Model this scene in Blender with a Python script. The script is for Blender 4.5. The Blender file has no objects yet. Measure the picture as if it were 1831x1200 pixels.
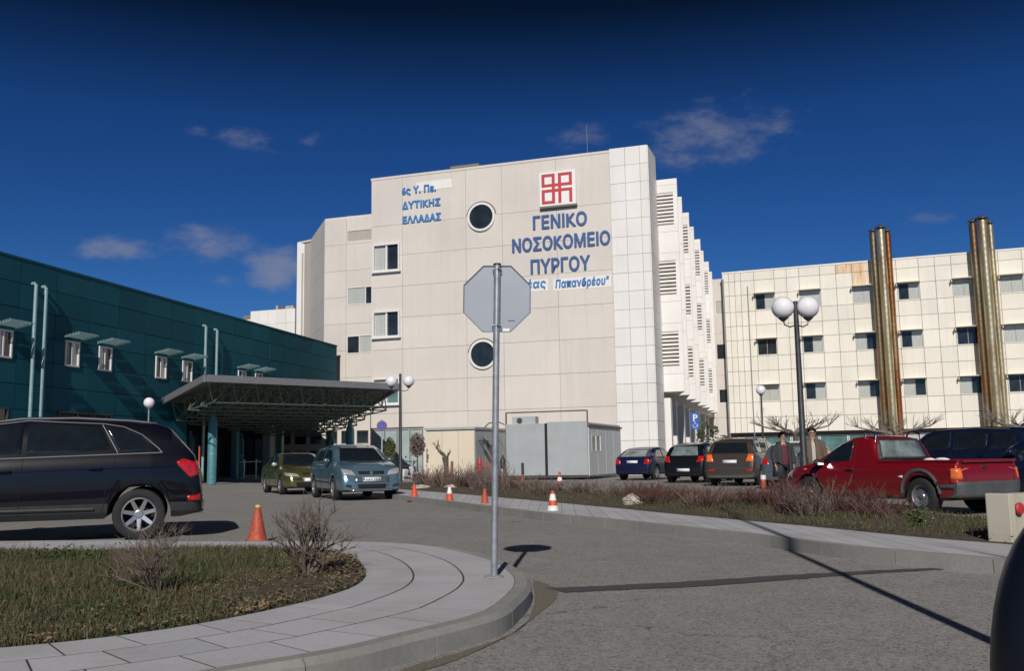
import bpy, bmesh, math, random
from mathutils import Vector, Matrix, noise
from mathutils.bvhtree import BVHTree
from math import sin, cos, tan, atan2, radians as R, pi, sqrt

SC = bpy.context.scene
COL = SC.collection
# ------------------------------------------------------------------ camera
EYE = 1.12
F_PX = 1700.0
PITCH = math.atan(219.0 / F_PX)
ROLL = 0.0165
_F = Vector((0, cos(PITCH), sin(PITCH)))
_U0 = Vector((0, -sin(PITCH), cos(PITCH)))
_R = Vector((1, 0, 0)) * cos(ROLL) - _U0 * sin(ROLL)
_U = Vector((1, 0, 0)) * sin(ROLL) + _U0 * cos(ROLL)
cam_d = bpy.data.cameras.new('camera')
cam = bpy.data.objects.new('camera', cam_d)
COL.objects.link(cam)
cam.matrix_world = Matrix(((_R.x, _U.x, -_F.x, 0), (_R.y, _U.y, -_F.y, 0), (_R.z, _U.z, -_F.z, EYE), (0, 0, 0, 1)))
cam_d.sensor_width = 36
cam_d.lens = 36 * F_PX / 1831
cam_d.clip_start = 0.05
cam_d.clip_end = 3000
SC.camera = cam
# ------------------------------------------------------------------ light
SUN_EL = R(32)
SUN_AZ = (-0.07, -1.0)           # horizontal direction towards the sun
sun_d = bpy.data.lights.new('sun', 'SUN')
sun_d.energy = 4.4
sun_d.angle = R(0.53)
sun_d.color = (1.0, 0.95, 0.885)
sun = bpy.data.objects.new('sun', sun_d)
COL.objects.link(sun)
_n = sqrt(SUN_AZ[0] ** 2 + 1)
to_sun = Vector((SUN_AZ[0] / _n * cos(SUN_EL), SUN_AZ[1] / _n * cos(SUN_EL), sin(SUN_EL)))
sun.rotation_euler = to_sun.to_track_quat('Z', 'Y').to_euler()
sun.location = (-5, -30, 30)
world = bpy.data.worlds.new('World')
SC.world = world
world.use_nodes = True
SC.view_settings.view_transform = 'Standard'
SC.view_settings.look = 'None'
SC.view_settings.exposure = -0.22
SC.view_settings.gamma = 1
SC.view_settings.use_curve_mapping = False


def ray(px, py):
    return _F + _R * ((px - 915.5) / F_PX) + _U * ((600 - py) / F_PX)


def ground(px, py, z=0.0):
    d = ray(px, py)
    t = (z - EYE) / d.z
    return Vector((d.x * t, d.y * t, z))


def plan(px, D):
    """plan position at distance D of what stands at column px on the horizon"""
    a = (px - 915.5) / F_PX
    b = -(_F.z + a * _R.z) / _U.z
    d = _F + _R * a + _U * b
    return Vector((d.x * D / d.y, D, 0))


def build_world():
    nt = world.node_tree
    N, L = nt.nodes, nt.links
    N.clear()
    out = N.new('ShaderNodeOutputWorld')
    bg = N.new('ShaderNodeBackground')
    bg.inputs[1].default_value = 0.085
    L.new(bg.outputs[0], out.inputs[0])
    sky = N.new('ShaderNodeTexSky')
    sky.sky_type = 'NISHITA'
    sky.sun_disc = False
    sky.sun_elevation = SUN_EL
    sky.sun_rotation = atan2(SUN_AZ[0], SUN_AZ[1])
    sky.air_density = 1.0
    sky.dust_density = 0.3
    sky.ozone_density = 3.0
    tc = N.new('ShaderNodeTexCoord')
    sep = N.new('ShaderNodeSeparateXYZ')
    L.new(tc.outputs['Generated'], sep.inputs[0])
    ramp = N.new('ShaderNodeValToRGB')
    cr = ramp.color_ramp
    cr.elements[0].position = 0.0
    cr.elements[0].color = SKY_RAMP[0][1]
    cr.elements[1].position = SKY_RAMP[1][0]
    cr.elements[1].color = SKY_RAMP[1][1]
    for p, c in SKY_RAMP[2:]:
        e = cr.elements.new(p)
        e.color = c
    L.new(sep.outputs['Z'], ramp.inputs[0])
    mul = N.new('ShaderNodeMix')
    mul.data_type = 'RGBA'
    mul.blend_type = 'MULTIPLY'
    mul.inputs[0].default_value = 1
    L.new(sky.outputs[0], mul.inputs[6])
    L.new(ramp.outputs[0], mul.inputs[7])
    # small torn clouds low in the sky
    nz = N.new('ShaderNodeTexNoise')
    mp = N.new('ShaderNodeMapping')
    mp.inputs['Scale'].default_value = (1, 1, 2.2)
    L.new(tc.outputs['Generated'], mp.inputs[0])
    L.new(mp.outputs[0], nz.inputs['Vector'])
    nz.inputs['Scale'].default_value = 24
    nz.inputs['Detail'].default_value = 8
    nz.inputs['Roughness'].default_value = 0.62
    total = None
    for (px, py, rx, rz, amt) in CLOUDS:
        d = ray(px, py).normalized()
        sub = N.new('ShaderNodeVectorMath')
        sub.operation = 'SUBTRACT'
        sub.inputs[1].default_value = d
        L.new(tc.outputs['Generated'], sub.inputs[0])
        sc = N.new('ShaderNodeVectorMath')
        sc.operation = 'MULTIPLY'
        sc.inputs[1].default_value = (1 / rx, 1 / rx, 1 / rz)
        L.new(sub.outputs[0], sc.inputs[0])
        ln = N.new('ShaderNodeVectorMath')
        ln.operation = 'LENGTH'
        L.new(sc.outputs[0], ln.inputs[0])
        mr = N.new('ShaderNodeMapRange')
        mr.interpolation_type = 'SMOOTHSTEP'
        mr.inputs['From Min'].default_value = 1.0
        mr.inputs['From Max'].default_value = 0.0
        mr.inputs['To Max'].default_value = amt
        L.new(ln.outputs['Value'], mr.inputs['Value'])
        if total is None:
            total = mr.outputs[0]
        else:
            mx = N.new('ShaderNodeMath')
            mx.operation = 'MAXIMUM'
            L.new(total, mx.inputs[0])
            L.new(mr.outputs[0], mx.inputs[1])
            total = mx.outputs[0]
    ad = N.new('ShaderNodeMath')
    ad.operation = 'ADD'
    L.new(nz.outputs[0], ad.inputs[0])
    L.new(total, ad.inputs[1])
    m2 = N.new('ShaderNodeMapRange')
    m2.interpolation_type = 'SMOOTHSTEP'
    m2.inputs['From Min'].default_value = 0.70
    m2.inputs['From Max'].default_value = 1.30
    m2.inputs['To Max'].default_value = .62
    L.new(ad.outputs[0], m2.inputs['Value'])
    mix = N.new('ShaderNodeMix')
    mix.data_type = 'RGBA'
    L.new(m2.outputs[0], mix.inputs[0])
    L.new(mul.outputs[2], mix.inputs[6])
    mix.inputs[7].default_value = (3.3, 3.5, 4.3, 1)
    L.new(mix.outputs[2], bg.inputs[0])


# (px, py, half width, half height, strength): directions in the sky of each cloud
CLOUDS = [(200, 446, .062, .026, .56), (370, 432, .085, .032, .56), (498, 482, .062, .042, .70), (455, 246, .075, .024, .40),
          (1275, 240, .150, .062, .48), (555, 250, .03, .016, .36), (1665, 385, .06, .024, .30), (335, 230, .045, .018, .36),
          (1035, 240, .07, .032, .36), (400, 500, .05, .012, .36)]
SKY_RAMP = [(0, (.22, .46, .80, 1)), (.12, (.17, .40, .76, 1)), (.24, (.11, .30, .63, 1)), (.34, (.075, .235, .52, 1)),
            (.44, (.021, .050, .090, 1)), (.60, (.018, .04, .08, 1))]
build_world()

# ------------------------------------------------------------------ materials
MATS = {}


def new_mat(name):
    m = bpy.data.materials.new(name)
    m.use_nodes = True
    nt = m.node_tree
    b = nt.nodes['Principled BSDF']
    MATS[name] = m
    return m, nt, b


def mix_rgb(nt, fac, a, b, blend='MIX'):
    n = nt.nodes.new('ShaderNodeMix')
    n.data_type = 'RGBA'
    n.blend_type = blend
    for sock, v in ((n.inputs[0], fac), (n.inputs[6], a), (n.inputs[7], b)):
        if hasattr(v, 'links') or hasattr(v, 'is_linked'):
            nt.links.new(v, sock)
        else:
            sock.default_value = v if isinstance(v, (int, float)) else (*v[:3], 1)
    return n.outputs[2]


def tex_noise(nt, scale, detail=4, rough=.55, vec=None, stretch=None):
    n = nt.nodes.new('ShaderNodeTexNoise')
    n.inputs['Scale'].default_value = scale
    n.inputs['Detail'].default_value = detail
    n.inputs['Roughness'].default_value = rough
    if vec is None:
        t = nt.nodes.new('ShaderNodeTexCoord')
        vec = t.outputs['Object']
    if stretch:
        mp = nt.nodes.new('ShaderNodeMapping')
        mp.inputs['Scale'].default_value = stretch
        nt.links.new(vec, mp.inputs[0])
        vec = mp.outputs[0]
    nt.links.new(vec, n.inputs['Vector'])
    return n.outputs[0]


def rng(nt, v, a, b, c=0.0, d=1.0):
    n = nt.nodes.new('ShaderNodeMapRange')
    n.inputs['From Min'].default_value = a
    n.inputs['From Max'].default_value = b
    n.inputs['To Min'].default_value = c
    n.inputs['To Max'].default_value = d
    nt.links.new(v, n.inputs['Value'])
    return n.outputs[0]


def world_pos(nt):
    g = nt.nodes.new('ShaderNodeNewGeometry')
    return g.outputs['Position']


def bump(nt, b, h, strength=.3, dist=.01):
    n = nt.nodes.new('ShaderNodeBump')
    n.inputs['Strength'].default_value = strength
    n.inputs['Distance'].default_value = dist
    nt.links.new(h, n.inputs['Height'])
    nt.links.new(n.outputs[0], b.inputs['Normal'])


def rnd(nt):
    return nt.nodes.new('ShaderNodeObjectInfo').outputs['Random']


def plain(name, c, rough=.6, metal=0, var=.12, scale=6, bmp=0, coat=0, spec=.5):
    m, nt, b = new_mat(name)
    n = tex_noise(nt, scale, 5)
    dark = tuple(x * (1 - var) for x in c)
    lite = tuple(min(1, x * (1 + var)) for x in c)
    nt.links.new(mix_rgb(nt, rng(nt, n, .3, .7), dark, lite), b.inputs['Base Color'])
    b.inputs['Roughness'].default_value = rough
    b.inputs['Metallic'].default_value = metal
    b.inputs['Coat Weight'].default_value = coat
    b.inputs['Specular IOR Level'].default_value = spec
    if bmp:
        bump(nt, b, n, bmp)
    return m


def wall_mat(name, c, streak=(.45, .40, .33), amt=.35, pv=.05, rough=.75, top_dirt=0.0):
    """painted concrete or panels: mottling, vertical rain streaks, small difference from panel to panel"""
    m, nt, b = new_mat(name)
    P = world_pos(nt)
    big = tex_noise(nt, .35, 5, .6, P)
    col = mix_rgb(nt, rng(nt, big, .3, .72), tuple(x * .94 for x in c), tuple(min(1, x * 1.04) for x in c))
    st = tex_noise(nt, 1.0, 6, .65, P, (3.2, 3.2, .16))
    fine = tex_noise(nt, 9, 4, .6, P)
    s = nt.nodes.new('ShaderNodeMath')
    s.operation = 'MULTIPLY'
    nt.links.new(rng(nt, st, .5, .78), s.inputs[0])
    nt.links.new(rng(nt, fine, .2, .7, .5, 1), s.inputs[1])
    s2 = nt.nodes.new('ShaderNodeMath')
    s2.operation = 'MULTIPLY'
    nt.links.new(s.outputs[0], s2.inputs[0])
    s2.inputs[1].default_value = amt
    col = mix_rgb(nt, s2.outputs[0], col, tuple(x * y for x, y in zip(c, streak)))
    r = rng(nt, rnd(nt), 0, 1, 1 - pv, 1 + pv)
    v = nt.nodes.new('ShaderNodeVectorMath')
    v.operation = 'SCALE'
    nt.links.new(col, v.inputs[0])
    nt.links.new(r, v.inputs['Scale'])
    nt.links.new(v.outputs[0], b.inputs['Base Color'])
    b.inputs['Roughness'].default_value = rough
    bump(nt, b, fine, .12, .01)
    return m


def paint(name, c, rough=.28, metal=.45, dirt=.15, coat=.9, spec=.5):
    m, nt, b = new_mat(name)
    n = tex_noise(nt, 3, 5)
    t = nt.nodes.new('ShaderNodeTexCoord')
    sp = nt.nodes.new('ShaderNodeSeparateXYZ')
    nt.links.new(t.outputs['Object'], sp.inputs[0])
    low = rng(nt, sp.outputs[2], .75, .15)
    f = nt.nodes.new('ShaderNodeMath')
    f.operation = 'MULTIPLY'
    nt.links.new(low, f.inputs[0])
    nt.links.new(rng(nt, n, .25, .75, dirt * .4, dirt * 1.6), f.inputs[1])
    nt.links.new(mix_rgb(nt, f.outputs[0], c, (.16, .14, .115)), b.inputs['Base Color'])
    b.inputs['Roughness'].default_value = rough
    b.inputs['Metallic'].default_value = metal
    b.inputs['Coat Weight'].default_value = coat
    b.inputs['Specular IOR Level'].default_value = spec
    b.inputs['Coat Roughness'].default_value = .05
    return m


plain('rubber', (.018, .018, .019), .85, var=.3)
plain('black_plastic', (.022, .023, .025), .55, var=.2)
plain('grey_plastic', (.07, .073, .078), .6, var=.15)
plain('underbody', (.008, .008, .008), .9)
plain('alloy', (.55, .55, .56), .3, .85, var=.08)
plain('steel_rim', (.30, .31, .33), .4, .7, var=.15)
plain('chrome', (.75, .75, .76), .14, 1, var=.03)
plain('car_glass', (.010, .014, .018), .05, 0, var=.2, coat=1)
plain('car_glass_pale', (.16, .20, .20), .06, 0, var=.5, scale=3.5, coat=1)
plain('tail_red', (.42, .012, .012), .15, coat=1, var=.25, scale=20)
plain('tail_orange', (.8, .16, .03), .15, coat=1, var=.2)
plain('lamp_clear', (.62, .64, .66), .12, .5, coat=1, var=.35, scale=22)
plain('plate_white', (.72, .74, .76), .4, var=.04)
plain('plate_blue', (.03, .08, .4), .4, var=.04)
plain('lettering_black', (.02, .02, .025), .5)
plain('galvanised', (.36, .38, .41), .42, .55, var=.22, scale=14)
plain('sign_back', (.25, .27, .31), .5, .25, var=.05, scale=3)
plain('sticker', (.75, .75, .75), .5, var=.05)
plain('lamp_globe', (.80, .80, .83), .22, var=.03, coat=.4)
plain('lamp_post', (.045, .05, .055), .5, .3, var=.25, scale=9)
plain('pole_pale', (.42, .45, .45), .5, .2)
plain('cone_orange', (.62, .075, .03), .55, var=.25, scale=18)
plain('cone_white', (.75, .74, .72), .5, var=.12, scale=14)
plain('cone_base', (.03, .03, .03), .8)
plain('cone_faded', (.42, .075, .035), .6, var=.3, scale=18)
plain('sign_blue', (.025, .11, .42), .4, var=.06)
plain('sign_red', (.35, .03, .03), .4, var=.06)
plain('hydrant_red', (.45, .035, .04), .45, var=.2)
plain('white_frame', (.72, .71, .69), .5, var=.06)
plain('window_grey', (.30, .30, .29), .5)
plain('dark_frame', (.06, .06, .065), .5)
plain('glass_dark', (.020, .025, .030), .08, 0, var=.45, scale=1.4, coat=.15)
plain('glass_pale', (.36, .44, .44), .12, 0, var=.18, scale=.7, coat=.6)
plain('trim_grey', (.16, .16, .17), .5, .2, var=.05)
plain('glass_teal', (.10, .19, .19), .08, 0, var=.35, scale=.9, coat=1)
plain('void_dark', (.015, .015, .015), .9)
plain('letters_blue', (.045, .10, .26), .5, var=.12, scale=3)
plain('letters_blue_bright', (.05, .20, .47), .5, var=.2, scale=3)
plain('logo_red', (.52, .045, .05), .5, var=.08)
plain('logo_white', (.80, .80, .80), .45, var=.03)
plain('bark', (.11, .085, .065), .9, var=.35, scale=12, bmp=.4)
plain('wood_grey', (.19, .17, .15), .9, var=.3, scale=14)
plain('twig_red', (.105, .052, .045), .85, var=.45, scale=7)
plain('twig_grey', (.16, .12, .10), .85, var=.4, scale=9)
plain('leaf_green', (.045, .085, .020), .6, var=.55, scale=4)
plain('leaf_olive', (.09, .10, .035), .65, var=.5, scale=4)
plain('leaf_rust', (.20, .09, .03), .7, var=.5, scale=4)
plain('leaf_dry', (.19, .135, .08), .8, var=.55, scale=2.0)
plain('stone_pale', (.42, .38, .32), .85, var=.3, scale=5, bmp=.5)
plain('skin', (.46, .27, .19), .55, var=.08)
plain('hair_dark', (.022, .014, .012), .6, var=.3, scale=30)
plain('coat_charcoal', (.035, .036, .04), .85, var=.2, scale=20)
plain('trouser_black', (.014, .015, .019), .85)
plain('jacket_brown', (.12, .085, .06), .8, var=.15)
plain('shirt_white', (.42, .40, .38), .7)
plain('mirror_dark', (.004, .005, .010), .4, var=.1)
plain('joint_mortar', (.07, .065, .058), .9, var=.3, scale=20)
plain('shoe_pale', (.45, .43, .38), .6)
plain('canopy_edge', (.22, .22, .235), .5, .2, var=.1)
plain('truss_green', (.13, .17, .14), .55, .2, var=.2)
plain('roof_sheet', (.12, .12, .105), .7, .1)
plain('teal_column', (.085, .24, .27), .4, .1, var=.12, coat=.3)
plain('teal_pipe', (.28, .42, .44), .4, .25, var=.12)
plain('prefab_grey', (.40, .43, .44), .5, .1, var=.07, scale=1.2)
plain('container_door', (.38, .41, .42), .5, .1, var=.07, scale=1.2)
plain('hood_white', (.62, .63, .63), .6)
plain('rust_metal', (.20, .13, .09), .7, .3, var=.3)
plain('scooter_white', (.72, .72, .74), .25, coat=1)
plain('marker_yellow', (.6, .45, .12), .6)
wall_mat('cream_concrete', (.645, .595, .545), amt=.19, pv=.03)
wall_mat('white_panel', (.77, .745, .715), amt=.14, pv=.03)
wall_mat('ivory_panel', (.77, .73, .645), amt=.25, pv=.045)
wall_mat('cream_prefab', (.68, .60, .47), amt=.12, pv=.01)
wall_mat('joint_dark', (.20, .175, .15), amt=.2)
wall_mat('joint_cream', (.43, .385, .335), amt=.3)
wall_mat('concrete_block', (.50, .47, .38), amt=.85, pv=.01)
wall_mat('teal_panel', (.011, .098, .135), (.6, .7, .75), amt=.4, pv=.12, rough=.7)
MATS['teal_panel'].node_tree.nodes['Principled BSDF'].inputs['Specular IOR Level'].default_value = .12
wall_mat('teal_joint', (.008, .03, .034), amt=.2)


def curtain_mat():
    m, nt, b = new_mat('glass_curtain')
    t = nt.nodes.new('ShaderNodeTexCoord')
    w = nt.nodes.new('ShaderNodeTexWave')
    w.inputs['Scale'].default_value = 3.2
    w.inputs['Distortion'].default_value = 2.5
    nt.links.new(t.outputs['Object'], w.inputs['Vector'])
    nt.links.new(mix_rgb(nt, w.outputs[1], (.30, .31, .29), (.62, .63, .57)), b.inputs['Base Color'])  # light and shade of the curtain folds put into the colour as bands
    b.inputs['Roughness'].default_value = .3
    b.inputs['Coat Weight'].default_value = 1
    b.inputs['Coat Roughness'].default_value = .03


curtain_mat()


def brass_mat(name, c1, c2, lo, hi, amt):
    m, nt, b = new_mat(name)
    P = world_pos(nt)
    n = tex_noise(nt, .9, 5, .6, P, (3, 3, .35))
    col = mix_rgb(nt, rng(nt, n, .35, .7), c1, c2)
    t = nt.nodes.new('ShaderNodeSeparateXYZ')
    nt.links.new(P, t.inputs[0])
    col = mix_rgb(nt, rng(nt, tex_noise(nt, .5, 5, .65, P, (1.5, 1.5, .5)), lo, hi, 0, amt), col, (.34, .13, .045))
    nt.links.new(col, b.inputs['Base Color'])
    b.inputs['Metallic'].default_value = .85
    b.inputs['Roughness'].default_value = .34
    w = nt.nodes.new('ShaderNodeTexWave')
    w.bands_direction = 'Z'
    w.inputs['Scale'].default_value = .55
    nt.links.new(P, w.inputs['Vector'])
    bump(nt, b, w.outputs[1], .12, .03)


brass_mat('brass_pipe', (.74, .63, .40), (.44, .35, .20), .54, .70, .5)
brass_mat('brass_pipe_shaded', (.34, .27, .16), (.18, .14, .08), .50, .62, .7)  # same brass made darker: the shadowed left pipe's shade is in the colour
brass_mat('brass_pipe_rusty', (.50, .36, .18), (.34, .17, .07), .36, .52, .95)


def asphalt_mat():
    m, nt, b = new_mat('asphalt')
    P = world_pos(nt)
    vo = nt.nodes.new('ShaderNodeTexVoronoi')
    vo.inputs['Scale'].default_value = 85
    nt.links.new(P, vo.inputs['Vector'])
    sep = nt.nodes.new('ShaderNodeSeparateColor')
    nt.links.new(vo.outputs['Color'], sep.inputs[0])
    big = tex_noise(nt, .35, 5, .6, P)
    mid = tex_noise(nt, 2.5, 6, .7, P)
    col = mix_rgb(nt, rng(nt, big, .3, .7), (.262, .253, .246), (.330, .321, .314))
    col = mix_rgb(nt, rng(nt, mid, .35, .75, 0, .5), col, (.135, .128, .118))
    col = mix_rgb(nt, rng(nt, sep.outputs[0], .55, 1, 0, .62), col, (.34, .325, .30))
    col = mix_rgb(nt, rng(nt, sep.outputs[1], .62, 1, 0, .75), col, (.055, .052, .050))
    vo2 = nt.nodes.new('ShaderNodeTexVoronoi')
    vo2.inputs['Scale'].default_value = 44
    nt.links.new(P, vo2.inputs['Vector'])
    sp2 = nt.nodes.new('ShaderNodeSeparateColor')
    nt.links.new(vo2.outputs['Color'], sp2.inputs[0])
    col = mix_rgb(nt, rng(nt, sp2.outputs[2], .6, 1, 0, .45), col, (.095, .088, .082))
    col = mix_rgb(nt, rng(nt, sp2.outputs[0], .68, 1, 0, .5), col, (.36, .345, .32))
    # darker worn patches and oil marks
    oil = tex_noise(nt, .8, 3, .5, P)
    col = mix_rgb(nt, rng(nt, oil, .66, .80, 0, .45), col, (.07, .065, .06))
    # fine wandering cracks, only in some places
    wv = nt.nodes.new('ShaderNodeVectorMath')
    wv.operation = 'ADD'
    nz_ = nt.nodes.new('ShaderNodeTexNoise')
    nz_.inputs['Scale'].default_value = 1.6
    nz_.inputs['Detail'].default_value = 5
    nt.links.new(P, nz_.inputs['Vector'])
    nt.links.new(P, wv.inputs[0])
    nt.links.new(nz_.outputs['Color'], wv.inputs[1])
    vc = nt.nodes.new('ShaderNodeTexVoronoi')
    vc.feature = 'DISTANCE_TO_EDGE'
    vc.inputs['Scale'].default_value = .42
    nt.links.new(wv.outputs[0], vc.inputs['Vector'])
    ck = nt.nodes.new('ShaderNodeMath')
    ck.operation = 'MULTIPLY'
    nt.links.new(rng(nt, vc.outputs['Distance'], .0, .007, .75, 0), ck.inputs[0])
    nt.links.new(rng(nt, tex_noise(nt, .22, 2, .5, P), .48, .58), ck.inputs[1])
    col = mix_rgb(nt, ck.outputs[0], col, (.035, .033, .03))
    nt.links.new(col, b.inputs['Base Color'])
    b.inputs['Roughness'].default_value = .88
    bump(nt, b, vo.outputs['Distance'], .75, .006)
    m2, nt2, b2 = new_mat('tar_strip')
    P = world_pos(nt2)
    n = tex_noise(nt2, 60, 4, .6, P)
    nt2.links.new(mix_rgb(nt2, rng(nt2, n, .3, .7), (.035, .033, .036), (.085, .078, .08)), b2.inputs['Base Color'])
    b2.inputs['Roughness'].default_value = .8
    bump(nt2, b2, n, .5, .006)
    m3, nt3, b3 = new_mat('grit')
    P = world_pos(nt3)
    n = tex_noise(nt3, 45, 5, .7, P)
    nt3.links.new(mix_rgb(nt3, rng(nt3, n, .3, .7), (.10, .085, .065), (.20, .175, .14)), b3.inputs['Base Color'])
    b3.inputs['Roughness'].default_value = .95
    bump(nt3, b3, n, .6, .006)


asphalt_mat()


def paving(name, c, pv, kerb=False):
    m, nt, b = new_mat(name)
    P = world_pos(nt)
    n = tex_noise(nt, 28, 6, .65, P)
    big = tex_noise(nt, 1.6, 5, .6, P)
    col = mix_rgb(nt, rng(nt, n, .25, .75), tuple(x * .86 for x in c), tuple(x * 1.1 for x in c))
    col = mix_rgb(nt, rng(nt, big, .48, .75, 0, .45), col, tuple(x * y for x, y in zip(c, (.58, .53, .47))))
    r = rng(nt, rnd(nt), 0, 1, 1 - pv, 1 + pv)
    v = nt.nodes.new('ShaderNodeVectorMath')
    v.operation = 'SCALE'
    nt.links.new(col, v.inputs[0])
    nt.links.new(r, v.inputs['Scale'])
    nt.links.new(v.outputs[0], b.inputs['Base Color'])
    b.inputs['Roughness'].default_value = .85
    bump(nt, b, n, .35, .004)


paving('paving_slab', (.44, .44, .462), .07)
paving('kerb_stone', (.27, .265, .25), .08)
paving('paving_joint', (.045, .042, .038), 0)


def soil_mat():
    m, nt, b = new_mat('soil')
    P = world_pos(nt)
    n = tex_noise(nt, 14, 6, .7, P)
    big = tex_noise(nt, 1.3, 4, .6, P)
    col = mix_rgb(nt, rng(nt, n, .3, .7), (.050, .037, .025), (.125, .095, .065))
    col = mix_rgb(nt, rng(nt, big, .45, .65, 0, .7), col, (.050, .058, .022))
    nt.links.new(col, b.inputs['Base Color'])
    b.inputs['Roughness'].default_value = .95
    bump(nt, b, n, .9, .03)
    m, nt, b = new_mat('grass_blade')
    P = world_pos(nt)
    big = tex_noise(nt, 1.6, 4, .6, P)
    col = mix_rgb(nt, rng(nt, big, .35, .62), (.035, .056, .014), (.085, .070, .030))
    f = tex_noise(nt, 40, 2, .5, P)
    col = mix_rgb(nt, rng(nt, f, .56, .76), col, (.16, .13, .075))
    nt.links.new(col, b.inputs['Base Color'])
    b.inputs['Roughness'].default_value = .7


soil_mat()


def stripes_mat():
    m, nt, b = new_mat('sweater_maroon')
    t = nt.nodes.new('ShaderNodeTexCoord')
    w = nt.nodes.new('ShaderNodeTexWave')
    w.bands_direction = 'Z'
    w.inputs['Scale'].default_value = 4.5
    nt.links.new(t.outputs['Object'], w.inputs['Vector'])
    nt.links.new(mix_rgb(nt, w.outputs[1], (.07, .012, .025), (.14, .045, .06)), b.inputs['Base Color'])
    b.inputs['Roughness'].default_value = .9


stripes_mat()


def rust_panel():
    m, nt, b = new_mat('rust_stained_panel')
    P = world_pos(nt)
    st = tex_noise(nt, 1.0, 6, .65, P, (1.6, 1.6, .25))
    st2 = tex_noise(nt, 1.0, 6, .7, P, (4.5, 4.5, .35))
    mm_ = nt.nodes.new('ShaderNodeMath')
    mm_.operation = 'MULTIPLY'
    nt.links.new(rng(nt, st, .36, .60), mm_.inputs[0])
    nt.links.new(rng(nt, st2, .36, .60, .15, 1), mm_.inputs[1])
    col = mix_rgb(nt, mm_.outputs[0], (.74, .68, .56), (.62, .30, .09))
    nt.links.new(col, b.inputs['Base Color'])
    b.inputs['Roughness'].default_value = .7


rust_panel()

# ------------------------------------------------------------------ builders


def tag(o, label=None, cat=None, group=None, kind=None):
    if label: o['label'] = label
    if cat: o['category'] = cat
    if group: o['group'] = group
    if kind: o['kind'] = kind
    return o


def thing(name, label, cat, loc=(0, 0, 0), rz=0, group=None):
    o = bpy.data.objects.new(name, None)
    o.empty_display_size = .3
    COL.objects.link(o)
    o.location = loc
    o.rotation_euler = (0, 0, rz)
    return tag(o, label, cat, group)


def link(name, me, parent=None, loc=None):
    o = bpy.data.objects.new(name, me)
    COL.objects.link(o)
    if parent: o.parent = parent
    if loc is not None: o.location = loc
    return o


def copy_tree(o, parent=None):
    c = o.copy()
    COL.objects.link(c)
    c.parent = parent
    for ch in list(o.children):
        copy_tree(ch, c)
    return c


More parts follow.
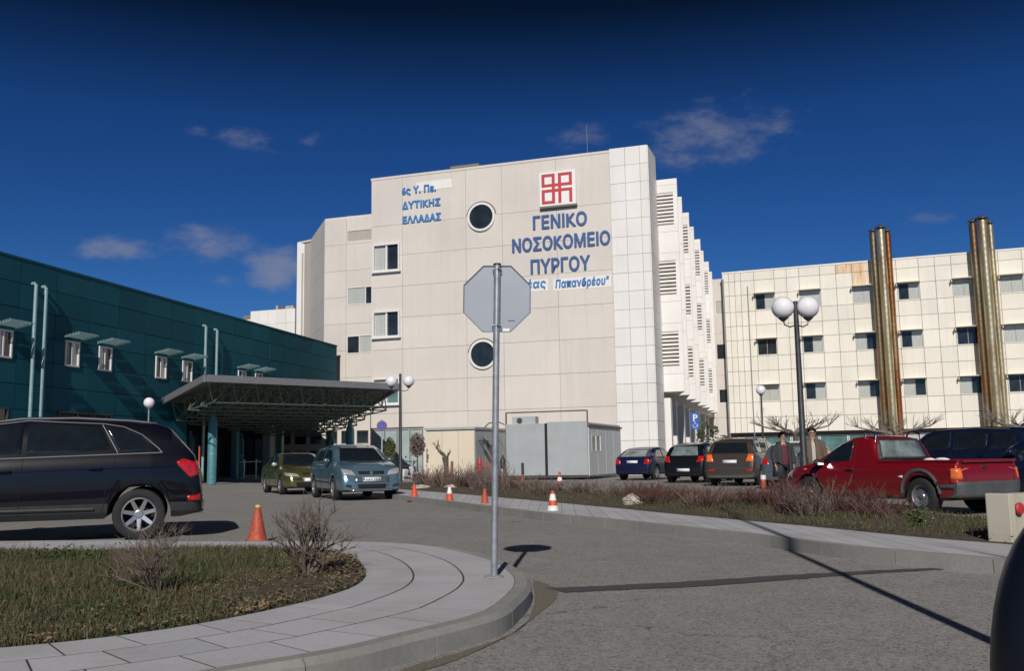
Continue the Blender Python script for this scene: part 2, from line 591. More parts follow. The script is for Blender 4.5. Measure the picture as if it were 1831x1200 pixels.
class MB:
    def __init__(s):
        s.v = []
        s.f = []

    def add(s, vs, fs):
        k = len(s.v)
        s.v += [tuple(p) for p in vs]
        s.f += [tuple(i + k for i in f) for f in fs]
        return s

    def box(s, a, b, M=None):
        (x0, y0, z0), (x1, y1, z1) = a, b
        vs = [(x0, y0, z0), (x1, y0, z0), (x1, y1, z0), (x0, y1, z0), (x0, y0, z1), (x1, y0, z1), (x1, y1, z1), (x0, y1, z1)]
        if M: vs = [M @ Vector(v) for v in vs]
        return s.add(vs, [(0, 3, 2, 1), (4, 5, 6, 7), (0, 1, 5, 4), (1, 2, 6, 5), (2, 3, 7, 6), (3, 0, 4, 7)])

    def prism(s, poly, z0, z1):
        """poly counterclockwise seen from above"""
        n = len(poly)
        vs = [(p[0], p[1], z0) for p in poly] + [(p[0], p[1], z1) for p in poly]
        fs = [tuple(range(n - 1, -1, -1)), tuple(range(n, 2 * n))]
        fs += [(i, (i + 1) % n, (i + 1) % n + n, i + n) for i in range(n)]
        return s.add(vs, fs)

    def prism_y(s, poly, y0, y1):
        """poly of (x, z) extruded along y"""
        n = len(poly)
        vs = [(p[0], y0, p[1]) for p in poly] + [(p[0], y1, p[1]) for p in poly]
        fs = [tuple(range(n)), tuple(range(2 * n - 1, n - 1, -1))]
        fs += [((i + 1) % n, i, i + n, (i + 1) % n + n) for i in range(n)]
        return s.add(vs, fs)

    def tube(s, pts, rad, n=8, caps=True):
        pts = [Vector(p) for p in pts]
        if not isinstance(rad, (list, tuple)): rad = [rad] * len(pts)
        vs, fs = [], []
        for i, p in enumerate(pts):
            t = (pts[min(i + 1, len(pts) - 1)] - pts[max(i - 1, 0)])
            if t.length < 1e-6: t = Vector((0, 0, 1))
            t.normalize()
            a = t.cross(Vector((0, 0, 1)) if abs(t.z) < .9 else Vector((1, 0, 0))).normalized()
            b = t.cross(a)
            for k in range(n):
                an = 2 * pi * k / n
                vs.append(p + (a * cos(an) + b * sin(an)) * rad[i])
        for i in range(len(pts) - 1):
            for k in range(n):
                q = (k + 1) % n
                fs.append((i * n + k, i * n + q, (i + 1) * n + q, (i + 1) * n + k))
        if caps:
            fs.append(tuple(range(n - 1, -1, -1)))
            fs.append(tuple(range((len(pts) - 1) * n, len(pts) * n)))
        return s.add(vs, fs)

    def lathe(s, prof, n=24, M=None):
        """prof: (r, z) from one end to the other"""
        vs, fs = [], []
        for (r, z) in prof:
            for k in range(n):
                a = 2 * pi * k / n
                v = Vector((r * cos(a), r * sin(a), z))
                vs.append(M @ v if M else v)
        for i in range(len(prof) - 1):
            for k in range(n):
                q = (k + 1) % n
                fs.append((i * n + k, i * n + q, (i + 1) * n + q, (i + 1) * n + k))
        fs.append(tuple(range(n - 1, -1, -1)))
        fs.append(tuple(range((len(prof) - 1) * n, len(prof) * n)))
        return s.add(vs, fs)

    def sphere(s, c, r, n=20, m=12, sc=(1, 1, 1)):
        prof = [(max(1e-4, r * sin(pi * i / m)), -r * cos(pi * i / m)) for i in range(m + 1)]
        M = Matrix.Translation(c) @ Matrix.Diagonal((*sc, 1))
        return s.lathe(prof, n, M)

    def mesh(s, name, mat, smooth=False, bevel=0, weld=False):
        me = bpy.data.meshes.new(name)
        me.from_pydata(s.v, [], s.f)
        if bevel or weld:
            bm = bmesh.new()
            bm.from_mesh(me)
            if weld: bmesh.ops.remove_doubles(bm, verts=bm.verts, dist=1e-4)
            if bevel:
                bmesh.ops.recalc_face_normals(bm, faces=bm.faces)
                ed = [e for e in bm.edges if len(e.link_faces) == 2 and e.calc_face_angle(0) > .5]
                bmesh.ops.bevel(bm, geom=ed, offset=bevel, segments=2, profile=.6, affect='EDGES')
            bm.to_mesh(me)
            bm.free()
        if mat:
            me.materials.append(MATS[mat] if isinstance(mat, str) else mat)
        if smooth:
            for p in me.polygons: p.use_smooth = True
            try:
                me.set_sharp_from_angle(angle=R(40))
            except Exception:
                pass
        me.update()
        return me

    def build(s, name, mat, parent=None, smooth=False, bevel=0, loc=None, weld=False):
        return link(name, s.mesh(name, mat, smooth, bevel, weld), parent, loc)


def box(name, mat, a, b, parent=None, bevel=0):
    return MB().box(a, b).build(name, mat, parent, bevel=bevel)


class Facade:
    """local frame of a wall: x along it, y into the building, z up"""

    def __init__(s, A, B, name, label, cat='building'):
        s.A = Vector((A.x, A.y, 0))
        d = Vector((B.x - A.x, B.y - A.y, 0))
        s.len = d.length
        s.u = d.normalized()
        s.v = Vector((-s.u.y, s.u.x, 0))
        s.rz = atan2(s.u.y, s.u.x)
        s.root = thing(name, label, cat, s.A, s.rz)

    def at(s, px, py, d=0.0):
        """local (x, z) of what is seen at a pixel on the plane y=d"""
        r = ray(px, py)
        O = Vector((0, 0, EYE))
        P0 = s.A + s.v * d
        t = (P0 - O).dot(s.v) / r.dot(s.v)
        q = O + r * t
        return ((q - s.A).dot(s.u), q.z)

    def loc(s, p):
        q = Vector(p) - s.A
        return (q.dot(s.u), q.dot(s.v))


def split_holes(rc, holes):
    rects = [rc]
    for (a, b, c, d) in holes:
        nxt = []
        for (s0, s1, z0, z1) in rects:
            A, B, C, D = max(s0, a), min(s1, b), max(z0, c), min(z1, d)
            if A >= B - .01 or C >= D - .01:
                nxt.append((s0, s1, z0, z1))
                continue
            if z0 < C - .02: nxt.append((s0, s1, z0, C))
            if D < z1 - .02: nxt.append((s0, s1, D, z1))
            if s0 < A - .02: nxt.append((s0, A, C, D))
            if B < s1 - .02: nxt.append((B, s1, C, D))
        rects = nxt
    return rects


_pc = {}


def panel_wall(root, sb, zb, holes, mat, th=.12, gap=.02, name='panel', seed=1, y0=0, mat_fn=None, jit=.006):
    rd = random.Random(seed)
    for i in range(len(sb) - 1):
        for j in range(len(zb) - 1):
            rc = (sb[i] + gap / 2, sb[i + 1] - gap / 2, zb[j] + gap / 2, zb[j + 1] - gap / 2)
            rs = split_holes(rc, holes)
            if not rs: continue
            mm = mat_fn(i, j) if mat_fn else mat
            off = rd.uniform(-jit, jit)
            if len(rs) == 1 and rs[0] == rc:
                w, h = round(rc[1] - rc[0], 3), round(rc[3] - rc[2], 3)
                k = (w, h, th, mm, name)
                if k not in _pc:
                    _pc[k] = MB().box((0, 0, 0), (w, th, h)).mesh(name, mm)
                link(name, _pc[k], root, (rc[0], y0 + off, rc[2]))
            else:
                for (a, b, c, d) in rs:
                    if (b - a) < .03 or (d - c) < .03: continue
                    MB().box((0, 0, 0), (b - a, th, d - c)).build(name, mm, root, loc=(a, y0 + off, c))


_wc = {}


def window(root, s0, s1, z0, z1, y, frame='white_frame', panes=('d', 'd'), fw=.05, proud=.03, sill=0, depth=.09):
    """frame with child panes; panes: d dark, c curtain, t tealish"""
    w, h = s1 - s0, z1 - z0
    m = MB()
    m.box((0, -proud, 0), (w, depth, fw)).box((0, -proud, h - fw), (w, depth, h))
    m.box((0, -proud, fw), (fw, depth, h - fw)).box((w - fw, -proud, fw), (w, depth, h - fw))
    n = len(panes)
    for i in range(1, n):
        x = w * i / n
        m.box((x - fw / 2, -proud * .5, fw), (x + fw / 2, depth, h - fw))
    if sill:
        m.box((-.06, -proud - sill, -.07), (w + .06, depth, -.003))
    f = m.build('window', frame, root, loc=(s0, y, z0))
    for i, p in enumerate(panes):
        a, b = w * i / n + (fw if i == 0 else fw / 2), w * (i + 1) / n - (fw if i == n - 1 else fw / 2)
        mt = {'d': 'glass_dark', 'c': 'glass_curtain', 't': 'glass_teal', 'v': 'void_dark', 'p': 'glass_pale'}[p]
        MB().box((a, depth * .45, fw), (b, depth * .8, h - fw)).build('pane', mt, f)
    return f


_fonts = {}


def text_mesh(name, txt, height, mat, parent, loc, rot=(pi / 2, 0, 0), ext=.03, bold=.0, width=None, space=1.0, align='LEFT', shear=0):
    c = bpy.data.curves.new(name, 'FONT')
    c.body = txt
    c.size = height / .72
    c.extrude = ext
    c.space_character = space
    c.align_x = align
    c.resolution_u = 3
    c.shear = shear
    o = bpy.data.objects.new(name, c)
    COL.objects.link(o)
    bpy.context.view_layer.update()
    me = bpy.data.meshes.new_from_object(o.evaluated_get(bpy.context.evaluated_depsgraph_get()))
    bpy.data.objects.remove(o)
    bpy.data.curves.remove(c)
    if width:
        xs = [v.co.x for v in me.vertices]
        k = width / (max(xs) - min(xs))
        for v in me.vertices: v.co.x *= k
    if bold > .001:
        # heavier strokes: the same letters again, each copy moved by a stroke's part and set 1.5 mm further out
        vs = [v.co.copy() for v in me.vertices]
        fs = [tuple(p.vertices) for p in me.polygons]
        m = MB()
        for k, (dx, dy) in enumerate(((0, 0), (-bold, 0), (bold, 0), (0, bold), (0, -bold), (-bold * .7, bold * .7), (bold * .7, -bold * .7))):
            m.add([(v.x + dx, v.y + dy, v.z + k * .0015) for v in vs], fs)
        me = m.mesh(name, mat)
    me.materials.clear()
    me.materials.append(MATS[mat])
    q = link(name, me, parent, loc)
    q.rotation_euler = rot
    return q


def smooth_path(pts, closed=False, n=6):
    """Catmull-Rom through plan points"""
    P = [Vector((p[0], p[1])) for p in pts]
    out = []
    m = len(P)
    rg = range(m) if closed else range(m - 1)
    for i in rg:
        g = lambda k: P[k % m] if closed else P[max(0, min(m - 1, k))]
        p0, p1, p2, p3 = g(i - 1), g(i), g(i + 1), g(i + 2)
        for k in range(n):
            t = k / n
            out.append(.5 * ((2 * p1) + (p2 - p0) * t + (2 * p0 - 5 * p1 + 4 * p2 - p3) * t * t + (3 * p1 - p0 - 3 * p2 + p3) * t ** 3))
    if not closed: out.append(P[-1])
    return out


def resample(pts, n):
    L = [0]
    for a, b in zip(pts, pts[1:]): L.append(L[-1] + (b - a).length)
    out = []
    j = 0
    for i in range(n):
        t = L[-1] * i / (n - 1)
        while j < len(L) - 2 and L[j + 1] < t: j += 1
        k = 0 if L[j + 1] == L[j] else (t - L[j]) / (L[j + 1] - L[j])
        out.append(pts[j].lerp(pts[j + 1], k))
    return out

# ================================================================== BUILDINGS
def frange(a, b, st):
    out = []
    x = a
    while x < b - 1e-6:
        out.append(x)
        x += st
    out.append(b)
    return out


# ---------------------------------------------------------------- main hospital block
MF = Facade(plan(663, 62.2), plan(1107, 57.0), 'hospital_block',
            'cream main hospital block with blue lettering and a red and white emblem')
mr = MF.root
ZT = (MF.at(665, 321)[1] + MF.at(1095, 268)[1]) / 2
W = MF.len
FACE_Y = .13
sx = lambda px, py: MF.at(px, py)[0]
sz = lambda px, py: MF.at(px, py)[1]
strip_s1 = MF.at(1168, 550)[0]
bay_px = [1229, 1237, 1249, 1257, 1268, 1273, 1282, 1287]
bay_D = [58.2, 61.9, 66.8, 70.4, 75.4, 79, 84.5, 88.4]
bays = [MF.loc(plan(p, d)) for p, d in zip(bay_px, bay_D)]
ZB = 5.0
ZBT = 18.3
# core of the block behind the front panels
m = MB()
m.box((0, FACE_Y, -.5), (W, 26, ZT - .12))
m.build('wall', 'joint_cream', mr)
MB().box((-.04, -.02, ZT - .12), (W, 26.04, ZT + .04)).box((.5, .5, ZT + .04), (W - .5, 25.5, ZT + .05)).build('parapet', 'cream_concrete', mr)
col_s = [0, sx(720, 600), sx(835, 600), sx(901, 600), sx(1000, 600), W]
z1 = sz(665, 406)
rows = [-.3] + sorted([z1 - 2.085 * k for k in range(0, 8) if z1 - 2.085 * k > .6]) + [ZT - .13]
# windows of the left bay
bw0, bw1 = .16, sx(716, 580)
wins = []
for (pyt, pyb) in ((436, 486), (556, 604), (676, 724)):
    wins.append((bw0, bw1, sz(690, pyb), sz(690, pyt)))
R1, R2 = MF.at(861, 388), MF.at(864, 634)
rr = .80
holes = list(wins)
holes.append((.1, sx(757, 790), 0.0, sz(700, 765)))
panel_wall(mr, col_s, rows, holes, 'cream_concrete', gap=.018, seed=3, jit=.004)
for k, wv in enumerate(wins):
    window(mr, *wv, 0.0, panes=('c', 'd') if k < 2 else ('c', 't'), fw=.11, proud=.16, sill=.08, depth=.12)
# ground-floor glazing
g0, g1, gz = .12, sx(757, 790), sz(700, 765)
nb = 4
for k in range(nb):
    a = g0 + (g1 - g0) * k / nb
    b = g0 + (g1 - g0) * (k + 1) / nb - .06
    window(mr, a, b, .15, gz - .1, .0, 'pole_pale', panes=('p',), fw=.05)
# round windows
for (cs, cz) in (R1, R2):
    Mr = Matrix.Translation((cs, 0, cz)) @ Matrix.Rotation(pi / 2, 4, 'X')
    ring = MB()
    ring.lathe([(rr * 1.0, -.02), (rr * 1.0, .13), (rr * 1.12, .15), (rr * 1.18, .13), (rr * 1.18, -.02)], 40, Mr)
    o = ring.build('round_window', 'white_panel', mr, smooth=True)
    d = MB().lathe([(rr * .99, 0.02), (rr * .99, .05)], 40, Mr).build('pane', 'glass_dark', o)
    h = MB()
    for a in (-.35, .35):
        h.box((cs + a * rr - .02, -.075, cz - rr * .9), (cs + a * rr + .02, -.052, cz + rr * .9))
    # dark drip line above the ring
    arc = MB()
    pts = [(cs + rr * 1.26 * cos(t), -.05, cz + rr * 1.26 * sin(t)) for t in [R(x) for x in range(10, 171, 8)]]
    arc.tube(pts, .035, 6)
    arc.build('drip_ring', 'joint_dark', o, smooth=True)
# white tiled end strip, proud of the front
s0, s1 = W, strip_s1
zt2 = sz(1125, 264)
SD = bays[0][1] + .02
MB().box((s0 + .02, -.12, -.5), (s1 - .03, SD, zt2 - .06)).build('end_wall', 'joint_dark', mr)
cs_ = [s0, s0 + (s1 - s0) * .41, s0 + (s1 - s0) * .80, s1]
panel_wall(mr, cs_, [-.3] + frange(.9, zt2 - .3, 1.12)[:-1] + [zt2], [], 'white_panel', th=.1, gap=.02, name='cladding_panel', seed=5, y0=-.24)
# its side, panelled too
m = MB()
zz = [-.3] + frange(.9, zt2 - .3, 1.12)[:-1] + [zt2]
for i in range(len(zz) - 1):
    for (a, b) in ((-.14, SD * .5), (SD * .5 + .02, SD)):
        MB().box((0, a, zz[i] + .01), (.06, b, zz[i + 1] - .01)).build('side_panel', 'white_panel', mr, loc=(s1 - .028, 0, 0))
# saw-tooth bays along the side
inner = s1 - 1.2
for k, (bu, bv) in enumerate(bays):
    v1 = bays[k + 1][1] if k < 7 else bv + 4.2
    back = bu - .95
    dz = .0 if k else .0
    poly = [(inner - 3, bv), (bu, bv), (back, v1 - .004), (inner - 3, v1 - .004)]
    wide = (k % 2 == 0)
    zt = ZBT + (.18 if wide else 0)
    b = MB().prism([(p[0], p[1] + (.13 if i in (0, 1) else 0)) for i, p in enumerate(poly)], ZB, zt).build('bay', 'white_panel', mr)
    # front skin of the bay made of panels round the louvred windows
    f0 = s1 + .05 if k == 0 else bays[k - 1][0] - 1.0
    hl = []
    if wide:
        a, c = (MF.at(1169, 500, bv)[0], MF.at(1209, 500, bv)[0]) if k == 0 else (bu - .62, bu - .12)
        for (pt, pb) in ((344, 402), (466, 527), (593, 655)):
            if k == 0:
                zz0, zz1 = MF.at(1190, pb, bv)[1], MF.at(1190, pt, bv)[1]
            hl.append((a, c, zz0, zz1) if k == 0 else (a, c, LZ[len(hl)][0], LZ[len(hl)][1]))
        if k == 0: LZ = [(h_[2], h_[3]) for h_ in hl]
    zr = [ZB, LZ[2][0] - .5, LZ[2][1] + .5, LZ[1][0] - .45, LZ[1][1] + .5, LZ[0][0] - .45, LZ[0][1] + .5, zt]
    panel_wall(b, [f0, bu], zr, hl, 'white_panel', th=.09, gap=.015, name='panel', seed=k, y0=bv + .03)
    for (a, c, z0, z1_) in hl:
        MB().box((a, bv + .122, z0), (c, bv + .127, z1_)).build('louvre_recess', 'void_dark', b)
        n = 9
        for q in range(n):
            zc = z0 + (z1_ - z0) * (q + .5) / n
            Mx = Matrix.Translation((0, bv + .07, zc)) @ Matrix.Rotation(R(-35), 4, 'X')
            MB().box((a, -.045, -.075), (c, .045, .075), Mx).build('louvre', 'white_panel' if q % 2 else 'cream_concrete', b)
# ground level under the bays: soffit, columns, set-back wall
lastv = bays[-1][1] + 4.2
MB().box((inner - 3, bays[0][1], ZB - .35), (bays[-1][0] - .7, lastv, ZB - .01)).build('soffit', 'cream_concrete', mr)
MB().box((inner - 3.4, bays[0][1] - .5, -.3), (inner - 3, lastv, ZB - .36)).build('ground_wall', 'cream_concrete', mr)
for k in range(0, 8):
    bu, bv = bays[k]
    MB().box((bu - 1.55, bv + .3, -.3), (bu - .95, bv + .9, ZB - .36)).build('column', 'white_panel', mr)
    MB().box((bu - 3.0, bv + .35, ZB - 1.5), (bu - 1.55, bv + .85, ZB - .36)).build('beam', 'cream_concrete', mr)
    MB().box((inner - 2.99, bv + 1.2, .4), (inner - 2.93, bv + 3.2, 3.0)).build('glazing', 'glass_dark', mr)
# things of the roof
rs = sx(820, 298)
MB().box((sx(798, 298), 1.2, ZT), (sx(843, 298), 3.2, ZT + .42)).build('roof_hatch', 'cream_concrete', mr)
MB().box((sx(795, 298), 1.0, ZT + .42), (sx(846, 298), 3.4, ZT + .56)).build('roof_hatch_cap', 'joint_dark', mr)
ant = thing('roof_antenna', 'thin whip antenna standing on the roof above the red emblem', 'antenna')
ap = MF.root.matrix_basis @ Vector((sx(1026, 275) + .15, 3.0, 0))
ant.location = (ap.x, ap.y, ZT)
MB().tube([(0, 0, 0), (0, 0, 1.2), (0, 0, 3.0)], [.03, .02, .012], 6).tube([(0, 0, 1.2), (.25, 0, .0)], .012, 5).build('mast', 'galvanised', ant)
# --- lettering
T = lambda nm, txt, x0, x1, yb, yt, mt, **k: text_mesh(nm, txt, abs(sz(x0, yt) - sz(x0, yb)), mt, mr,
                                                       (sx(x0, yb), -.03, sz(x0, yb)), width=sx(x1, yb) - sx(x0, yb), **k)
T('lettering', 'ΓΕΝΙKΟ', 952, 1047, 411, 388, 'letters_blue', bold=.035, space=1.03)
T('lettering', 'ΝΟΣΟKΟΜΕΙΟ', 915, 1089, 452, 429, 'letters_blue', bold=.035, space=1.03)
T('lettering', 'ΠΥΡΓΟΥ', 948, 1053, 490, 466, 'letters_blue', bold=.035, space=1.03)
T('lettering', 'ΔΥΤΙKΗΣ', 720, 787, 374, 362, 'letters_blue_bright', bold=.028, space=1.08)
T('lettering', 'ΕΛΛΑΔΑΣ', 720, 787, 400, 388, 'letters_blue_bright', bold=.028, space=1.08)
T('lettering', '6ς Υ. Πε.', 719, 779, 348, 336, 'letters_blue_bright', bold=.028, space=1.08)
T('lettering', '"Ανδρέας', 886, 974, 520, 506, 'letters_blue_bright', bold=.02, shear=.12, space=1.12)
T('lettering', 'Παπανδρέου"', 993, 1088, 515, 501, 'letters_blue_bright', bold=.02, shear=.12, space=1.12)
# pale patches behind the painted lettering
for (a, b, yt, yb) in ((745, 808, 326, 342), (920, 980, 503, 524), (990, 1093, 499, 520)):
    MB().box((sx(a, yb), -.012, sz(a, yb)), (sx(b, yb), -.0075, sz(a, yt))).build('repainted_patch', 'white_panel', mr)
# --- emblem
ea, eb = MF.at(966, 370, -.2), MF.at(1029, 300, -.2)
ew, eh = eb[0] - ea[0], (eb[1] - ea[1]) * .96
em = MB().box((0, 0, 0), (ew, .14, eh)).build('emblem_board', 'logo_white', mr, loc=(ea[0], -.26, ea[1]))
MB().box((-.03, .0, -.12), (ew + .03, .2, -.002)).build('emblem_tray', 'joint_dark', em)
xs = [.10, .385, .56, .86]
zs = [.90, .60, .44, .10]
t_ = .042
st = MB()


def bar(x0, z0, x1, z1):
    st.box(((x0 - t_) * ew, -.02, (z0 - t_) * eh), ((x1 + t_) * ew, -.002, (z1 + t_) * eh))


emb = []
for (x0, z0, x1, z1) in ((xs[0], zs[0], xs[1], zs[0]), (xs[2], zs[0], xs[3], zs[0]), (xs[0], zs[1], xs[3], zs[1]),
                         (xs[0], zs[2], xs[3], zs[2]), (xs[0], zs[3], xs[1], zs[3]),
                         (xs[0], zs[1], xs[0], zs[0]), (xs[0], zs[3], xs[0], zs[2]), (xs[3], zs[1], xs[3], zs[0]),
                         (xs[3], zs[3], xs[3], zs[2]), (xs[1], zs[3], xs[1], zs[0]), (xs[2], zs[3], xs[2], zs[0])):
    bar(x0, z0, x1, z1)
# one red figure: horizontals 1 mm behind the verticals so that no faces coincide
for i in range(0, 5):
    for j in range(8):
        v = st.v[i * 8 + j]
        st.v[i * 8 + j] = (v[0], v[1] + .0015, v[2])
st.build('emblem_figure', 'logo_red', em)

# ---------------------------------------------------------------- left wing
WF = Facade(plan(577, 73.5), plan(577, 73.5) + MF.u * 8, 'hospital_wing',
            'cream hospital wing set back on the left behind the main block')
wr = WF.root
zt = WF.at(600, 390)[1]
w2 = WF.loc(plan(552, 80.5))
w3 = WF.loc(plan(528, 81.5))
MB().prism([(0, .13), (8, .13), (8, 20), (w3[0], 20), (w3[0], w3[1] + .13), (w2[0], w2[1] + .1)], -.3, zt - .1).build('wall', 'joint_cream', wr)
MB().prism([(-.03, .1), (8, .1), (8, 20), (w3[0], 20), (w3[0], w3[1]), (w2[0], w2[1] + .0)], zt - .1, zt + .06).build('parapet', 'cream_concrete', wr)
ws = WF.at(621, 520)[0]
wh = [(ws, 5.2, WF.at(640, yb)[1], WF.at(640, yt)[1]) for (yt, yb) in ((412, 430), (513, 545), (600, 632), (690, 720))]
panel_wall(wr, [0, ws - .1, 5.3, 8], [-.3] + frange(zt - .1 - 2.1 * 9, zt - .1, 2.1)[0:], wh, 'cream_concrete', gap=.018, seed=8, jit=.004)
MB().box((wh[0][0], .05, wh[0][2]), (wh[0][1], .12, wh[0][3])).build('blind_window', 'joint_cream', wr)
for k, h_ in enumerate(wh[1:]):
    window(wr, *h_, .0, panes=('c', 'd') if k != 1 else ('d', 'c', 'c'), fw=.06)
# receding wall panels
a, b = Vector((0, .1)), Vector((w2[0], w2[1]))
dirv = (b - a)
Lw = dirv.length
Mw = Matrix.Translation((0, .05, 0)) @ Matrix.Rotation(atan2(-dirv.y, -dirv.x), 4, 'Z')
for k in range(9):
    z0 = zt - .1 - 2.1 * (k + 1)
    MB().box((-Lw, 0, z0 + .01), (-.02, .1, z0 + 2.09), Matrix.Translation((0, .02, 0)) @ Matrix.Rotation(atan2(-dirv.y, -dirv.x), 4, 'Z')).build('side_panel', 'cream_concrete', wr)
MB().box((w3[0], w3[1], -.3), (w2[0], w2[1] + .4, zt)).build('corner_pier', 'white_panel', wr)
MB().tube([(w3[0] + .55, w3[1] - .1, 5), (w3[0] + .55, w3[1] - .1, zt - 1)], .09, 8).build('rain_pipe', 'joint_cream', wr)
MB().tube([(1.0, 1.5, zt), (1.2, 1.5, zt + .5), (2.6, 1.5, zt + .4), (3.2, 1.5, zt)], .035, 5).build('roof_rail', 'galvanised', wr)
window(wr, 3.0, 4.4, .2, .3, 30, panes=('d',)) if False else None

# ---------------------------------------------------------------- far white building behind the teal one
FF = Facade(plan(428, 104), plan(428, 104) + MF.u * 9, 'white_building', 'low white panelled building far behind the teal roof line')
fz = FF.at(470, 556)[1]
f1 = FF.at(527, 600)[0]
fs = FF.at(448, 560)[0]
MB().box((fs, .12, 0), (f1, 9, fz)).box((0, .3, 0), (fs - .01, 9, fz - .8)).build('wall', 'joint_cream', FF.root)
panel_wall(FF.root, frange(fs, f1, (f1 - fs) / 5), [fz - 6, fz - 4.5, fz - 3, fz - 1.5, fz + .05], [], 'white_panel', seed=9)
panel_wall(FF.root, [0, fs / 2, fs - .02], [fz - 6, fz - 3.9, fz - 2.3, fz - .8], [], 'white_panel', seed=10, y0=.18)
MB().box((0, .2, fz - .8), (fs * .9, 2, fz - .35)).build('roof_unit', 'joint_dark', FF.root)
MB().box((f1 * .62, .2, fz + .051), (f1 * .66, 2, fz + .5)).box((f1 * .8, .2, fz + .051), (f1 * .95, 2, fz + .4)).build('roof_vent', 'joint_cream', FF.root)

# ---------------------------------------------------------------- ward block on the right
RF = Facade(plan(1317, 90.0), plan(1859, 81.0), 'ward_block', 'long ivory panelled ward block on the right with three rows of hooded windows')
rr_ = RF.root
zr_t = (RF.at(1310, 487)[1] + RF.at(1820, 444)[1]) / 2
zr_b = RF.at(1600, 768)[1]
LR = RF.len + 14
MB().box((-.6, .13, zr_b), (LR, 16, zr_t - .1)).box((-.6, .9, -.4), (LR, 16, zr_b - .01)).build('wall', 'joint_dark', rr_)
MB().box((-.62, -.03, zr_t - .1), (LR, 16.1, zr_t + .05)).build('parapet', 'ivory_panel', rr_)
wpx = [(1372, 621), (1454, 618), (1550, 612), (1631, 607), (1731, 600), (1817, 599)]
wc = [RF.at(*p)[0] for p in wpx]
pitch_ = (wc[5] - wc[1]) / 2
wc = wc + [wc[4] + pitch_, wc[5] + pitch_]
zw = [RF.at(1455, y)[1] for y in (547, 632, 714)]
zh = [z + 1.42 for z in zw]
print('WARD', wc, zw, zr_t, zr_b, 'pitch', pitch_)
ww = 1.74
sb = [-.6, .0, .55, wc[0] - .93 - 1.25]
for i, c in enumerate(wc):
    sb += [c - .93, c + .93]
    if i + 1 < len(wc):
        g = wc[i + 1] - c - 1.86
        n = max(1, round(g / 1.45))
        sb += [c + .93 + g * k / n for k in range(1, n)]
sb += [wc[-1] + 2.5]
zb_ = [zr_b]
base = zw[2]
fl = (zw[0] - zw[2]) / 2
zb_ = [zr_b, zr_b + (base - .1 - zr_b) / 2, base - .1]
for k in range(3):
    z0 = base + fl * k
    zb_ += [z0 + 1.5, z0 + 1.5 + (fl - 1.6) / 2] + ([z0 + fl - .1] if k < 2 else [])
zb_ = [z for z in zb_ if z < zr_t - .5] + [zr_t - .11]
rh = [(c - ww / 2, c + ww / 2, z, z + 1.48) for c in wc for z in [base + fl * k for k in range(3)]]
stain = {(i, j) for i in range(0, 40) for j in range(0, 40)}
ci = [i for i in range(len(sb) - 1) if abs((sb[i] + sb[i + 1]) / 2 - wc[2]) < .3][0]


def ward_mat(i, j):
    if i == ci and j >= len(zb_) - 3 or i == ci - 1 and j == len(zb_) - 2: return 'rust_stained_panel'
    return 'ivory_panel'


panel_wall(rr_, sb, zb_, rh, 'ivory_panel', gap=.035, seed=12, mat_fn=ward_mat, jit=.012)
pat = ['dc', 'cc', 'cc', 'dc', 'cc', 'cc', 'dc', 'cd', 'dd', 'dc', 'cd', 'dc', 'dd', 'cc', 'cd', 'dc', 'cc', 'dc', 'cd', 'cd', 'cd', 'dd', 'dc', 'cc']
order = {0: 2, 1: 1, 2: 0}
for i, c in enumerate(wc):
    for k in range(3):
        z0 = base + fl * k
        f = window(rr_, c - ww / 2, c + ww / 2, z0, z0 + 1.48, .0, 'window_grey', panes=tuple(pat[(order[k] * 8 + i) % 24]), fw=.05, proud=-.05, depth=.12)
        # hood: sloping slab with cheeks over the window
        hd = MB()
        hd.box((-.16, -.66, 1.50), (ww + .10, -.003, 1.56))
        hd.box((-.16, -.56, 1.22), (-.11, -.003, 1.498))
        hd.build('hood', 'ivory_panel' if c > 0 else 'hood_white', f)
# ground-floor glazing strip
sw = 0
while sw < LR - 2.6:
    window(rr_, sw, sw + 2.45, .6, zr_b - .35, .75, 'white_frame', panes=('t',) if int(sw) % 3 else ('c',), fw=.07)
    sw += 2.5
# link between the bays and the ward block
lk0 = RF.loc(plan(1270, 89))
lk_b = RF.at(1303, 520)[0]
MB().box((lk0[0] - 2, 1.4, -.3), (-.62, 9, zr_t - .35)).build('link_wall', 'joint_cream', rr_)
lh = [(RF.at(1282, 620, 1.3)[0], RF.at(1299, 620, 1.3)[0], RF.at(1290, yb, 1.3)[1], RF.at(1290, yt, 1.3)[1]) for (yt, yb) in ((537, 562), (616, 642), (696, 721))]
panel_wall(rr_, [lk0[0] - 2, lh[0][0] - .3, -.64], [-.3, 2.5, 4.6, 8.7, 12.8, zr_t - .3], lh, 'cream_concrete', name='link_panel', seed=14, y0=1.27)
for k, h_ in enumerate(lh):
    window(rr_, *h_, 1.3, 'dark_frame' if k == 1 else 'white_frame', panes=[('c',), ('d',), ('d',)][k], fw=.05)
MB().tube([(-.5, -.02, .3), (-.5, -.02, zr_t - .6)], .055, 6).tube([(1.75, -.06, 1), (1.75, -.06, zr_t - 1.5)], .05, 6).build('rain_pipe', 'galvanised', rr_)
# brass coloured chimneys standing in front of the ward block


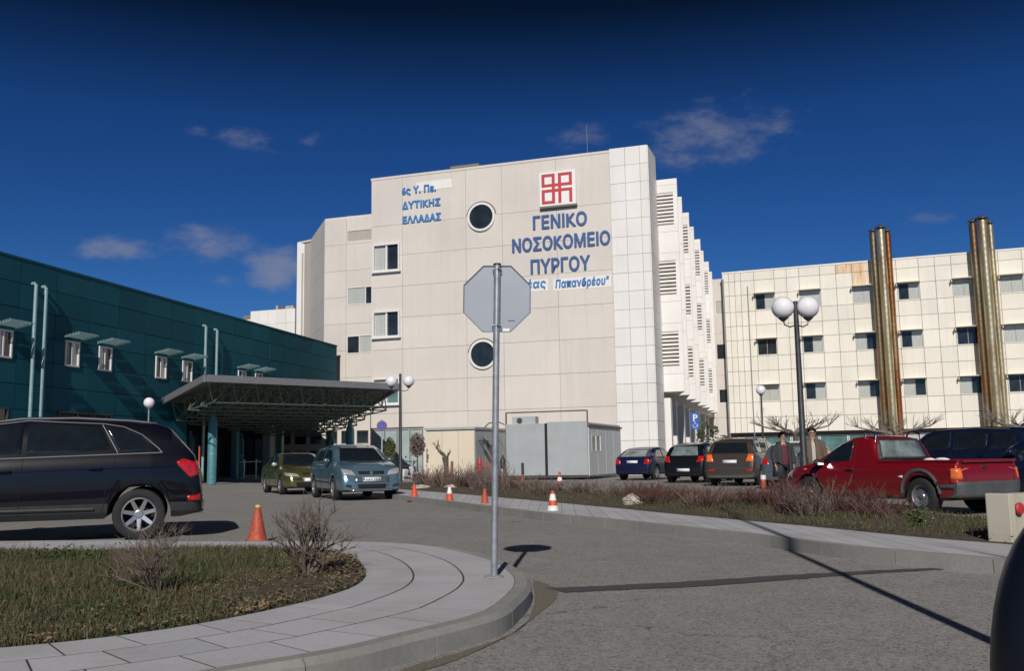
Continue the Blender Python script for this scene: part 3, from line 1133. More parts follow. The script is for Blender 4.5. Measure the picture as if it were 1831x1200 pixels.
def chimneys(pipes, label, grp):
    th = None
    for (px, py_top, D, r, dark) in pipes:
        p = plan(px, D)
        if th is None:
            th = thing('chimney_cluster', label, 'chimney', (p.x, p.y, 0), 0, grp)
            org = p
        q = p - org
        hyp = D * 1.0
        # height from the pixel row of the top
        rt = ray(px - (px - 760) * .0, py_top)
        z = EYE + rt.z / rt.y * D
        m = MB()
        prof = [(r, 0)]
        zz = 0.0
        while zz < z - 2.2:
            prof += [(r, zz), (r, zz + 1.96), (r * 1.035, zz + 1.97), (r * 1.035, zz + 2.03), (r, zz + 2.04)]
            zz += 2.05
        prof += [(r, z - .3)]
        m.lathe(prof, 28, Matrix.Translation((q.x, q.y, 0)))
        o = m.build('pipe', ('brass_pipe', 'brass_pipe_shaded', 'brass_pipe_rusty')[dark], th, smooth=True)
        cp = MB().lathe([(r * .7, z - .3), (r * .7, z - .12), (r * 1.25, z - .12), (r * 1.22, z - .05), (r * .3, z + .18)], 24, Matrix.Translation((q.x, q.y, 0)))
        cp.build('cowl', 'dark_frame', o, smooth=True)
    return th


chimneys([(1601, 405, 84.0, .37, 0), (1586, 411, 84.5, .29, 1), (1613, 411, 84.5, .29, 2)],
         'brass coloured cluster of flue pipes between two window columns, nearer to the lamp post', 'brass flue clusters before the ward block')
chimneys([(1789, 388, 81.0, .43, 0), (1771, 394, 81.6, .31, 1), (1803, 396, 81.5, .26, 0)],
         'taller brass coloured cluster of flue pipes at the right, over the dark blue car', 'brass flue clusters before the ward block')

# ---------------------------------------------------------------- teal building on the left
te = plan(601, 72.0)
tdir = ray(1300, 812)
tdir = Vector((tdir.x, tdir.y, 0)).normalized()
t0 = te - tdir * 56
TF = Facade(t0, te, 'teal_building', 'two storey dark teal panelled building on the left with slatted sun hoods over its windows')
tr = TF.root
zt_t = (TF.at(598, 618)[1] + TF.at(40, 461)[1]) / 2
LT = TF.len
print('TEAL', TF.at(598, 618), TF.at(300, 534), TF.at(40, 461), LT)
s_open = TF.at(335, 740)[0]   # beyond this the ground floor is open
ZO = 4.0
MB().box((0, .13, -.3), (s_open, 16, zt_t - .05)).box((s_open + .001, .13, ZO), (LT - .02, 16, zt_t - .05)).box((s_open + .002, 5.2, -.3), (LT - 1, 16, ZO - .01)).build('wall', 'teal_joint', tr)
MB().box((-.02, -.03, zt_t - .05), (LT + .02, 16.1, zt_t + .04)).build('parapet', 'teal_panel', tr)
twin = []
TW = [(5, 602, 634, 1), (128, 608, 656, 1), (187, 624, 664, 1), (287, 638, 680, 1), (334, 648, 684, 1), (432, 664, 690, 1), (462, 670, 690, 1)]
zc0 = TF.at(128, 610)[1]
zc1 = TF.at(128, 656)[1]
for (px, a, b, q) in TW:
    s = TF.at(px, (a + b) / 2)[0]
    twin.append((s - .46, s + .50, zc1, zc0))
    print('TW', px, s, TF.at(px, a)[1], TF.at(px, b)[1])
rows_t = [zt_t - 1.06 * k for k in range(0, 20) if zt_t - 1.06 * k > -.4][::-1]
cols_t = frange(0, LT, 2.25)
if cols_t[-1] - cols_t[-2] < .8: cols_t.pop(-2)
th_ = list(twin) + [(s_open, LT, -1, ZO)]
# long dark ground-floor windows partly behind the dark estate car
gw = []
for (pa, pb) in ((-60, 14), (105, 200)):
    gw.append((TF.at(pa, 745)[0], TF.at(pb, 745)[0], 1.2, TF.at(150, 738)[1]))
th_ += gw
panel_wall(tr, cols_t, rows_t, th_, 'teal_panel', gap=.025, seed=20, jit=.008)
for g in gw: window(tr, *g, .0, 'dark_frame', panes=('d', 'd', 'd'), fw=.06)
for i, wv in enumerate(twin):
    f = window(tr, *wv, .0, 'white_frame', panes=('c', 'd') if i % 2 == 0 else ('d', 'c'), fw=.07, proud=.05)
    h = wv[3] - wv[2]
    w = wv[1] - wv[0]
    for sxx in (-.16, w + .10):
        MB().tube([(sxx + .03, -.02, h + .10), (sxx + .03, -.88, h + .25)], .025, 5).build('hood_bracket', 'teal_pipe', f)
    for q in range(6):
        y = -.10 - q * .145
        Mx = Matrix.Translation((0, y, h + .16 + q * .028)) @ Matrix.Rotation(R(28), 4, 'X')
        MB().box((-.2, -.055, -.010), (w + .2, .055, .010), Mx).build('hood_slat', 'teal_pipe', f)
for (px, py, pb) in ((64, 505, 760), (82, 511, 760), (368, 581, 700), (388, 588, 700)):
    s = TF.at(px, py + 20, -.25)[0]
    zt1 = TF.at(px, py, -.25)[1]
    MB().tube([(s, -.05, zt1 - .05), (s, -.20, zt1 - .03), (s, -.25, zt1 - .12), (s, -.25, .2)], .075, 10).build('rain_pipe', 'teal_pipe', tr, smooth=True)
MB().box((LT - 1.2, -.02, 2.0), (LT - .9, .3, ZO)).build('corner_column', 'teal_column', tr)
for s in (s_open + 6, s_open + 12):
    if s < LT: MB().box((s, .3, -.3), (s + .35, .65, ZO)).build('pillar', 'teal_column', tr)
for k in range(6):
    s = s_open + 1 + k * 3.0
    if s + 2.8 < LT - 1: window(tr, s, s + 2.8, .1, 2.9, 5.1, 'dark_frame', panes=('d', 't'), fw=.07)

# link building with small windows in the shade under the canopy
LKF = Facade(plan(488, 69.0), plan(662, 69.0), 'entrance_block', 'shaded cream entrance wall with small square windows under the canopy')
lkr = LKF.root
MB().box((0, .13, -.3), (LKF.len, 3, 4.6)).build('wall', 'cream_concrete', lkr)
eh_ = []
for zr in ((.9, 1.9), (2.3, 3.3)):
    for k in range(6):
        eh_.append((.4 + k * 1.12, 1.3 + k * 1.12, zr[0], zr[1]))
panel_wall(lkr, [0, 2.3, 4.6, LKF.len], [-.3, 2.1, 4.6], eh_, 'cream_concrete', seed=31)
for h_ in eh_: window(lkr, *h_, .0, 'joint_cream', panes=('d',), fw=.05)
ec = plan(480, 66.5)
pc = thing('entrance_column', 'pale square column catching sunlight at the end of the teal building', 'column', (ec.x, ec.y, 0), MF.rz)
MB().box((-.3, -.3, 0), (.3, .3, 3.9)).build('shaft', 'white_panel', pc)
MB().box((-.45, -.4, 3.9), (.9, .4, 4.5)).build('bracket', 'white_panel', pc)

# ---------------------------------------------------------------- entrance canopy
cA, cB, cC = plan(288, 50), plan(365, 44), plan(712, 52)
zB = EYE + (ray(365, 672).z / ray(365, 672).y) * 44
zA = EYE + (ray(288, 715).z / ray(288, 715).y) * 50
zC = EYE + (ray(700, 688).z / ray(700, 688).y) * 52
print('CANOPY', zA, zB, zC)
cE, cG = Vector((-9.9, 61.0, 0)), Vector((-14.6, 67.8, 0))
cpoly = [cB, cC, cE, cG, cA]
M3 = Matrix(((cA.x - cB.x, cA.y - cB.y), (cC.x - cB.x, cC.y - cB.y)))
det = M3[0][0] * M3[1][1] - M3[0][1] * M3[1][0]
ga = ((zA - zB) * M3[1][1] - (zC - zB) * M3[0][1]) / det
gb = (M3[0][0] * (zC - zB) - M3[1][0] * (zA - zB)) / det
czf = lambda x, y: max(zB + ga * (x - cB.x) + gb * (y - cB.y), 3.95)
cn = thing('entrance_canopy', 'flat grey edged canopy on a dark green space frame with round teal columns', 'canopy', (cB.x, cB.y, 0))
o0 = cn.location


def inpoly(x, y, poly):
    c = False
    n = len(poly)
    for i in range(n):
        a, b = poly[i], poly[(i + 1) % n]
        if (a.y > y) != (b.y > y) and x < (b.x - a.x) * (y - a.y) / (b.y - a.y) + a.x: c = not c
    return c


m = MB()
vs = [(p.x - o0.x, p.y - o0.y, czf(p.x, p.y) - .02) for p in cpoly] + [(p.x - o0.x, p.y - o0.y, czf(p.x, p.y) - .12) for p in cpoly]
n = 5
m.add(vs, [tuple(range(n)), tuple(range(2 * n - 1, n - 1, -1))] + [((i + 1) % n, i, i + n, (i + 1) % n + n) for i in range(n)])
m.build('roof_sheet', 'roof_sheet', cn)
for i in range(5):
    a, b = cpoly[i], cpoly[(i + 1) % 5]
    A = Vector((a.x - o0.x, a.y - o0.y, czf(a.x, a.y)))
    B = Vector((b.x - o0.x, b.y - o0.y, czf(b.x, b.y)))
    dn = (B - A)
    dn.z = 0
    dn.normalize()
    nrm = Vector((dn.y, -dn.x, 0))
    m = MB()
    q = [A, B]
    vs = []
    for p in q:
        for (o, z) in ((.02, .04), (.14, .04), (.14, -.29), (.02, -.29)):
            vs.append(p + nrm * o + Vector((0, 0, z)))
    m.add(vs, [(0, 1, 2, 3), (7, 6, 5, 4), (0, 4, 5, 1), (1, 5, 6, 2), (2, 6, 7, 3), (3, 7, 4, 0)])
    m.build('fascia', 'canopy_edge', cn)
ax = (cC - cB).normalized()
ay = Vector((-ax.y, ax.x, 0))
step = 1.25
top, bot = {}, {}
for i in range(0, 14):
    for j in range(0, 22):
        p = cB + ax * (i * step + .15) + ay * (j * step + .15) - ax * 3.2 * 0
        if inpoly(p.x, p.y, cpoly): top[(i, j)] = Vector((p.x - o0.x, p.y - o0.y, czf(p.x, p.y) - .2))
        p2 = p + (ax + ay) * step / 2
        if inpoly(p2.x, p2.y, cpoly): bot[(i, j)] = Vector((p2.x - o0.x, p2.y - o0.y, czf(p2.x, p2.y) - 1.12))
m = MB()
for (i, j), p in top.items():
    for d in ((1, 0), (0, 1)):
        q = top.get((i + d[0], j + d[1]))
        if q: m.tube([p, q], .035, 4, False)
    for d in ((0, 0), (-1, 0), (0, -1), (-1, -1)):
        q = bot.get((i + d[0], j + d[1]))
        if q: m.tube([p, q], .028, 4, False)
for (i, j), p in bot.items():
    for d in ((1, 0), (0, 1)):
        q = bot.get((i + d[0], j + d[1]))
        if q: m.tube([p, q], .035, 4, False)
tag(m.build('truss', 'truss_green', cn), kind='stuff')
for (px, D, r) in ((379, 49.5, .235), (338, 57, .25), (626, 59.0, .26), (590, 64.5, .25), (430, 64, .22)):
    p = plan(px, D)
    zt = czf(p.x, p.y) - 1.15
    c = MB().lathe([(r, .02), (r, zt - .35), (r * .55, zt), (r * .5, zt + .25)], 24, Matrix.Translation((p.x - o0.x, p.y - o0.y, 0)))
    c.build('column', 'teal_column', cn, smooth=True)
    MB().lathe([(r * 1.04, 1.55), (r * 1.04, 1.62)], 24, Matrix.Translation((p.x - o0.x, p.y - o0.y, 0))).build('collar', 'galvanised', cn, smooth=True)
p = plan(362, 55)
MB().tube([(p.x - o0.x, p.y - o0.y, .1), (p.x - o0.x, p.y - o0.y, 4.2)], .09, 10).build('drain_pipe', 'pole_pale', cn, smooth=True)
# handrail by the entrance
hp = plan(437, 56)
hr = thing('entrance_handrail', 'white tubular handrail at the entrance under the canopy', 'handrail', (hp.x, hp.y, .14), MF.rz)
MB().tube([(0, 0, 0), (0, 0, 1.15)], .04, 8).tube([(.8, 0, 0), (.8, 0, 1.15)], .03, 8).tube([(-.3, 0, 1.0), (1.1, 0, 1.0)], .035, 8).tube([(0, 0, .2), (1.0, 0, .2)], .02, 8).build('rail', 'white_frame', hr, smooth=True)

# ================================================================== GROUND
def strip_mesh(name, mat, L, Rr, z0, z1, parent=None):
    """closed slab between two matched plan polylines"""
    m = MB()
    n = len(L)
    vs = []
    for a, b in zip(L, Rr):
        vs += [(a.x, a.y, z1), (b.x, b.y, z1), (a.x, a.y, z0), (b.x, b.y, z0)]
    fs = []
    for i in range(n - 1):
        k = i * 4
        fs += [(k, k + 1, k + 5, k + 4), (k + 1, k + 3, k + 7, k + 5), (k + 2, k, k + 4, k + 6)]
    fs += [(0, 2, 3, 1), (4 * n - 4, 4 * n - 3, 4 * n - 1, 4 * n - 2)]
    m.add(vs, fs)
    me = m.mesh(name, mat)
    bm = bmesh.new()
    bm.from_mesh(me)
    bmesh.ops.recalc_face_normals(bm, faces=bm.faces)
    bm.to_mesh(me)
    bm.free()
    return me


g = MB()
g.add([(-1200, -60, 0), (1200, -60, 0), (1200, 1500, 0), (-1200, 1500, 0)], [(0, 1, 2, 3)])
tag(g.build('road', 'asphalt'), kind='structure')

KZ = .14      # kerb height
GP = lambda l, z: [Vector(ground(x, y, z)[:2]) for x, y in l]
# --- island on the left: outlines run from the far left, round the nose, to the near left
outer_px = [(0, 969), (300, 969), (600, 969), (731, 973), (813, 985), (878, 1003), (914, 1026), (920, 1046), (896, 1072), (852, 1098), (698, 1136), (600, 1159), (440, 1186)]
bed_px = [(0, 989), (115, 989), (268, 985), (420, 982), (554, 981), (612, 990), (640, 1004), (652, 1022), (648, 1038), (616, 1056), (530, 1080), (382, 1111), (180, 1141)]
outer = GP(outer_px, KZ)
bed = GP(bed_px, KZ)
outer = [outer[0] + Vector((-14, .4))] + outer
ev = (outer[-1] - outer[-2]).normalized()
outer += [outer[-1] + Vector((-.8, -.62)), outer[-1] + Vector((-3.2, -1.9))]
bed = [bed[0] + Vector((-14, .4))] + bed
bed += [bed[-1] + Vector((-.8, -.42)), bed[-1] + Vector((-3.6, -1.7))]
o_s = resample(smooth_path(outer, n=8), 400)
b_s = resample(smooth_path(bed, n=8), 400)


def offset(poly, d):
    out = []
    n = len(poly)
    for i in range(n):
        t = (poly[min(n - 1, i + 1)] - poly[max(0, i - 1)]).normalized()
        out.append(poly[i] + Vector((t.y, -t.x)) * d)
    return out


def matched(src, dst, n):
    """points on dst matched to src by closest direction, monotone"""
    out = []
    j = 0
    S = resample(src, n)
    for i, p in enumerate(S):
        t = (S[min(n - 1, i + 1)] - S[max(0, i - 1)]).normalized()
        best, bj = 1e9, j
        for k in range(j, len(dst)):
            v = dst[k] - p
            c = abs(v.dot(t)) + .15 * v.length
            if c < best: best, bj = c, k
            if k - j > 60 and best < .1: break
        j = bj
        out.append(dst[j])
    return S, out


kerb_out = offset(o_s, -.13)
rs_ = sum((kerb_out[200] - o_s[200]))if False else 0
if (kerb_out[200] - b_s[200]).length < (o_s[200] - b_s[200]).length:
    kerb_out = offset(o_s, .13)
    SGN = 1
else:
    SGN = -1
isl = thing('traffic_island_pavement', None, None)
del_keys = [k for k in isl.keys()]
isl.name = 'pavement'
isl['kind'] = 'structure'
NS, MS = matched(o_s, b_s, 121)
# joint bed under the slabs
link('joint_bed', strip_mesh('joint_bed', 'paving_joint', NS, MS, 0, KZ - .0009), isl)
rd = random.Random(5)
ROWS = 3
cuts = {}
step_n = 2
for r in range(ROWS):
    f0, f1 = r / ROWS, (r + 1) / ROWS
    off = (0, 1, 0)[r]
    i = 0
    edges = [0] + list(range(step_n + off, 120, step_n)) + [120]
    for a, b in zip(edges, edges[1:]):
        cells = []
        L_, R_ = [], []
        for k in range(a, b + 1):
            d = (MS[k] - NS[k])
            wl = d.length or 1
            L_.append(NS[k] + d * f0 + d / wl * (.008 if r else .004))
            R_.append(NS[k] + d * f1 - d / wl * .008)
        # shrink ends for the joint
        for Q in (L_, R_):
            t = (Q[1] - Q[0])
            if t.length > .03: Q[0] = Q[0] + t.normalized() * .006
            t = (Q[-2] - Q[-1])
            if t.length > .03: Q[-1] = Q[-1] + t.normalized() * .006
        if (L_[0] - L_[-1]).length < .06 and (R_[0] - R_[-1]).length < .06: continue
        link('slab', strip_mesh('slab', 'paving_slab', L_, R_, 0.02, KZ + rd.uniform(-.0004, .0004)), isl)
# kerb stones: sloped outer face, about 0.9 m long
ks = resample(o_s, 401)
ko = offset(ks, .13 * SGN)
kt = offset(ks, .095 * SGN)
lens = [0]
for a, b in zip(ks, ks[1:]): lens.append(lens[-1] + (b - a).length)
i = 0
while i < 400:
    j = i
    while j < 400 and lens[j] - lens[i] < .88: j += 1
    j = min(j, 400)
    if j == i: break
    vs, fs = [], []
    idx = list(range(i, j + 1))
    for k in idx:
        e = .0
        vs += [(ks[k].x, ks[k].y, KZ + .001), (kt[k].x, kt[k].y, KZ + .001), (ko[k].x, ko[k].y, KZ - .035), (ko[k].x, ko[k].y, -.05), (ks[k].x, ks[k].y, -.05)]
    # joint: pull both ends in
    for base, nb in ((0, 5), (len(vs) - 5, len(vs) - 10)):
        for q in range(5):
            a, b = Vector(vs[base + q]), Vector(vs[nb + q])
            d = (b - a)
            if d.length > .012: vs[base + q] = tuple(a + d.normalized() * .005)
    for k in range(len(idx) - 1):
        p = k * 5
        for q in range(5):
            fs.append((p + q, p + (q + 1) % 5, p + 5 + (q + 1) % 5, p + 5 + q))
    fs += [(0, 1, 2, 3, 4), tuple(len(vs) - 1 - q for q in range(5))]
    me = MB().add(vs, fs).mesh('kerb_stone', 'kerb_stone')
    bm = bmesh.new()
    bm.from_mesh(me)
    bmesh.ops.recalc_face_normals(bm, faces=bm.faces)
    bm.to_mesh(me)
    bm.free()
    link('kerb_stone', me, isl)
    i = j
# bed
bp = [p for p in b_s]
cl = Vector((bp[0].x, (bp[0].y + bp[-1].y) / 2))
m = MB()
NB = 24
far_s = b_s[:200]
half = max(range(400), key=lambda k: b_s[k].x)
A_ = resample(b_s[:half + 1], 60)
B_ = resample(b_s[half:][::-1], 60)
vs, fs = [], []
for i in range(60):
    for j in range(NB + 1):
        p = A_[i].lerp(B_[i], j / NB)
        e = min(1, min(j, NB - j) / 3) * min(1, (59 - i) / 3)
        z = KZ - .02 + e * (.035 + .05 * noise.noise(Vector((p.x * .9, p.y * .9, 3))) + .015 * noise.noise(Vector((p.x * 5, p.y * 5, 3))))
        vs.append((p.x, p.y, z))
for i in range(59):
    for j in range(NB):
        a = i * (NB + 1) + j
        fs.append((a, a + 1, a + NB + 2, a + NB + 1))
m.add(vs, fs)
o = m.build('island_soil', 'soil', smooth=True)
o.name = 'flower_bed_soil'
tag(o, kind='structure')
bed_poly = [Vector((p.x, p.y, 0)) for p in b_s[::6]]


def in_bed(x, y):
    return inpoly(x, y, bed_poly)


# grass blades
rd = random.Random(11)
vs, fs = [], []
tries = 0
xmin, xmax = -9.5, max(p.x for p in bed_poly)
ymin, ymax = min(p.y for p in bed_poly), max(p.y for p in bed_poly)
cnt = 0
while cnt < 62000 and tries < 600000:
    tries += 1
    x, y = rd.uniform(xmin, xmax), rd.uniform(ymin, ymax)
    if x < -y * .62 - .6: continue
    if not in_bed(x, y): continue
    dn = .5 + .5 * noise.noise(Vector((x * .8, y * .8, 7)))
    dn2 = .5 + .5 * noise.noise(Vector((x * 3, y * 3, 1)))
    edge_r = max(0, min(1, (xmax - x - .5) / 1.3))
    if rd.random() > (dn * .9 + dn2 * .5 + .1) * (edge_r * .9 + .06): continue
    h = rd.uniform(.03, .085) * (.6 + .8 * dn)
    if rd.random() < .02: h *= 2.2
    a = rd.uniform(0, 2 * pi)
    w = rd.uniform(.003, .006)
    lx, ly = rd.uniform(-.5, .5) * h, rd.uniform(-.5, .5) * h
    z = KZ - .01
    k = len(vs)
    ca, sa = cos(a) * w, sin(a) * w
    vs += [(x - ca, y - sa, z), (x + ca, y + sa, z), (x + lx * .4 + ca * .7, y + ly * .4 + sa * .7, z + h * .6), (x + lx * .4 - ca * .7, y + ly * .4 - sa * .7, z + h * .6), (x + lx, y + ly, z + h)]
    fs += [(k, k + 1, k + 2, k + 3), (k + 3, k + 2, k + 4)]
    cnt += 1
tag(MB().add(vs, fs).build('grass', 'grass_blade'), 'short green and brown grass growing in the bed of the paved island', 'grass', kind='stuff')
# dry leaves and bits
vs, fs = [], []
n = 0
tries = 0
while n < 7500 and tries < 130000:
    tries += 1
    x, y = rd.uniform(xmin, xmax), rd.uniform(ymin, ymax)
    if x < -y * .62 - .6 or not in_bed(x, y): continue
    near = max(0, 1 - (xmax - x) / 1.8)
    lowy = max(0, 1 - (y - (ymin)) / 3.0)
    if rd.random() > .16 + near * .9 + .1 * lowy: continue
    r = rd.uniform(.008, .024)
    a = rd.uniform(0, 6.28)
    t1, t2 = rd.uniform(-.5, .5), rd.uniform(-.5, .5)
    z = KZ + rd.uniform(0.012, .035)
    k = len(vs)
    for (u, v_) in ((-1, 0), (-.2, -.55), (1, 0), (-.1, .6)):
        X, Y = u * cos(a) - v_ * sin(a), u * sin(a) + v_ * cos(a)
        vs.append((x + X * r, y + Y * r, z + (X * t1 + Y * t2) * r))
    fs += [(k, k + 1, k + 2, k + 3)]
    n += 1
tag(MB().add(vs, fs).build('fallen_leaves', 'leaf_dry'), 'dry brown fallen leaves lying thick at the rounded tip of the bed', 'leaves', kind='stuff')
# grit that has gathered along the kerb nose
gpx = [(954, 1040), (975, 1045), (996, 1056), (992, 1075), (962, 1100), (915, 1135), (830, 1176), (760, 1200), (690, 1215), (740, 1192), (829, 1166), (926, 1130), (952, 1092), (956, 1066)]
gp = smooth_path(GP(gpx, 0), True, 5)
MB().add([(p.x, p.y, .004) for p in gp], [tuple(range(len(gp)))]).build('road_grit', 'grit')['kind'] = 'structure'
# strip of dark patched asphalt across the road
tp = GP([(975, 1053), (1100, 1048), (1250, 1040), (1400, 1030), (1550, 1022), (1700, 1015)], 0)
bp2 = GP([(1712, 1018), (1560, 1027), (1400, 1039), (1250, 1050), (1120, 1056), (1010, 1061)], 0)
rd = random.Random(8)
ring = [p + Vector((rd.uniform(-.01, .01), rd.uniform(-.02, .02))) for p in resample(smooth_path(tp, n=6), 60)] + \
       [p + Vector((rd.uniform(-.01, .01), rd.uniform(-.02, .02))) for p in resample(smooth_path(bp2, n=6), 60)]
bm = bmesh.new()
f = bm.faces.new([bm.verts.new((p.x, p.y, .005)) for p in ring])
bmesh.ops.triangulate(bm, faces=[f])
me = bpy.data.meshes.new('road_patch')
bm.to_mesh(me)
bm.free()
me.materials.append(MATS['tar_strip'])
tag(link('road_patch', me), kind='structure')

# --- right pavement
kf_px = [(708, 884), (724, 886.5), (800, 895), (888, 906), (1000, 919), (1100, 928), (1200, 938.5), (1372, 956), (1545, 977), (1803, 999), (1990, 1012)]
kb_px = [(708, 875), (724, 876), (800, 882), (888, 889.5), (993, 899), (1100, 909), (1200, 919), (1330, 931), (1441, 941), (1648, 961.6), (1817, 975)]
kf, kb = GP(kf_px, KZ), GP(kb_px, KZ)
kf += [kf[-1] + (kf[-1] - kf[-2]).normalized() * 9]
kb += [kb[-1] + (kb[-1] - kb[-2]).normalized() * 9]
pv = thing('pavement', None, None)
pv.name = 'pavement'
pv['kind'] = 'structure'
kf_s = resample(smooth_path(kf, n=8), 181)
kb_s = resample(smooth_path(kb, n=8), 181)
link('joint_bed', strip_mesh('joint_bed', 'paving_joint', kf_s, kb_s, 0, KZ - .0009), pv)
rd = random.Random(2)
for i in range(0, 180, 3):
    if i % 3: continue
    for r in range(2):
        L_, R_ = [], []
        for k in range(i, i + 4):
            d = kb_s[k] - kf_s[k]
            wl = d.length or 1
            L_.append(kf_s[k] + d * (r / 2) + d / wl * .006)
            R_.append(kf_s[k] + d * ((r + 1) / 2) - d / wl * .006)
        for Q in (L_, R_):
            Q[0] = Q[0] + (Q[1] - Q[0]).normalized() * .008
            Q[-1] = Q[-1] + (Q[-2] - Q[-1]).normalized() * .008
        link('slab', strip_mesh('slab', 'paving_slab', L_, R_, .02, KZ + rd.uniform(-.0004, .0004)), pv)
# kerb towards the camera
ko_s = offset(kf_s, .12)
if ko_s[90].y > kf_s[90].y: ko_s = offset(kf_s, -.12)
L0 = 0
i = 0
lens = [0]
for a, b in zip(kf_s, kf_s[1:]): lens.append(lens[-1] + (b - a).length)
while i < 180:
    j = i + 1
    while j < 180 and lens[j] - lens[i] < 1.0: j += 1
    L_, R_ = kf_s[i:j + 1], ko_s[i:j + 1]
    L_, R_ = list(L_), list(R_)
    for Q in (L_, R_):
        Q[0] = Q[0] + (Q[1] - Q[0]).normalized() * .006
        Q[-1] = Q[-1] + (Q[-2] - Q[-1]).normalized() * .006
    link('kerb_stone', strip_mesh('kerb_stone', 'kerb_stone', L_, R_, -.05, KZ + .002), pv)
    i = j
# planting bed behind it
hb_px = [(708, 866), (745, 862), (830, 858), (888, 866), (993, 872), (1100, 879), (1200, 884), (1330, 893), (1441, 900), (1600, 914), (1760, 932)]
hb = GP(hb_px, KZ)
hb += [hb[-1] + (hb[-1] - hb[-2]).normalized() * 9]
hb_s = resample(smooth_path(hb, n=8), 181)
vs, fs = [], []
NJ = 10
for i in range(181):
    for j in range(NJ + 1):
        p = kb_s[i].lerp(hb_s[i], j / NJ)
        e = min(1, min(j, NJ - j) / 2)
        vs.append((p.x, p.y, KZ - .03 + e * (.05 + .05 * noise.noise(Vector((p.x * .7, p.y * .7, 1))))))
for i in range(180):
    for j in range(NJ):
        a = i * (NJ + 1) + j
        fs.append((a, a + NJ + 1, a + NJ + 2, a + 1))
o = MB().add(vs, fs).build('planting_bed_soil', 'soil', smooth=True)
tag(o, kind='structure')
# pale kerb at the back of the bed
hk = offset(hb_s, .12)
if hk[90].y < hb_s[90].y: hk = offset(hb_s, -.12)
bk = thing('back_kerb', None, None)
bk['kind'] = 'structure'
for i in range(0, 180, 4):
    L_, R_ = list(hb_s[i:i + 5]), list(hk[i:i + 5])
    for Q in (L_, R_): Q[-1] = Q[-1] + (Q[-2] - Q[-1]).normalized() * .01
    link('kerb_stone', strip_mesh('kerb_stone', 'paving_slab', L_, R_, -.05, KZ + .03), bk)
# raised paving in front of the main block and under the canopy
fp = [MF.root.matrix_basis @ Vector(v) for v in ((-6, -9.3, 0), (8.2, -9.3, 0), (12.8, -2.6, 0), (17, -3.0, 0), (17, .2, 0), (0, .2, 0), (-6, 2, 0))]
c1 = ground(330, 861, 0)
c2 = ground(640, 861, 0)
low = [(c1.x - 1, c1.y - .0), (c2.x + 4.5, c2.y - .5), (c2.x + 5.5, c2.y + 5), (-9.5, 62.5), (-12, 72), (-24, 72), (-24, c1.y + 1)]
o = MB().prism(low, -.05, .15).build('forecourt_pavement', 'paving_slab')
tag(o, kind='structure')
low2 = [ground(742, 861, 0), ground(1096, 851, 0), ground(1250, 838, 0), Vector((22, 100, 0)), Vector((-8.6, 61.7, 0)), Vector((-7.5, 57, 0))]
o = MB().prism([(p.x, p.y) for p in low2], -.05, .08).build('apron_pavement', 'paving_slab')
tag(o, kind='structure')

# ================================================================== VEHICLES
def interp(pts, x):
    if x <= pts[0][0]: return pts[0][1]
    for (a, va), (b, vb) in zip(pts, pts[1:]):
        if x <= b:
            return va if b == a else va + (vb - va) * (x - a) / (b - a)
    return pts[-1][1]


def smoothf(pts, r=.05):
    def f(x):
        s = 0
        for k in range(-4, 5):
            s += interp(pts, x + r * k / 4)
        return s / 9
    return f


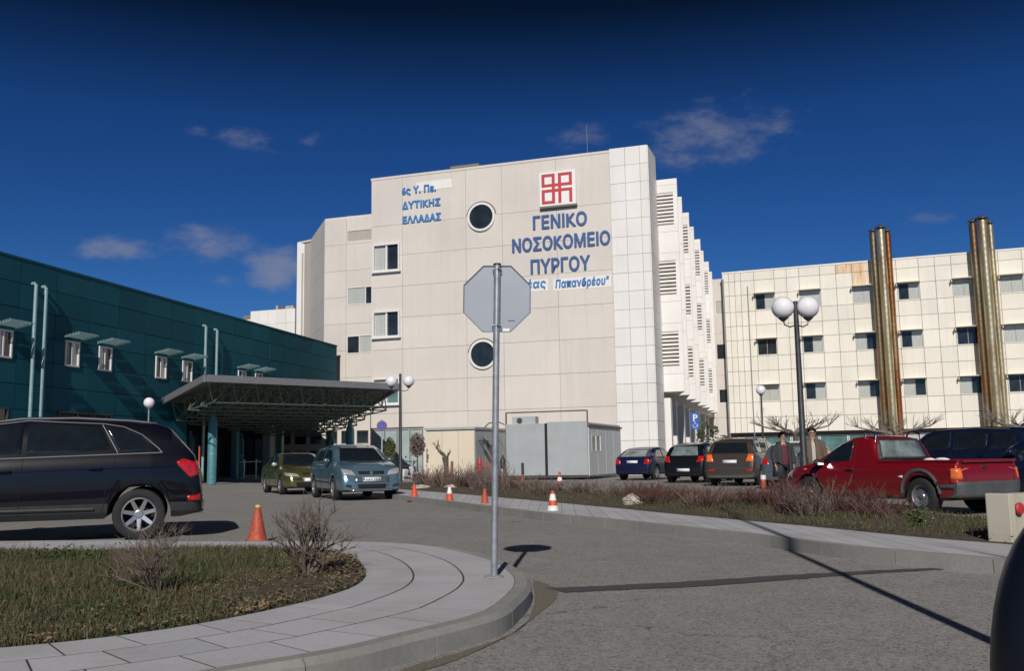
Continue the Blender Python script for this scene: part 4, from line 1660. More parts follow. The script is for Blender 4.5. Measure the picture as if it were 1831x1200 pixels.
class Car:
    def __init__(s, name, label, cat, loc, heading, L, W, H, top, belt, wheels, wr=.33, sill=.24, roofw=.70, paint_='x', scale=1.0,
                 group=None, nose=.16, tail=.08, bumper='x', rim='alloy', low_dark=None, tail_w=.93):
        """x runs from the rear bumper (0) to the front (L); y to the left; z up. heading: direction in plan"""
        s.L, s.W, s.H = L, W, H
        s.root = thing(name, label, cat, loc, atan2(heading[1], heading[0]), group)
        s.root.scale = (scale, scale, scale)
        s.wr, s.wheels, s.paint = wr, wheels, paint_
        s.roofw = roofw
        tf, bf = smoothf(top, .045), smoothf(belt, .05)
        s.top, s.belt = tf, bf
        s.hw = lambda x: (W / 2) * (tail_w + (1 - tail_w) * min(1, x / .7) ** .5 if x < .7 else 1) * \
            (1 - nose * max(0, (x - (L - 1.1)) / 1.1) ** 2.2) * (sqrt(max(.0, 1 - max(0, 1 - x / .13) ** 2)) * .12 + .88) * \
            (sqrt(max(.0, 1 - max(0, 1 - (L - x) / .16) ** 2)) * .14 + .86)
        xs = set()
        n = 64
        for i in range(n + 1): xs.add(round(L * i / n, 4))
        for q in (.012, .03, .06, .1): xs |= {q, round(L - q, 4)}
        ar = wr + .065
        for wx in wheels:
            for k in range(-14, 15): xs.add(round(wx + ar * sin(k / 14 * pi / 2), 4))
        xs = sorted(x for x in xs if 0 <= x <= L)

        def zs(x):
            z = sill + .06 * max(0, 1 - x / .3) + .0 * x + .05 * max(0, 1 - (L - x) / .3)
            for wx in wheels:
                d = abs(x - wx)
                if d < ar: z = max(z, wr * .96 + sqrt(ar * ar - d * d))
            return z
        rows = 15
        vs = []
        for x in xs:
            w = s.hw(x)
            zt = tf(x)
            z0 = zs(x)
            zb = min(bf(x), zt - .035)
            zb = max(zb, z0 + .06)
            zt = max(zt, zb + .03)
            arch = 0
            pr = [(0, z0 + .0), (w * .80, z0 + .0), (w * .955, z0 + .004)]
            h = zb - sill
            for f, ww in ((.10, .972), (.24, .99), (.42, .998), (.62, 1.0), (.80, .99), (.93, .972)):
                z = sill + h * f
                lo = z0 + .010 + f * .03
                pr.append((w * ww, max(z, lo)))
            pr.append((w * .94, max(zb, z0 + .05)))
            # greenhouse
            full = max(.15, H - interp(belt, L * .5))

            def gy(z): return w * (.915 - (.915 - roofw) * min(1, max(0, (z - zb)) / full) ** 1.1)
            hh = zt - zb
            pr.append((gy(zb + hh * .45), zb + hh * .45))
            pr.append((gy(zb + hh * .86), zb + hh * .86))
            pr.append((gy(zt) * .94, zt - min(.018, hh * .1)))
            pr.append((gy(zt) * .55, zt + .006))
            pr.append((0, zt + .012))
            vs.append([(x - L / 2, y, z) for y, z in pr])
        m = MB()
        nr = len(vs[0])
        s.nr = nr
        V = []
        for ring in vs:
            V += ring + [(a, -b, c) for (a, b, c) in ring[1:-1]]
        per = nr + nr - 2
        loop = list(range(nr)) + list(range(nr + nr - 3, nr - 1, -1))
        Fs = []
        fm = []
        for i in range(len(xs) - 1):
            for k in range(per):
                a, b = loop[k], loop[(k + 1) % per]
                Fs.append((i * per + a, i * per + b, (i + 1) * per + b, (i + 1) * per + a))
                kk = min(k, per - 1 - k)
                mi = 0
                if kk <= 2: mi = 1
                elif low_dark is not None and kk <= low_dark: mi = 2
                fm.append(mi)
        # end caps as fans of strips between mirrored points
        for base, flip in ((0, 1), ((len(xs) - 1) * per, 0)):
            for k in range(nr - 1):
                a, b = k, k + 1
                a2 = a if a in (0, nr - 1) else nr + a - 1
                b2 = b if b in (0, nr - 1) else nr + b - 1
                q = [base + a, base + b, base + b2, base + a2]
                q = list(dict.fromkeys(q))
                if len(q) < 3: continue
                Fs.append(tuple(q if flip else q[::-1]))
                fm.append(1 if k == 0 else (2 if low_dark is not None and k <= low_dark else 0))
        me = bpy.data.meshes.new('body')
        me.from_pydata(V, [], Fs)
        bm = bmesh.new()
        bm.from_mesh(me)
        bmesh.ops.recalc_face_normals(bm, faces=bm.faces)
        bm.to_mesh(me)
        s.bvh = BVHTree.FromBMesh(bm)
        bm.free()
        for mt in (paint_, 'underbody', bumper if bumper != 'x' else 'black_plastic'): me.materials.append(MATS[mt])
        for p, q in zip(me.polygons, fm): p.material_index = q
        for p in me.polygons: p.use_smooth = True
        try: me.set_sharp_from_angle(angle=R(48))
        except Exception: pass
        s.body = link('body', me, s.root)
        s.wheel_set(rim)

    def hit(s, side, a, b):
        """side: L R left/right (a=x from rear, b=z); F B front/back (a=y, b=z); T top (a=x, b=y)"""
        if side in 'LR':
            sg = 1 if side == 'L' else -1
            o, d = Vector((a - s.L / 2, sg * 3, b)), Vector((0, -sg, 0))
        elif side in 'FB':
            sg = 1 if side == 'F' else -1
            o, d = Vector((sg * 6, a, b)), Vector((-sg, 0, 0))
        else:
            o, d = Vector((a - s.L / 2, b, 4)), Vector((0, 0, -1))
        r = s.bvh.ray_cast(o, d)
        if r[0] is None: return None
        return r[0], r[1] if r[1].dot(d) < 0 else -r[1]

    def patch(s, name, mat, side, poly, parent=None, off=.006, nu=10, nv=6, thick=.02, both=False):
        """poly: corner list; sampled by horizontal scanlines, laid on the body"""
        if both:
            a = s.patch(name, mat, 'L' if side in 'LR' else side, poly, parent, off, nu, nv, thick)
            poly2 = poly if side in 'LR' else [(-p[0], p[1]) for p in poly]
            b = s.patch(name, mat, 'R' if side in 'LR' else side, poly2, parent, off, nu, nv, thick)
            return a, b
        lo, hi = min(p[1] for p in poly), max(p[1] for p in poly)
        g = []
        n = len(poly)
        for j in range(nv + 1):
            z = lo + (hi - lo) * min(max(j / nv, 1e-4), 1 - 1e-4)
            xs = []
            for i in range(n):
                a, b = poly[i], poly[(i + 1) % n]
                if (a[1] > z) != (b[1] > z): xs.append(a[0] + (z - a[1]) / (b[1] - a[1]) * (b[0] - a[0]))
            if len(xs) < 2: continue
            x0, x1 = min(xs), max(xs)
            row = []
            for i in range(nu + 1):
                h = s.hit(side, x0 + (x1 - x0) * i / nu, z)
                if h is None:
                    row = None
                    break
                row.append(h[0] + h[1] * off)
            if row: g.append(row)
        if len(g) < 2: return None
        m = MB()
        nu1 = nu + 1
        vs = [p for r in g for p in r]
        fs = [(j * nu1 + i, j * nu1 + i + 1, (j + 1) * nu1 + i + 1, (j + 1) * nu1 + i) for j in range(len(g) - 1) for i in range(nu)]
        # skirt going into the body
        ctr = Vector((0, 0, .55))
        bd = [i for i in range(nu1)] + [j * nu1 + nu for j in range(1, len(g))] + [(len(g) - 1) * nu1 + i for i in range(nu - 1, -1, -1)] + [j * nu1 for j in range(len(g) - 2, 0, -1)]
        k = len(vs)
        for i in bd:
            p = vs[i]
            if side in 'LR': dd = Vector((0, -1 if p.y > 0 else 1, 0))
            elif side in 'FB': dd = Vector((-1 if p.x > 0 else 1, 0, 0))
            else: dd = Vector((0, 0, -1))
            vs.append(p + dd * thick)
        nb = len(bd)
        fs += [(bd[i], bd[(i + 1) % nb], k + (i + 1) % nb, k + i) for i in range(nb)]
        m.add(vs, fs)
        me = m.mesh(name, mat)
        bm = bmesh.new()
        bm.from_mesh(me)
        bmesh.ops.recalc_face_normals(bm, faces=bm.faces)
        if side in 'LR': want = Vector((0, 1 if side == 'L' else -1, 0))
        elif side in 'FB': want = Vector((1 if side == 'F' else -1, 0, 0))
        else: want = Vector((0, 0, 1))
        bm.faces.ensure_lookup_table()
        if bm.faces[len(g) // 2 * nu // 2].normal.dot(want) < 0: bmesh.ops.reverse_faces(bm, faces=bm.faces)
        bm.to_mesh(me)
        bm.free()
        for i, p in enumerate(me.polygons): p.use_smooth = i < len(fs) - nb
        return link(name, me, parent or s.root)

    def line(s, name, mat, side, pts, w=.008, off=.004, parent=None, both=False, rad=None):
        """thin strip (seam, trim) on the body following the 2D polyline"""
        if both:
            for sd in (('L', 'R') if side in 'LR' else (side,)): s.line(name, mat, sd, pts, w, off, parent, False, rad)
            return
        P = []
        for a, b in zip(pts, pts[1:]):
            n = max(1, int(((a[0] - b[0]) ** 2 + (a[1] - b[1]) ** 2) ** .5 / .07))
            for i in range(n): P.append((a[0] + (b[0] - a[0]) * i / n, a[1] + (b[1] - a[1]) * i / n))
        P.append(pts[-1])
        Q = []
        for p in P:
            h = s.hit(side, *p)
            if h: Q.append(h[0] + h[1] * off)
        if len(Q) < 2: return
        return MB().tube(Q, rad or w / 2, 6).build(name, mat, parent or s.root, smooth=True)

    def wheel_set(s, rim):
        key = ('w', s.wr, rim)
        if key not in _wheels: _wheels[key] = wheel_meshes(s.wr, rim)
        ty, rm = _wheels[key]
        for wx in s.wheels:
            for sg in (1, -1):
                y = sg * (s.W / 2 - .115)
                h = MB().tube([(0, -.05, 0), (0, .05, 0)], s.wr * .3, 12).build('wheel', 'underbody', s.root, loc=(wx - s.L / 2, y, s.wr))
                if sg < 0: h.rotation_euler = (0, 0, pi)
                link('tyre', ty, h)
                link('rim', rm, h)

    def glass(s, side_polys, mat='car_glass', trim=None):
        for p in side_polys:
            s.patch('side_window', mat, 'L', p, both=True, nu=12, nv=7, off=.005)
        if trim:
            for p in side_polys: s.line('window_trim', trim, 'L', p + [p[0]], both=True, w=.022, off=.006)

    def mirrors(s, x, z, mat=None):
        for sd in 'LR':
            h = s.hit(sd, x, z)
            if not h: continue
            p = h[0]
            sg = 1 if sd == 'L' else -1
            o = MB().sphere((p.x + .02, p.y + sg * .13, p.z + .05), .1, 14, 8, (.75, 1.05, .72)).build('mirror', mat or s.paint, s.root, smooth=True)
            MB().tube([(p.x, p.y - sg * .03, p.z - .03), (p.x + .01, p.y + sg * .1, p.z)], .025, 6).build('mirror_arm', 'black_plastic', o)
            MB().box((p.x - .062, p.y + sg * .13 - .075, p.z - .0), (p.x - .055, p.y + sg * .13 + .075, p.z + .1)).build('mirror_glass', 'chrome', o)

    def plate(s, side, z, txt, y=0, w=.52):
        p = s.patch('number_plate', 'plate_white', side, [(y - w / 2, z - .055), (y + w / 2, z - .055), (y + w / 2, z + .055), (y - w / 2, z + .055)], nu=2, nv=2, off=.016, thick=.03)
        if not p: return
        h = s.hit(side, y, z)
        sg = 1 if side == 'F' else -1
        if txt:
            xs = [v.co.x for v in p.data.vertices]
            xf = max(xs) if sg > 0 else min(xs)
            o = text_mesh('plate_lettering', txt, .07, 'lettering_black', p, (xf + sg * .004, y - sg * w * .36, z - .035), rot=(pi / 2, 0, pi / 2 * sg), ext=.001, width=w * .78)
        MB().box((h[0].x + sg * .0165, y - sg * (w / 2) - (.0 if sg < 0 else 0), z - .05), (h[0].x + sg * .019, y - sg * (w / 2 - .045), z + .05)).build('plate_band', 'plate_blue', p)
        return p


_wheels = {}


def wheel_meshes(r, style):
    My = Matrix.Rotation(-pi / 2, 4, 'X')   # lathe axis z becomes y
    w = .105
    rr = r * (.66 if style in ('alloy', 'alloy7') else .60)
    t = MB().lathe([(rr * .97, -w), (rr * 1.02, -w * 1.05), (r * .88, -w * 1.08), (r * .965, -w * .92), (r, -w * .6), (r, w * .6), (r * .965, w * .92),
                    (r * .88, w * 1.08), (rr * 1.02, w * 1.05), (rr * .97, w * .95), (rr * .93, w * .4), (rr * .93, -w)], 40, My)
    ty = t.mesh('tyre', 'rubber', smooth=True)
    m = MB()
    m.lathe([(rr * .985, w * .97), (rr * 1.0, w * .99), (rr * .97, w * 1.0), (rr * .91, w * .9), (rr * .88, w * .2), (rr * .9, .0)], 40, My)
    m.f.pop(); m.f.pop()
    n = 7 if style in ('alloy', 'alloy7') else 5
    if style == 'steel_rim':
        m.lathe([(rr * .9, w * .30), (rr * .72, w * .42), (rr * .55, w * .62), (rr * .3, w * .6), (rr * .22, w * .8), (.001, w * .82)], 30, My)
        for k in range(12):
            a = 2 * pi * k / 12
            m.tube([(rr * .66 * cos(a), w * .50, rr * .66 * sin(a)), (rr * .66 * cos(a), w * .56, rr * .66 * sin(a))], rr * .06, 8)
    else:
        for k in range(n):
            a = 2 * pi * k / n + .2
            c, s_ = cos(a), sin(a)
            px, pz = -s_, c
            vs = []
            for (rad, hw_, y) in ((rr * .15, rr * .13, w * .62), (rr * .92, rr * .105, w * .86)):
                for sg in (-1, 1):
                    for dy in (0, -.03):
                        vs.append((c * rad + px * hw_ * sg, y + dy, s_ * rad + pz * hw_ * sg))
            m.add(vs, [(0, 2, 6, 4), (1, 5, 7, 3), (0, 4, 5, 1), (2, 3, 7, 6), (0, 1, 3, 2), (4, 6, 7, 5)])
        m.lathe([(rr * .26, w * .4), (rr * .26, w * .66), (rr * .2, w * .72), (.001, w * .72)], 20, My)
    me = m.mesh('rim', style if style in MATS else 'alloy')
    bm = bmesh.new()
    bm.from_mesh(me)
    bmesh.ops.recalc_face_normals(bm, faces=bm.faces)
    bm.to_mesh(me)
    bm.free()
    # dark dish behind the spokes
    return ty, me


def seams(c, xs, zlo, zhi, arch=None):
    for x in xs:
        c.line('door_seam', 'underbody', 'L', [(x[0], x[1]), (x[2], x[3])] if len(x) == 4 else x, both=True, w=.009, off=.001)


def handles(c, pts, mat):
    for (x, z) in pts:
        for sd in 'LR':
            h = c.hit(sd, x, z)
            if h:
                p = h[0]
                sg = 1 if sd == 'L' else -1
                MB().tube([(p.x - .09, p.y, p.z), (p.x - .07, p.y + sg * .035, p.z + .004), (p.x + .07, p.y + sg * .035, p.z + .004), (p.x + .09, p.y, p.z)], .014, 7).build('door_handle', mat, c.root, smooth=True)


# paints
paint('paint_midnight', (.0035, .004, .009), .35, 0, .02, .75, .1)
paint('paint_blue_grey', (.125, .215, .285), .3, .5)
paint('paint_olive', (.115, .115, .022), .28, .5)
paint('paint_red', (.20, .005, .010), .34, .1, .16)
paint('paint_navy', (.006, .009, .040), .4, 0, .03, .7, .2)
paint('paint_black', (.004, .005, .006), .4, 0, .03, .7, .2)
paint('paint_bronze', (.105, .078, .058), .3, .55)
paint('paint_silver', (.16, .19, .21), .28, .6)
paint('paint_dark_blue', (.004, .008, .026), .4, 0, .03, .7, .2)

# ---------------------------------------------------------------- big dark estate at the left (faces left)
HB = 1.83


def suv_dark():
    rw = ground(247, 966)
    sc = 1.07
    hd = Vector((-cos(R(19)), -sin(R(19))))
    L = 4.63
    W = 1.88
    # rear wheel at x=.98 from the rear; near side is the left side of the car
    left = Vector((-hd.y, hd.x))
    mid = Vector((rw.x, rw.y)) - left * (W / 2 - .05) * sc + hd * (L / 2 - .84) * sc
    c = Car('parked_suv', 'black suv parked on the left, nose out of the picture, chrome strips round its windows', 'car', (mid.x, mid.y, 0), hd, L, W, 1.735,
            [(0, .50), (.015, .72), (.03, .95), (.05, 1.04), (.10, 1.14), (.30, 1.37), (.46, 1.56), (.75, 1.65), (1.2, 1.705), (1.9, 1.735), (2.4, 1.72), (2.85, 1.62), (3.25, 1.37), (3.72, 1.09), (4.2, 1.0), (4.47, .88), (4.6, .66), (4.63, .5)],
            [(0, 1.16), (1.0, 1.18), (2.5, 1.14), (3.5, 1.06), (4.63, .95)], [.84, 3.65], .35, .30, .70, 'paint_midnight', sc, rim='alloy7', nose=.14, low_dark=3, bumper='black_plastic')
    q = [(.60, 1.225), (1.13, 1.205), (1.32, 1.57), (1.08, 1.545), (.86, 1.44)]
    c.glass([q, [(1.20, 1.205), (2.30, 1.19), (2.30, 1.63), (1.39, 1.59)], [(2.36, 1.19), (3.42, 1.14), (3.1, 1.36), (2.75, 1.58), (2.36, 1.63)]], trim=None)
    c.line('window_trim', 'trim_grey', 'L', [(.56, 1.20), (3.45, 1.115)], both=True, w=.02, off=.005)
    c.line('window_trim', 'trim_grey', 'L', [(.56, 1.20), (.62, 1.27), (.84, 1.46), (1.08, 1.57), (1.35, 1.615), (2.3, 1.66), (2.78, 1.60), (3.15, 1.37), (3.45, 1.12)], both=True, w=.016, off=.004)
    c.line('window_trim', 'trim_grey', 'L', [(1.14, 1.2), (1.36, 1.60)], both=True, w=.012, off=.004)
    c.patch('rear_window', 'car_glass', 'B', [(-.62, 1.18), (.62, 1.18), (.52, 1.52), (-.52, 1.52)], nu=10, nv=6)
    c.line('roof_rail', 'trim_grey', 'L', [(.66, 1.61), (1.0, 1.65), (1.7, 1.69), (2.4, 1.68), (2.7, 1.64)], both=True, w=.03, off=.012)
    c.patch('tail_light', 'tail_red', 'L', [(.04, .90), (.17, .84), (.38, 1.06), (.28, 1.11), (.08, 1.10)], both=True, nu=8, nv=6, off=.008)
    c.patch('tail_light', 'tail_red', 'B', [(.42, .88), (.80, .86), (.80, 1.08), (.46, 1.07)], both=True, nu=8, nv=5)
    c.patch('rear_reflector', 'tail_red', 'L', [(.03, .52), (.20, .52), (.22, .59), (.04, .62)], both=True, nu=5, nv=3)
    for x in (.05,):
        c.line('tailgate_seam', 'trim_grey', 'L', [(.43, 1.50), (.13, 1.16), (.085, 1.02)], both=True, w=.012, off=.004)
    seams(c, [(2.33, 1.18, 2.36, .36)], 0, 0)
    c.line('door_seam', 'underbody', 'L', [(1.17, 1.19), (1.19, .98), (1.27, .74), (1.32, .38)], both=True, w=.009, off=.001)
    c.line('door_seam', 'underbody', 'L', [(3.48, 1.08), (3.45, .7), (3.30, .36)], both=True, w=.009, off=.001)
    c.line('crease', 'paint_midnight', 'L', [(.4, 1.0), (1.5, .985), (4.2, .9)], both=True, w=.012, off=.0)
    c.line('sill_strip', 'black_plastic', 'L', [(1.42, .44), (3.28, .44)], both=True, w=.05, off=.004)
    handles(c, [(1.42, .985), (2.55, .965)], 'paint_midnight')
    c.mirrors(3.28, 1.12)
    c.plate('B', .80, '')
    c.patch('bumper_step', 'grey_plastic', 'B', [(-.8, .42), (.8, .42), (.8, .5), (-.8, .5)], nu=10, nv=2, off=.02)
    MB().lathe([(.03, 0), (.035, .12)], 12, Matrix.Translation((-L / 2 - .02, .5, .36)) @ Matrix.Rotation(pi / 2, 4, 'Y')).build('exhaust', 'chrome', c.root)
    return c


suv_dark()


# ---------------------------------------------------------------- blue hatchback that faces the camera
def front_set(c, W, lamp_z, lamp_h, grille, air, plate_z, txt, lampx=(.44, .80), cowl=1.0, roof=1.5, wsb=.70, wst=.52, badge=True):
    c.patch('windscreen', 'car_glass', 'F', [(-wsb, cowl), (wsb, cowl), (wst, roof), (-wst, roof)], nu=16, nv=10, off=.006)
    a, b = lampx
    c.patch('headlight', 'lamp_clear', 'F', [(a, lamp_z), (b, lamp_z + .03), (b + .02, lamp_z + lamp_h), (a + .06, lamp_z + lamp_h * .62)], both=True, nu=9, nv=6, off=.010)
    if grille:
        c.patch('grille', 'underbody', 'F', [(-grille[0], grille[1]), (grille[0], grille[1]), (grille[0] * 1.06, grille[2]), (-grille[0] * 1.06, grille[2])], nu=10, nv=4, off=.006)
    if air:
        c.patch('air_intake', 'underbody', 'F', [(-air[0] * .9, air[1]), (air[0] * .9, air[1]), (air[0], air[2]), (-air[0], air[2])], nu=10, nv=4, off=.006)
    c.plate('F', plate_z, txt)
    if badge:
        h = c.hit('F', 0, (grille[1] + grille[2]) / 2)
        MB().lathe([(.05, 0), (.045, .02), (.01, .022)], 16, Matrix.Translation(h[0] + Vector((.006, 0, 0))) @ Matrix.Rotation(pi / 2, 4, 'Y')).build('badge', 'chrome', c.root)
    for y in (-.25, .25):
        h0 = c.hit('F', y - .1, cowl + .02)
        h1 = c.hit('F', y + .28, cowl + .10)
        if h0 and h1: MB().tube([h0[0] + Vector((.02, 0, .01)), h1[0] + Vector((.02, 0, .02))], .009, 5).build('wiper', 'black_plastic', c.root)


def hatch_blue():
    rwp, fwp = ground(560.6, 889.5), ground(606, 896)
    hd = Vector((fwp.x - rwp.x, fwp.y - rwp.y))
    wb = 2.50
    hd.normalize()
    right = Vector((hd.y, -hd.x))      # visible side is the car's right
    L, W = 4.14, 1.83
    mid = (Vector((rwp.x, rwp.y)) + Vector((fwp.x, fwp.y))) / 2 - right * (W / 2 - .1) + hd * (.0)
    wx = [.72, .72 + wb]
    mid += hd * (L / 2 - (wx[0] + wx[1]) / 2)
    c = Car('parked_hatchback', 'light blue tall hatchback facing the camera with bright headlights, beside the olive car', 'car', (mid.x, mid.y, 0), hd, L, W, 1.60,
            [(0, .5), (.02, .8), (.08, 1.05), (.28, 1.42), (.55, 1.54), (1.4, 1.60), (2.1, 1.575), (2.55, 1.47), (3.05, 1.16), (3.2, 1.08), (3.7, .99), (3.95, .88), (4.09, .70), (4.14, .5)],
            [(0, 1.08), (2, 1.03), (3.2, .98), (4.14, .85)], wx, .325, .24, .70, 'paint_blue_grey', 1.0, nose=.09, low_dark=None)
    c.glass([[(.40, 1.10), (.72, 1.08), (.80, 1.40), (.58, 1.36)], [(.80, 1.08), (1.62, 1.07), (1.62, 1.49), (.88, 1.44)], [(1.72, 1.07), (2.78, 1.05), (2.52, 1.30), (2.2, 1.47), (1.72, 1.49)]])
    front_set(c, W, .70, .20, (.36, .725, .815), (.42, .33, .46), .585, 'HAY 1314', (.46, .80), 1.10, 1.50, .68, .53)
    c.patch('hood', 'paint_blue_grey', 'T', [(3.22, -.60), (3.22, .60), (3.86, .55), (3.86, -.55)], nu=8, nv=8, off=.010, thick=.015)
    c.patch('lower_bumper', 'chrome', 'F', [(-.56, .27), (.56, .27), (.60, .305), (-.60, .305)], nu=10, nv=2, off=.015)
    for sg in (1, -1):
        pl = [(sg * .60, .36), (sg * .76, .38), (sg * .74, .47), (sg * .58, .45)]
        c.patch('fog_light', 'black_plastic', 'F', pl, nu=4, nv=3, off=.008)
    c.line('air_intake_trim', 'chrome', 'F', [(-.47, .47), (-.42, .33)], w=.03, off=.008)
    c.line('air_intake_trim', 'chrome', 'F', [(.47, .47), (.42, .33)], w=.03, off=.008)
    c.patch('bumper_insert', 'paint_silver', 'F', [(-.5, .50), (.5, .50), (.5, .66), (-.5, .66)], nu=10, nv=3, off=.003, thick=.01)
    seams(c, [(1.67, 1.05, 1.66, .30), (2.80, 1.02, 2.72, .32)], 0, 0)
    c.line('side_molding', 'black_plastic', 'L', [(.95, .52), (2.85, .50)], both=True, w=.045, off=.003)
    handles(c, [(.98, .90), (1.88, .90)], 'paint_blue_grey')
    c.mirrors(2.66, 1.08, 'paint_silver')
    c.line('roof_rail', 'black_plastic', 'L', [(.6, 1.50), (1.3, 1.545), (2.1, 1.52)], both=True, w=.03, off=.02)
    c.patch('rear_window', 'car_glass', 'B', [(-.6, 1.08), (.6, 1.08), (.5, 1.42), (-.5, 1.42)], nu=8, nv=5)
    c.patch('tail_light', 'tail_red', 'B', [(.55, .8), (.78, .8), (.74, 1.1), (.6, 1.1)], both=True, nu=4, nv=4)
    return c


hatch_blue()


def sedan_olive():
    rwp, fwp = ground(471, 880.5), ground(511.7, 886)
    hd = Vector((fwp.x - rwp.x, fwp.y - rwp.y)).normalized()
    right = Vector((hd.y, -hd.x))
    L, W = 4.5, 1.74
    wx = [.92, 3.60]
    mid = (Vector((rwp.x, rwp.y)) + Vector((fwp.x, fwp.y))) / 2 - right * (W / 2 - .1) + hd * (L / 2 - (wx[0] + wx[1]) / 2)
    c = Car('parked_sedan', 'olive green car facing the camera, parked to the left of the light blue one', 'car', (mid.x, mid.y, 0), hd, L, W, 1.44,
            [(0, .5), (.02, .75), (.06, .92), (.25, 1.0), (.75, 1.06), (1.25, 1.32), (1.7, 1.42), (2.1, 1.44), (2.55, 1.39), (3.25, 1.03), (3.35, .98), (3.95, .88), (4.3, .78), (4.45, .62), (4.5, .45)],
            [(0, .93), (2, .92), (3.3, .90), (4.5, .76)], wx, .315, .22, .70, 'paint_olive', 1.0, nose=.2)
    c.glass([[(1.02, .98), (1.75, .97), (1.75, 1.32), (1.48, 1.30)], [(1.84, .97), (3.0, .95), (2.5, 1.27), (2.3, 1.33), (1.84, 1.33)]], trim=None)
    front_set(c, W, .60, .15, (.26, .66, .74), (.5, .28, .42), .50, '', (.36, .78), 1.0, 1.37, .70, .52)
    c.patch('bumper_strip', 'black_plastic', 'F', [(-.7, .50), (.7, .50), (.7, .55), (-.7, .55)], nu=12, nv=2, off=.01)
    c.patch('hood_center', 'paint_olive', 'T', [(3.38, -.55), (3.38, .55), (4.2, .42), (4.2, -.42)], nu=8, nv=8, off=.008, thick=.012)
    seams(c, [(1.80, .95, 1.82, .28), (3.02, .93, 2.98, .30)], 0, 0)
    handles(c, [(1.2, .82), (2.1, .82)], 'paint_olive')
    c.mirrors(2.92, .98, 'lamp_clear')
    return c


sedan_olive()


# ---------------------------------------------------------------- cars parked on the right, seen from behind
def rear_car(name, label, corner_px, D, ang, L, W, H, paint_, top, belt, side_glass, rw, lamp, wheels, wr=.315, plate_z=.72, scale=1.0,
             low_dark=None, rim='alloy', tail_mat='tail_red', lampside=None, roof_rails=False, glass='car_glass', bumper='x', tail_w=.93, plate_txt=''):
    """corner_px: column of its left rear corner at distance D"""
    p = plan(corner_px, D)
    hd = Vector((sin(ang), cos(ang)))
    right = Vector((hd.y, -hd.x))
    mid = Vector((p.x, p.y)) + right * (W / 2 * scale) + hd * (L / 2 * scale)
    c = Car(name, label, 'car', (mid.x, mid.y, 0), hd, L, W, H, top, belt, wheels, wr, .24, .72, paint_, scale, low_dark=low_dark, rim=rim, bumper=bumper, tail_w=tail_w)
    c.glass(side_glass)
    c.patch('rear_window', glass, 'B', rw, nu=14, nv=8)
    c.patch('tail_light', tail_mat, 'B', lamp, both=True, nu=5, nv=6, off=.010)
    if lampside: c.patch('tail_light', tail_mat, 'L', lampside, both=True, nu=5, nv=5, off=.008)
    c.plate('B', plate_z, plate_txt)
    c.line('tailgate_seam', 'underbody', 'B', [(-.6, .56), (.6, .56)], w=.012, off=.002)
    xs = [side_glass[0][0][0] + .15 if False else L * .44, L * .70]
    for x in xs: c.line('door_seam', 'underbody', 'L', [(x, interp(belt, x) - .02), (x, .3)], both=True, w=.009, off=.001)
    handles(c, [(L * .30, interp(belt, L * .3) - .12), (L * .5, interp(belt, L * .5) - .12)], paint_)
    c.mirrors(L * .69, interp(belt, L * .69) + .03)
    h = .3
    c.patch('windscreen', 'car_glass', 'F', [(-.62, interp(belt, L * .7) + .12), (.62, interp(belt, L * .7) + .12), (.5, H - .09), (-.5, H - .09)], nu=10, nv=6)
    c.patch('headlight', 'lamp_clear', 'F', [(.46, .62), (.78, .64), (.78, .78), (.5, .76)], both=True, nu=4, nv=3)
    if roof_rails:
        c.line('roof_rail', 'galvanised', 'L', [(L * .12, H - .05), (L * .3, H - .01), (L * .5, H - .02)], both=True, w=.035, off=.035)
    return c


H_top = lambda L, H: [(0, .5), (.02, .72), (.05, .88), (.12, .98), (.42, H * .90), (.62, H * .955), (1.3, H), (2.0, H * .985), (2.45, H * .92), (3.0, H * .74), (3.2, H * .68), (L - .5, H * .60), (L - .15, H * .5), (L - .03, .58), (L, .45)]
navy = rear_car('parked_hatchback', 'navy blue hatchback seen from behind, leftmost of the parked row by the white end wall', 1097, 44.5, R(31), 4.2, 1.72, 1.46, 'paint_navy',
                [(0, .5), (.03, .75), (.05, .92), (.14, 1.0), (.75, 1.33), (1.1, 1.42), (1.7, 1.46), (2.2, 1.42), (2.9, 1.08), (3.15, .98), (3.8, .88), (4.12, .66), (4.2, .45)],
                [(0, .98), (2, .94), (4.2, .82)], [[(.72, 1.02), (1.55, .98), (1.55, 1.34), (1.1, 1.31)], [(1.64, .98), (2.75, .96), (2.3, 1.25), (2.1, 1.34), (1.64, 1.35)]],
                [(-.60, 1.02), (.60, 1.02), (.50, 1.30), (-.50, 1.30)], [(.54, .70), (.80, .70), (.78, .93), (.60, .93)], [.78, 3.35], plate_z=.80, scale=1.05, glass='car_glass_pale', lampside=[(.04, .72), (.2, .76), (.2, .9), (.07, .92)])
black = rear_car('parked_hatchback', 'black hatchback seen from behind between the navy blue and the brown cars', 1183, 38.8, R(31), 4.0, 1.70, 1.56, 'paint_black',
                 H_top(4.0, 1.54), [(0, 1.0), (2, .96), (4, .84)], [[(.62, 1.06), (1.6, 1.0), (1.6, 1.42), (.84, 1.38)], [(1.68, 1.0), (2.7, .98), (2.3, 1.34), (2.1, 1.42), (1.68, 1.43)]],
                 [(-.56, 1.04), (.56, 1.04), (.46, 1.38), (-.46, 1.38)], [(.52, .78), (.80, .80), (.76, 1.06), (.60, 1.04)], [.70, 3.22], wr=.32, plate_z=.5, scale=1.05, glass='car_glass_pale', lampside=[(.05, .8), (.26, .88), (.24, 1.04), (.1, 1.06)])
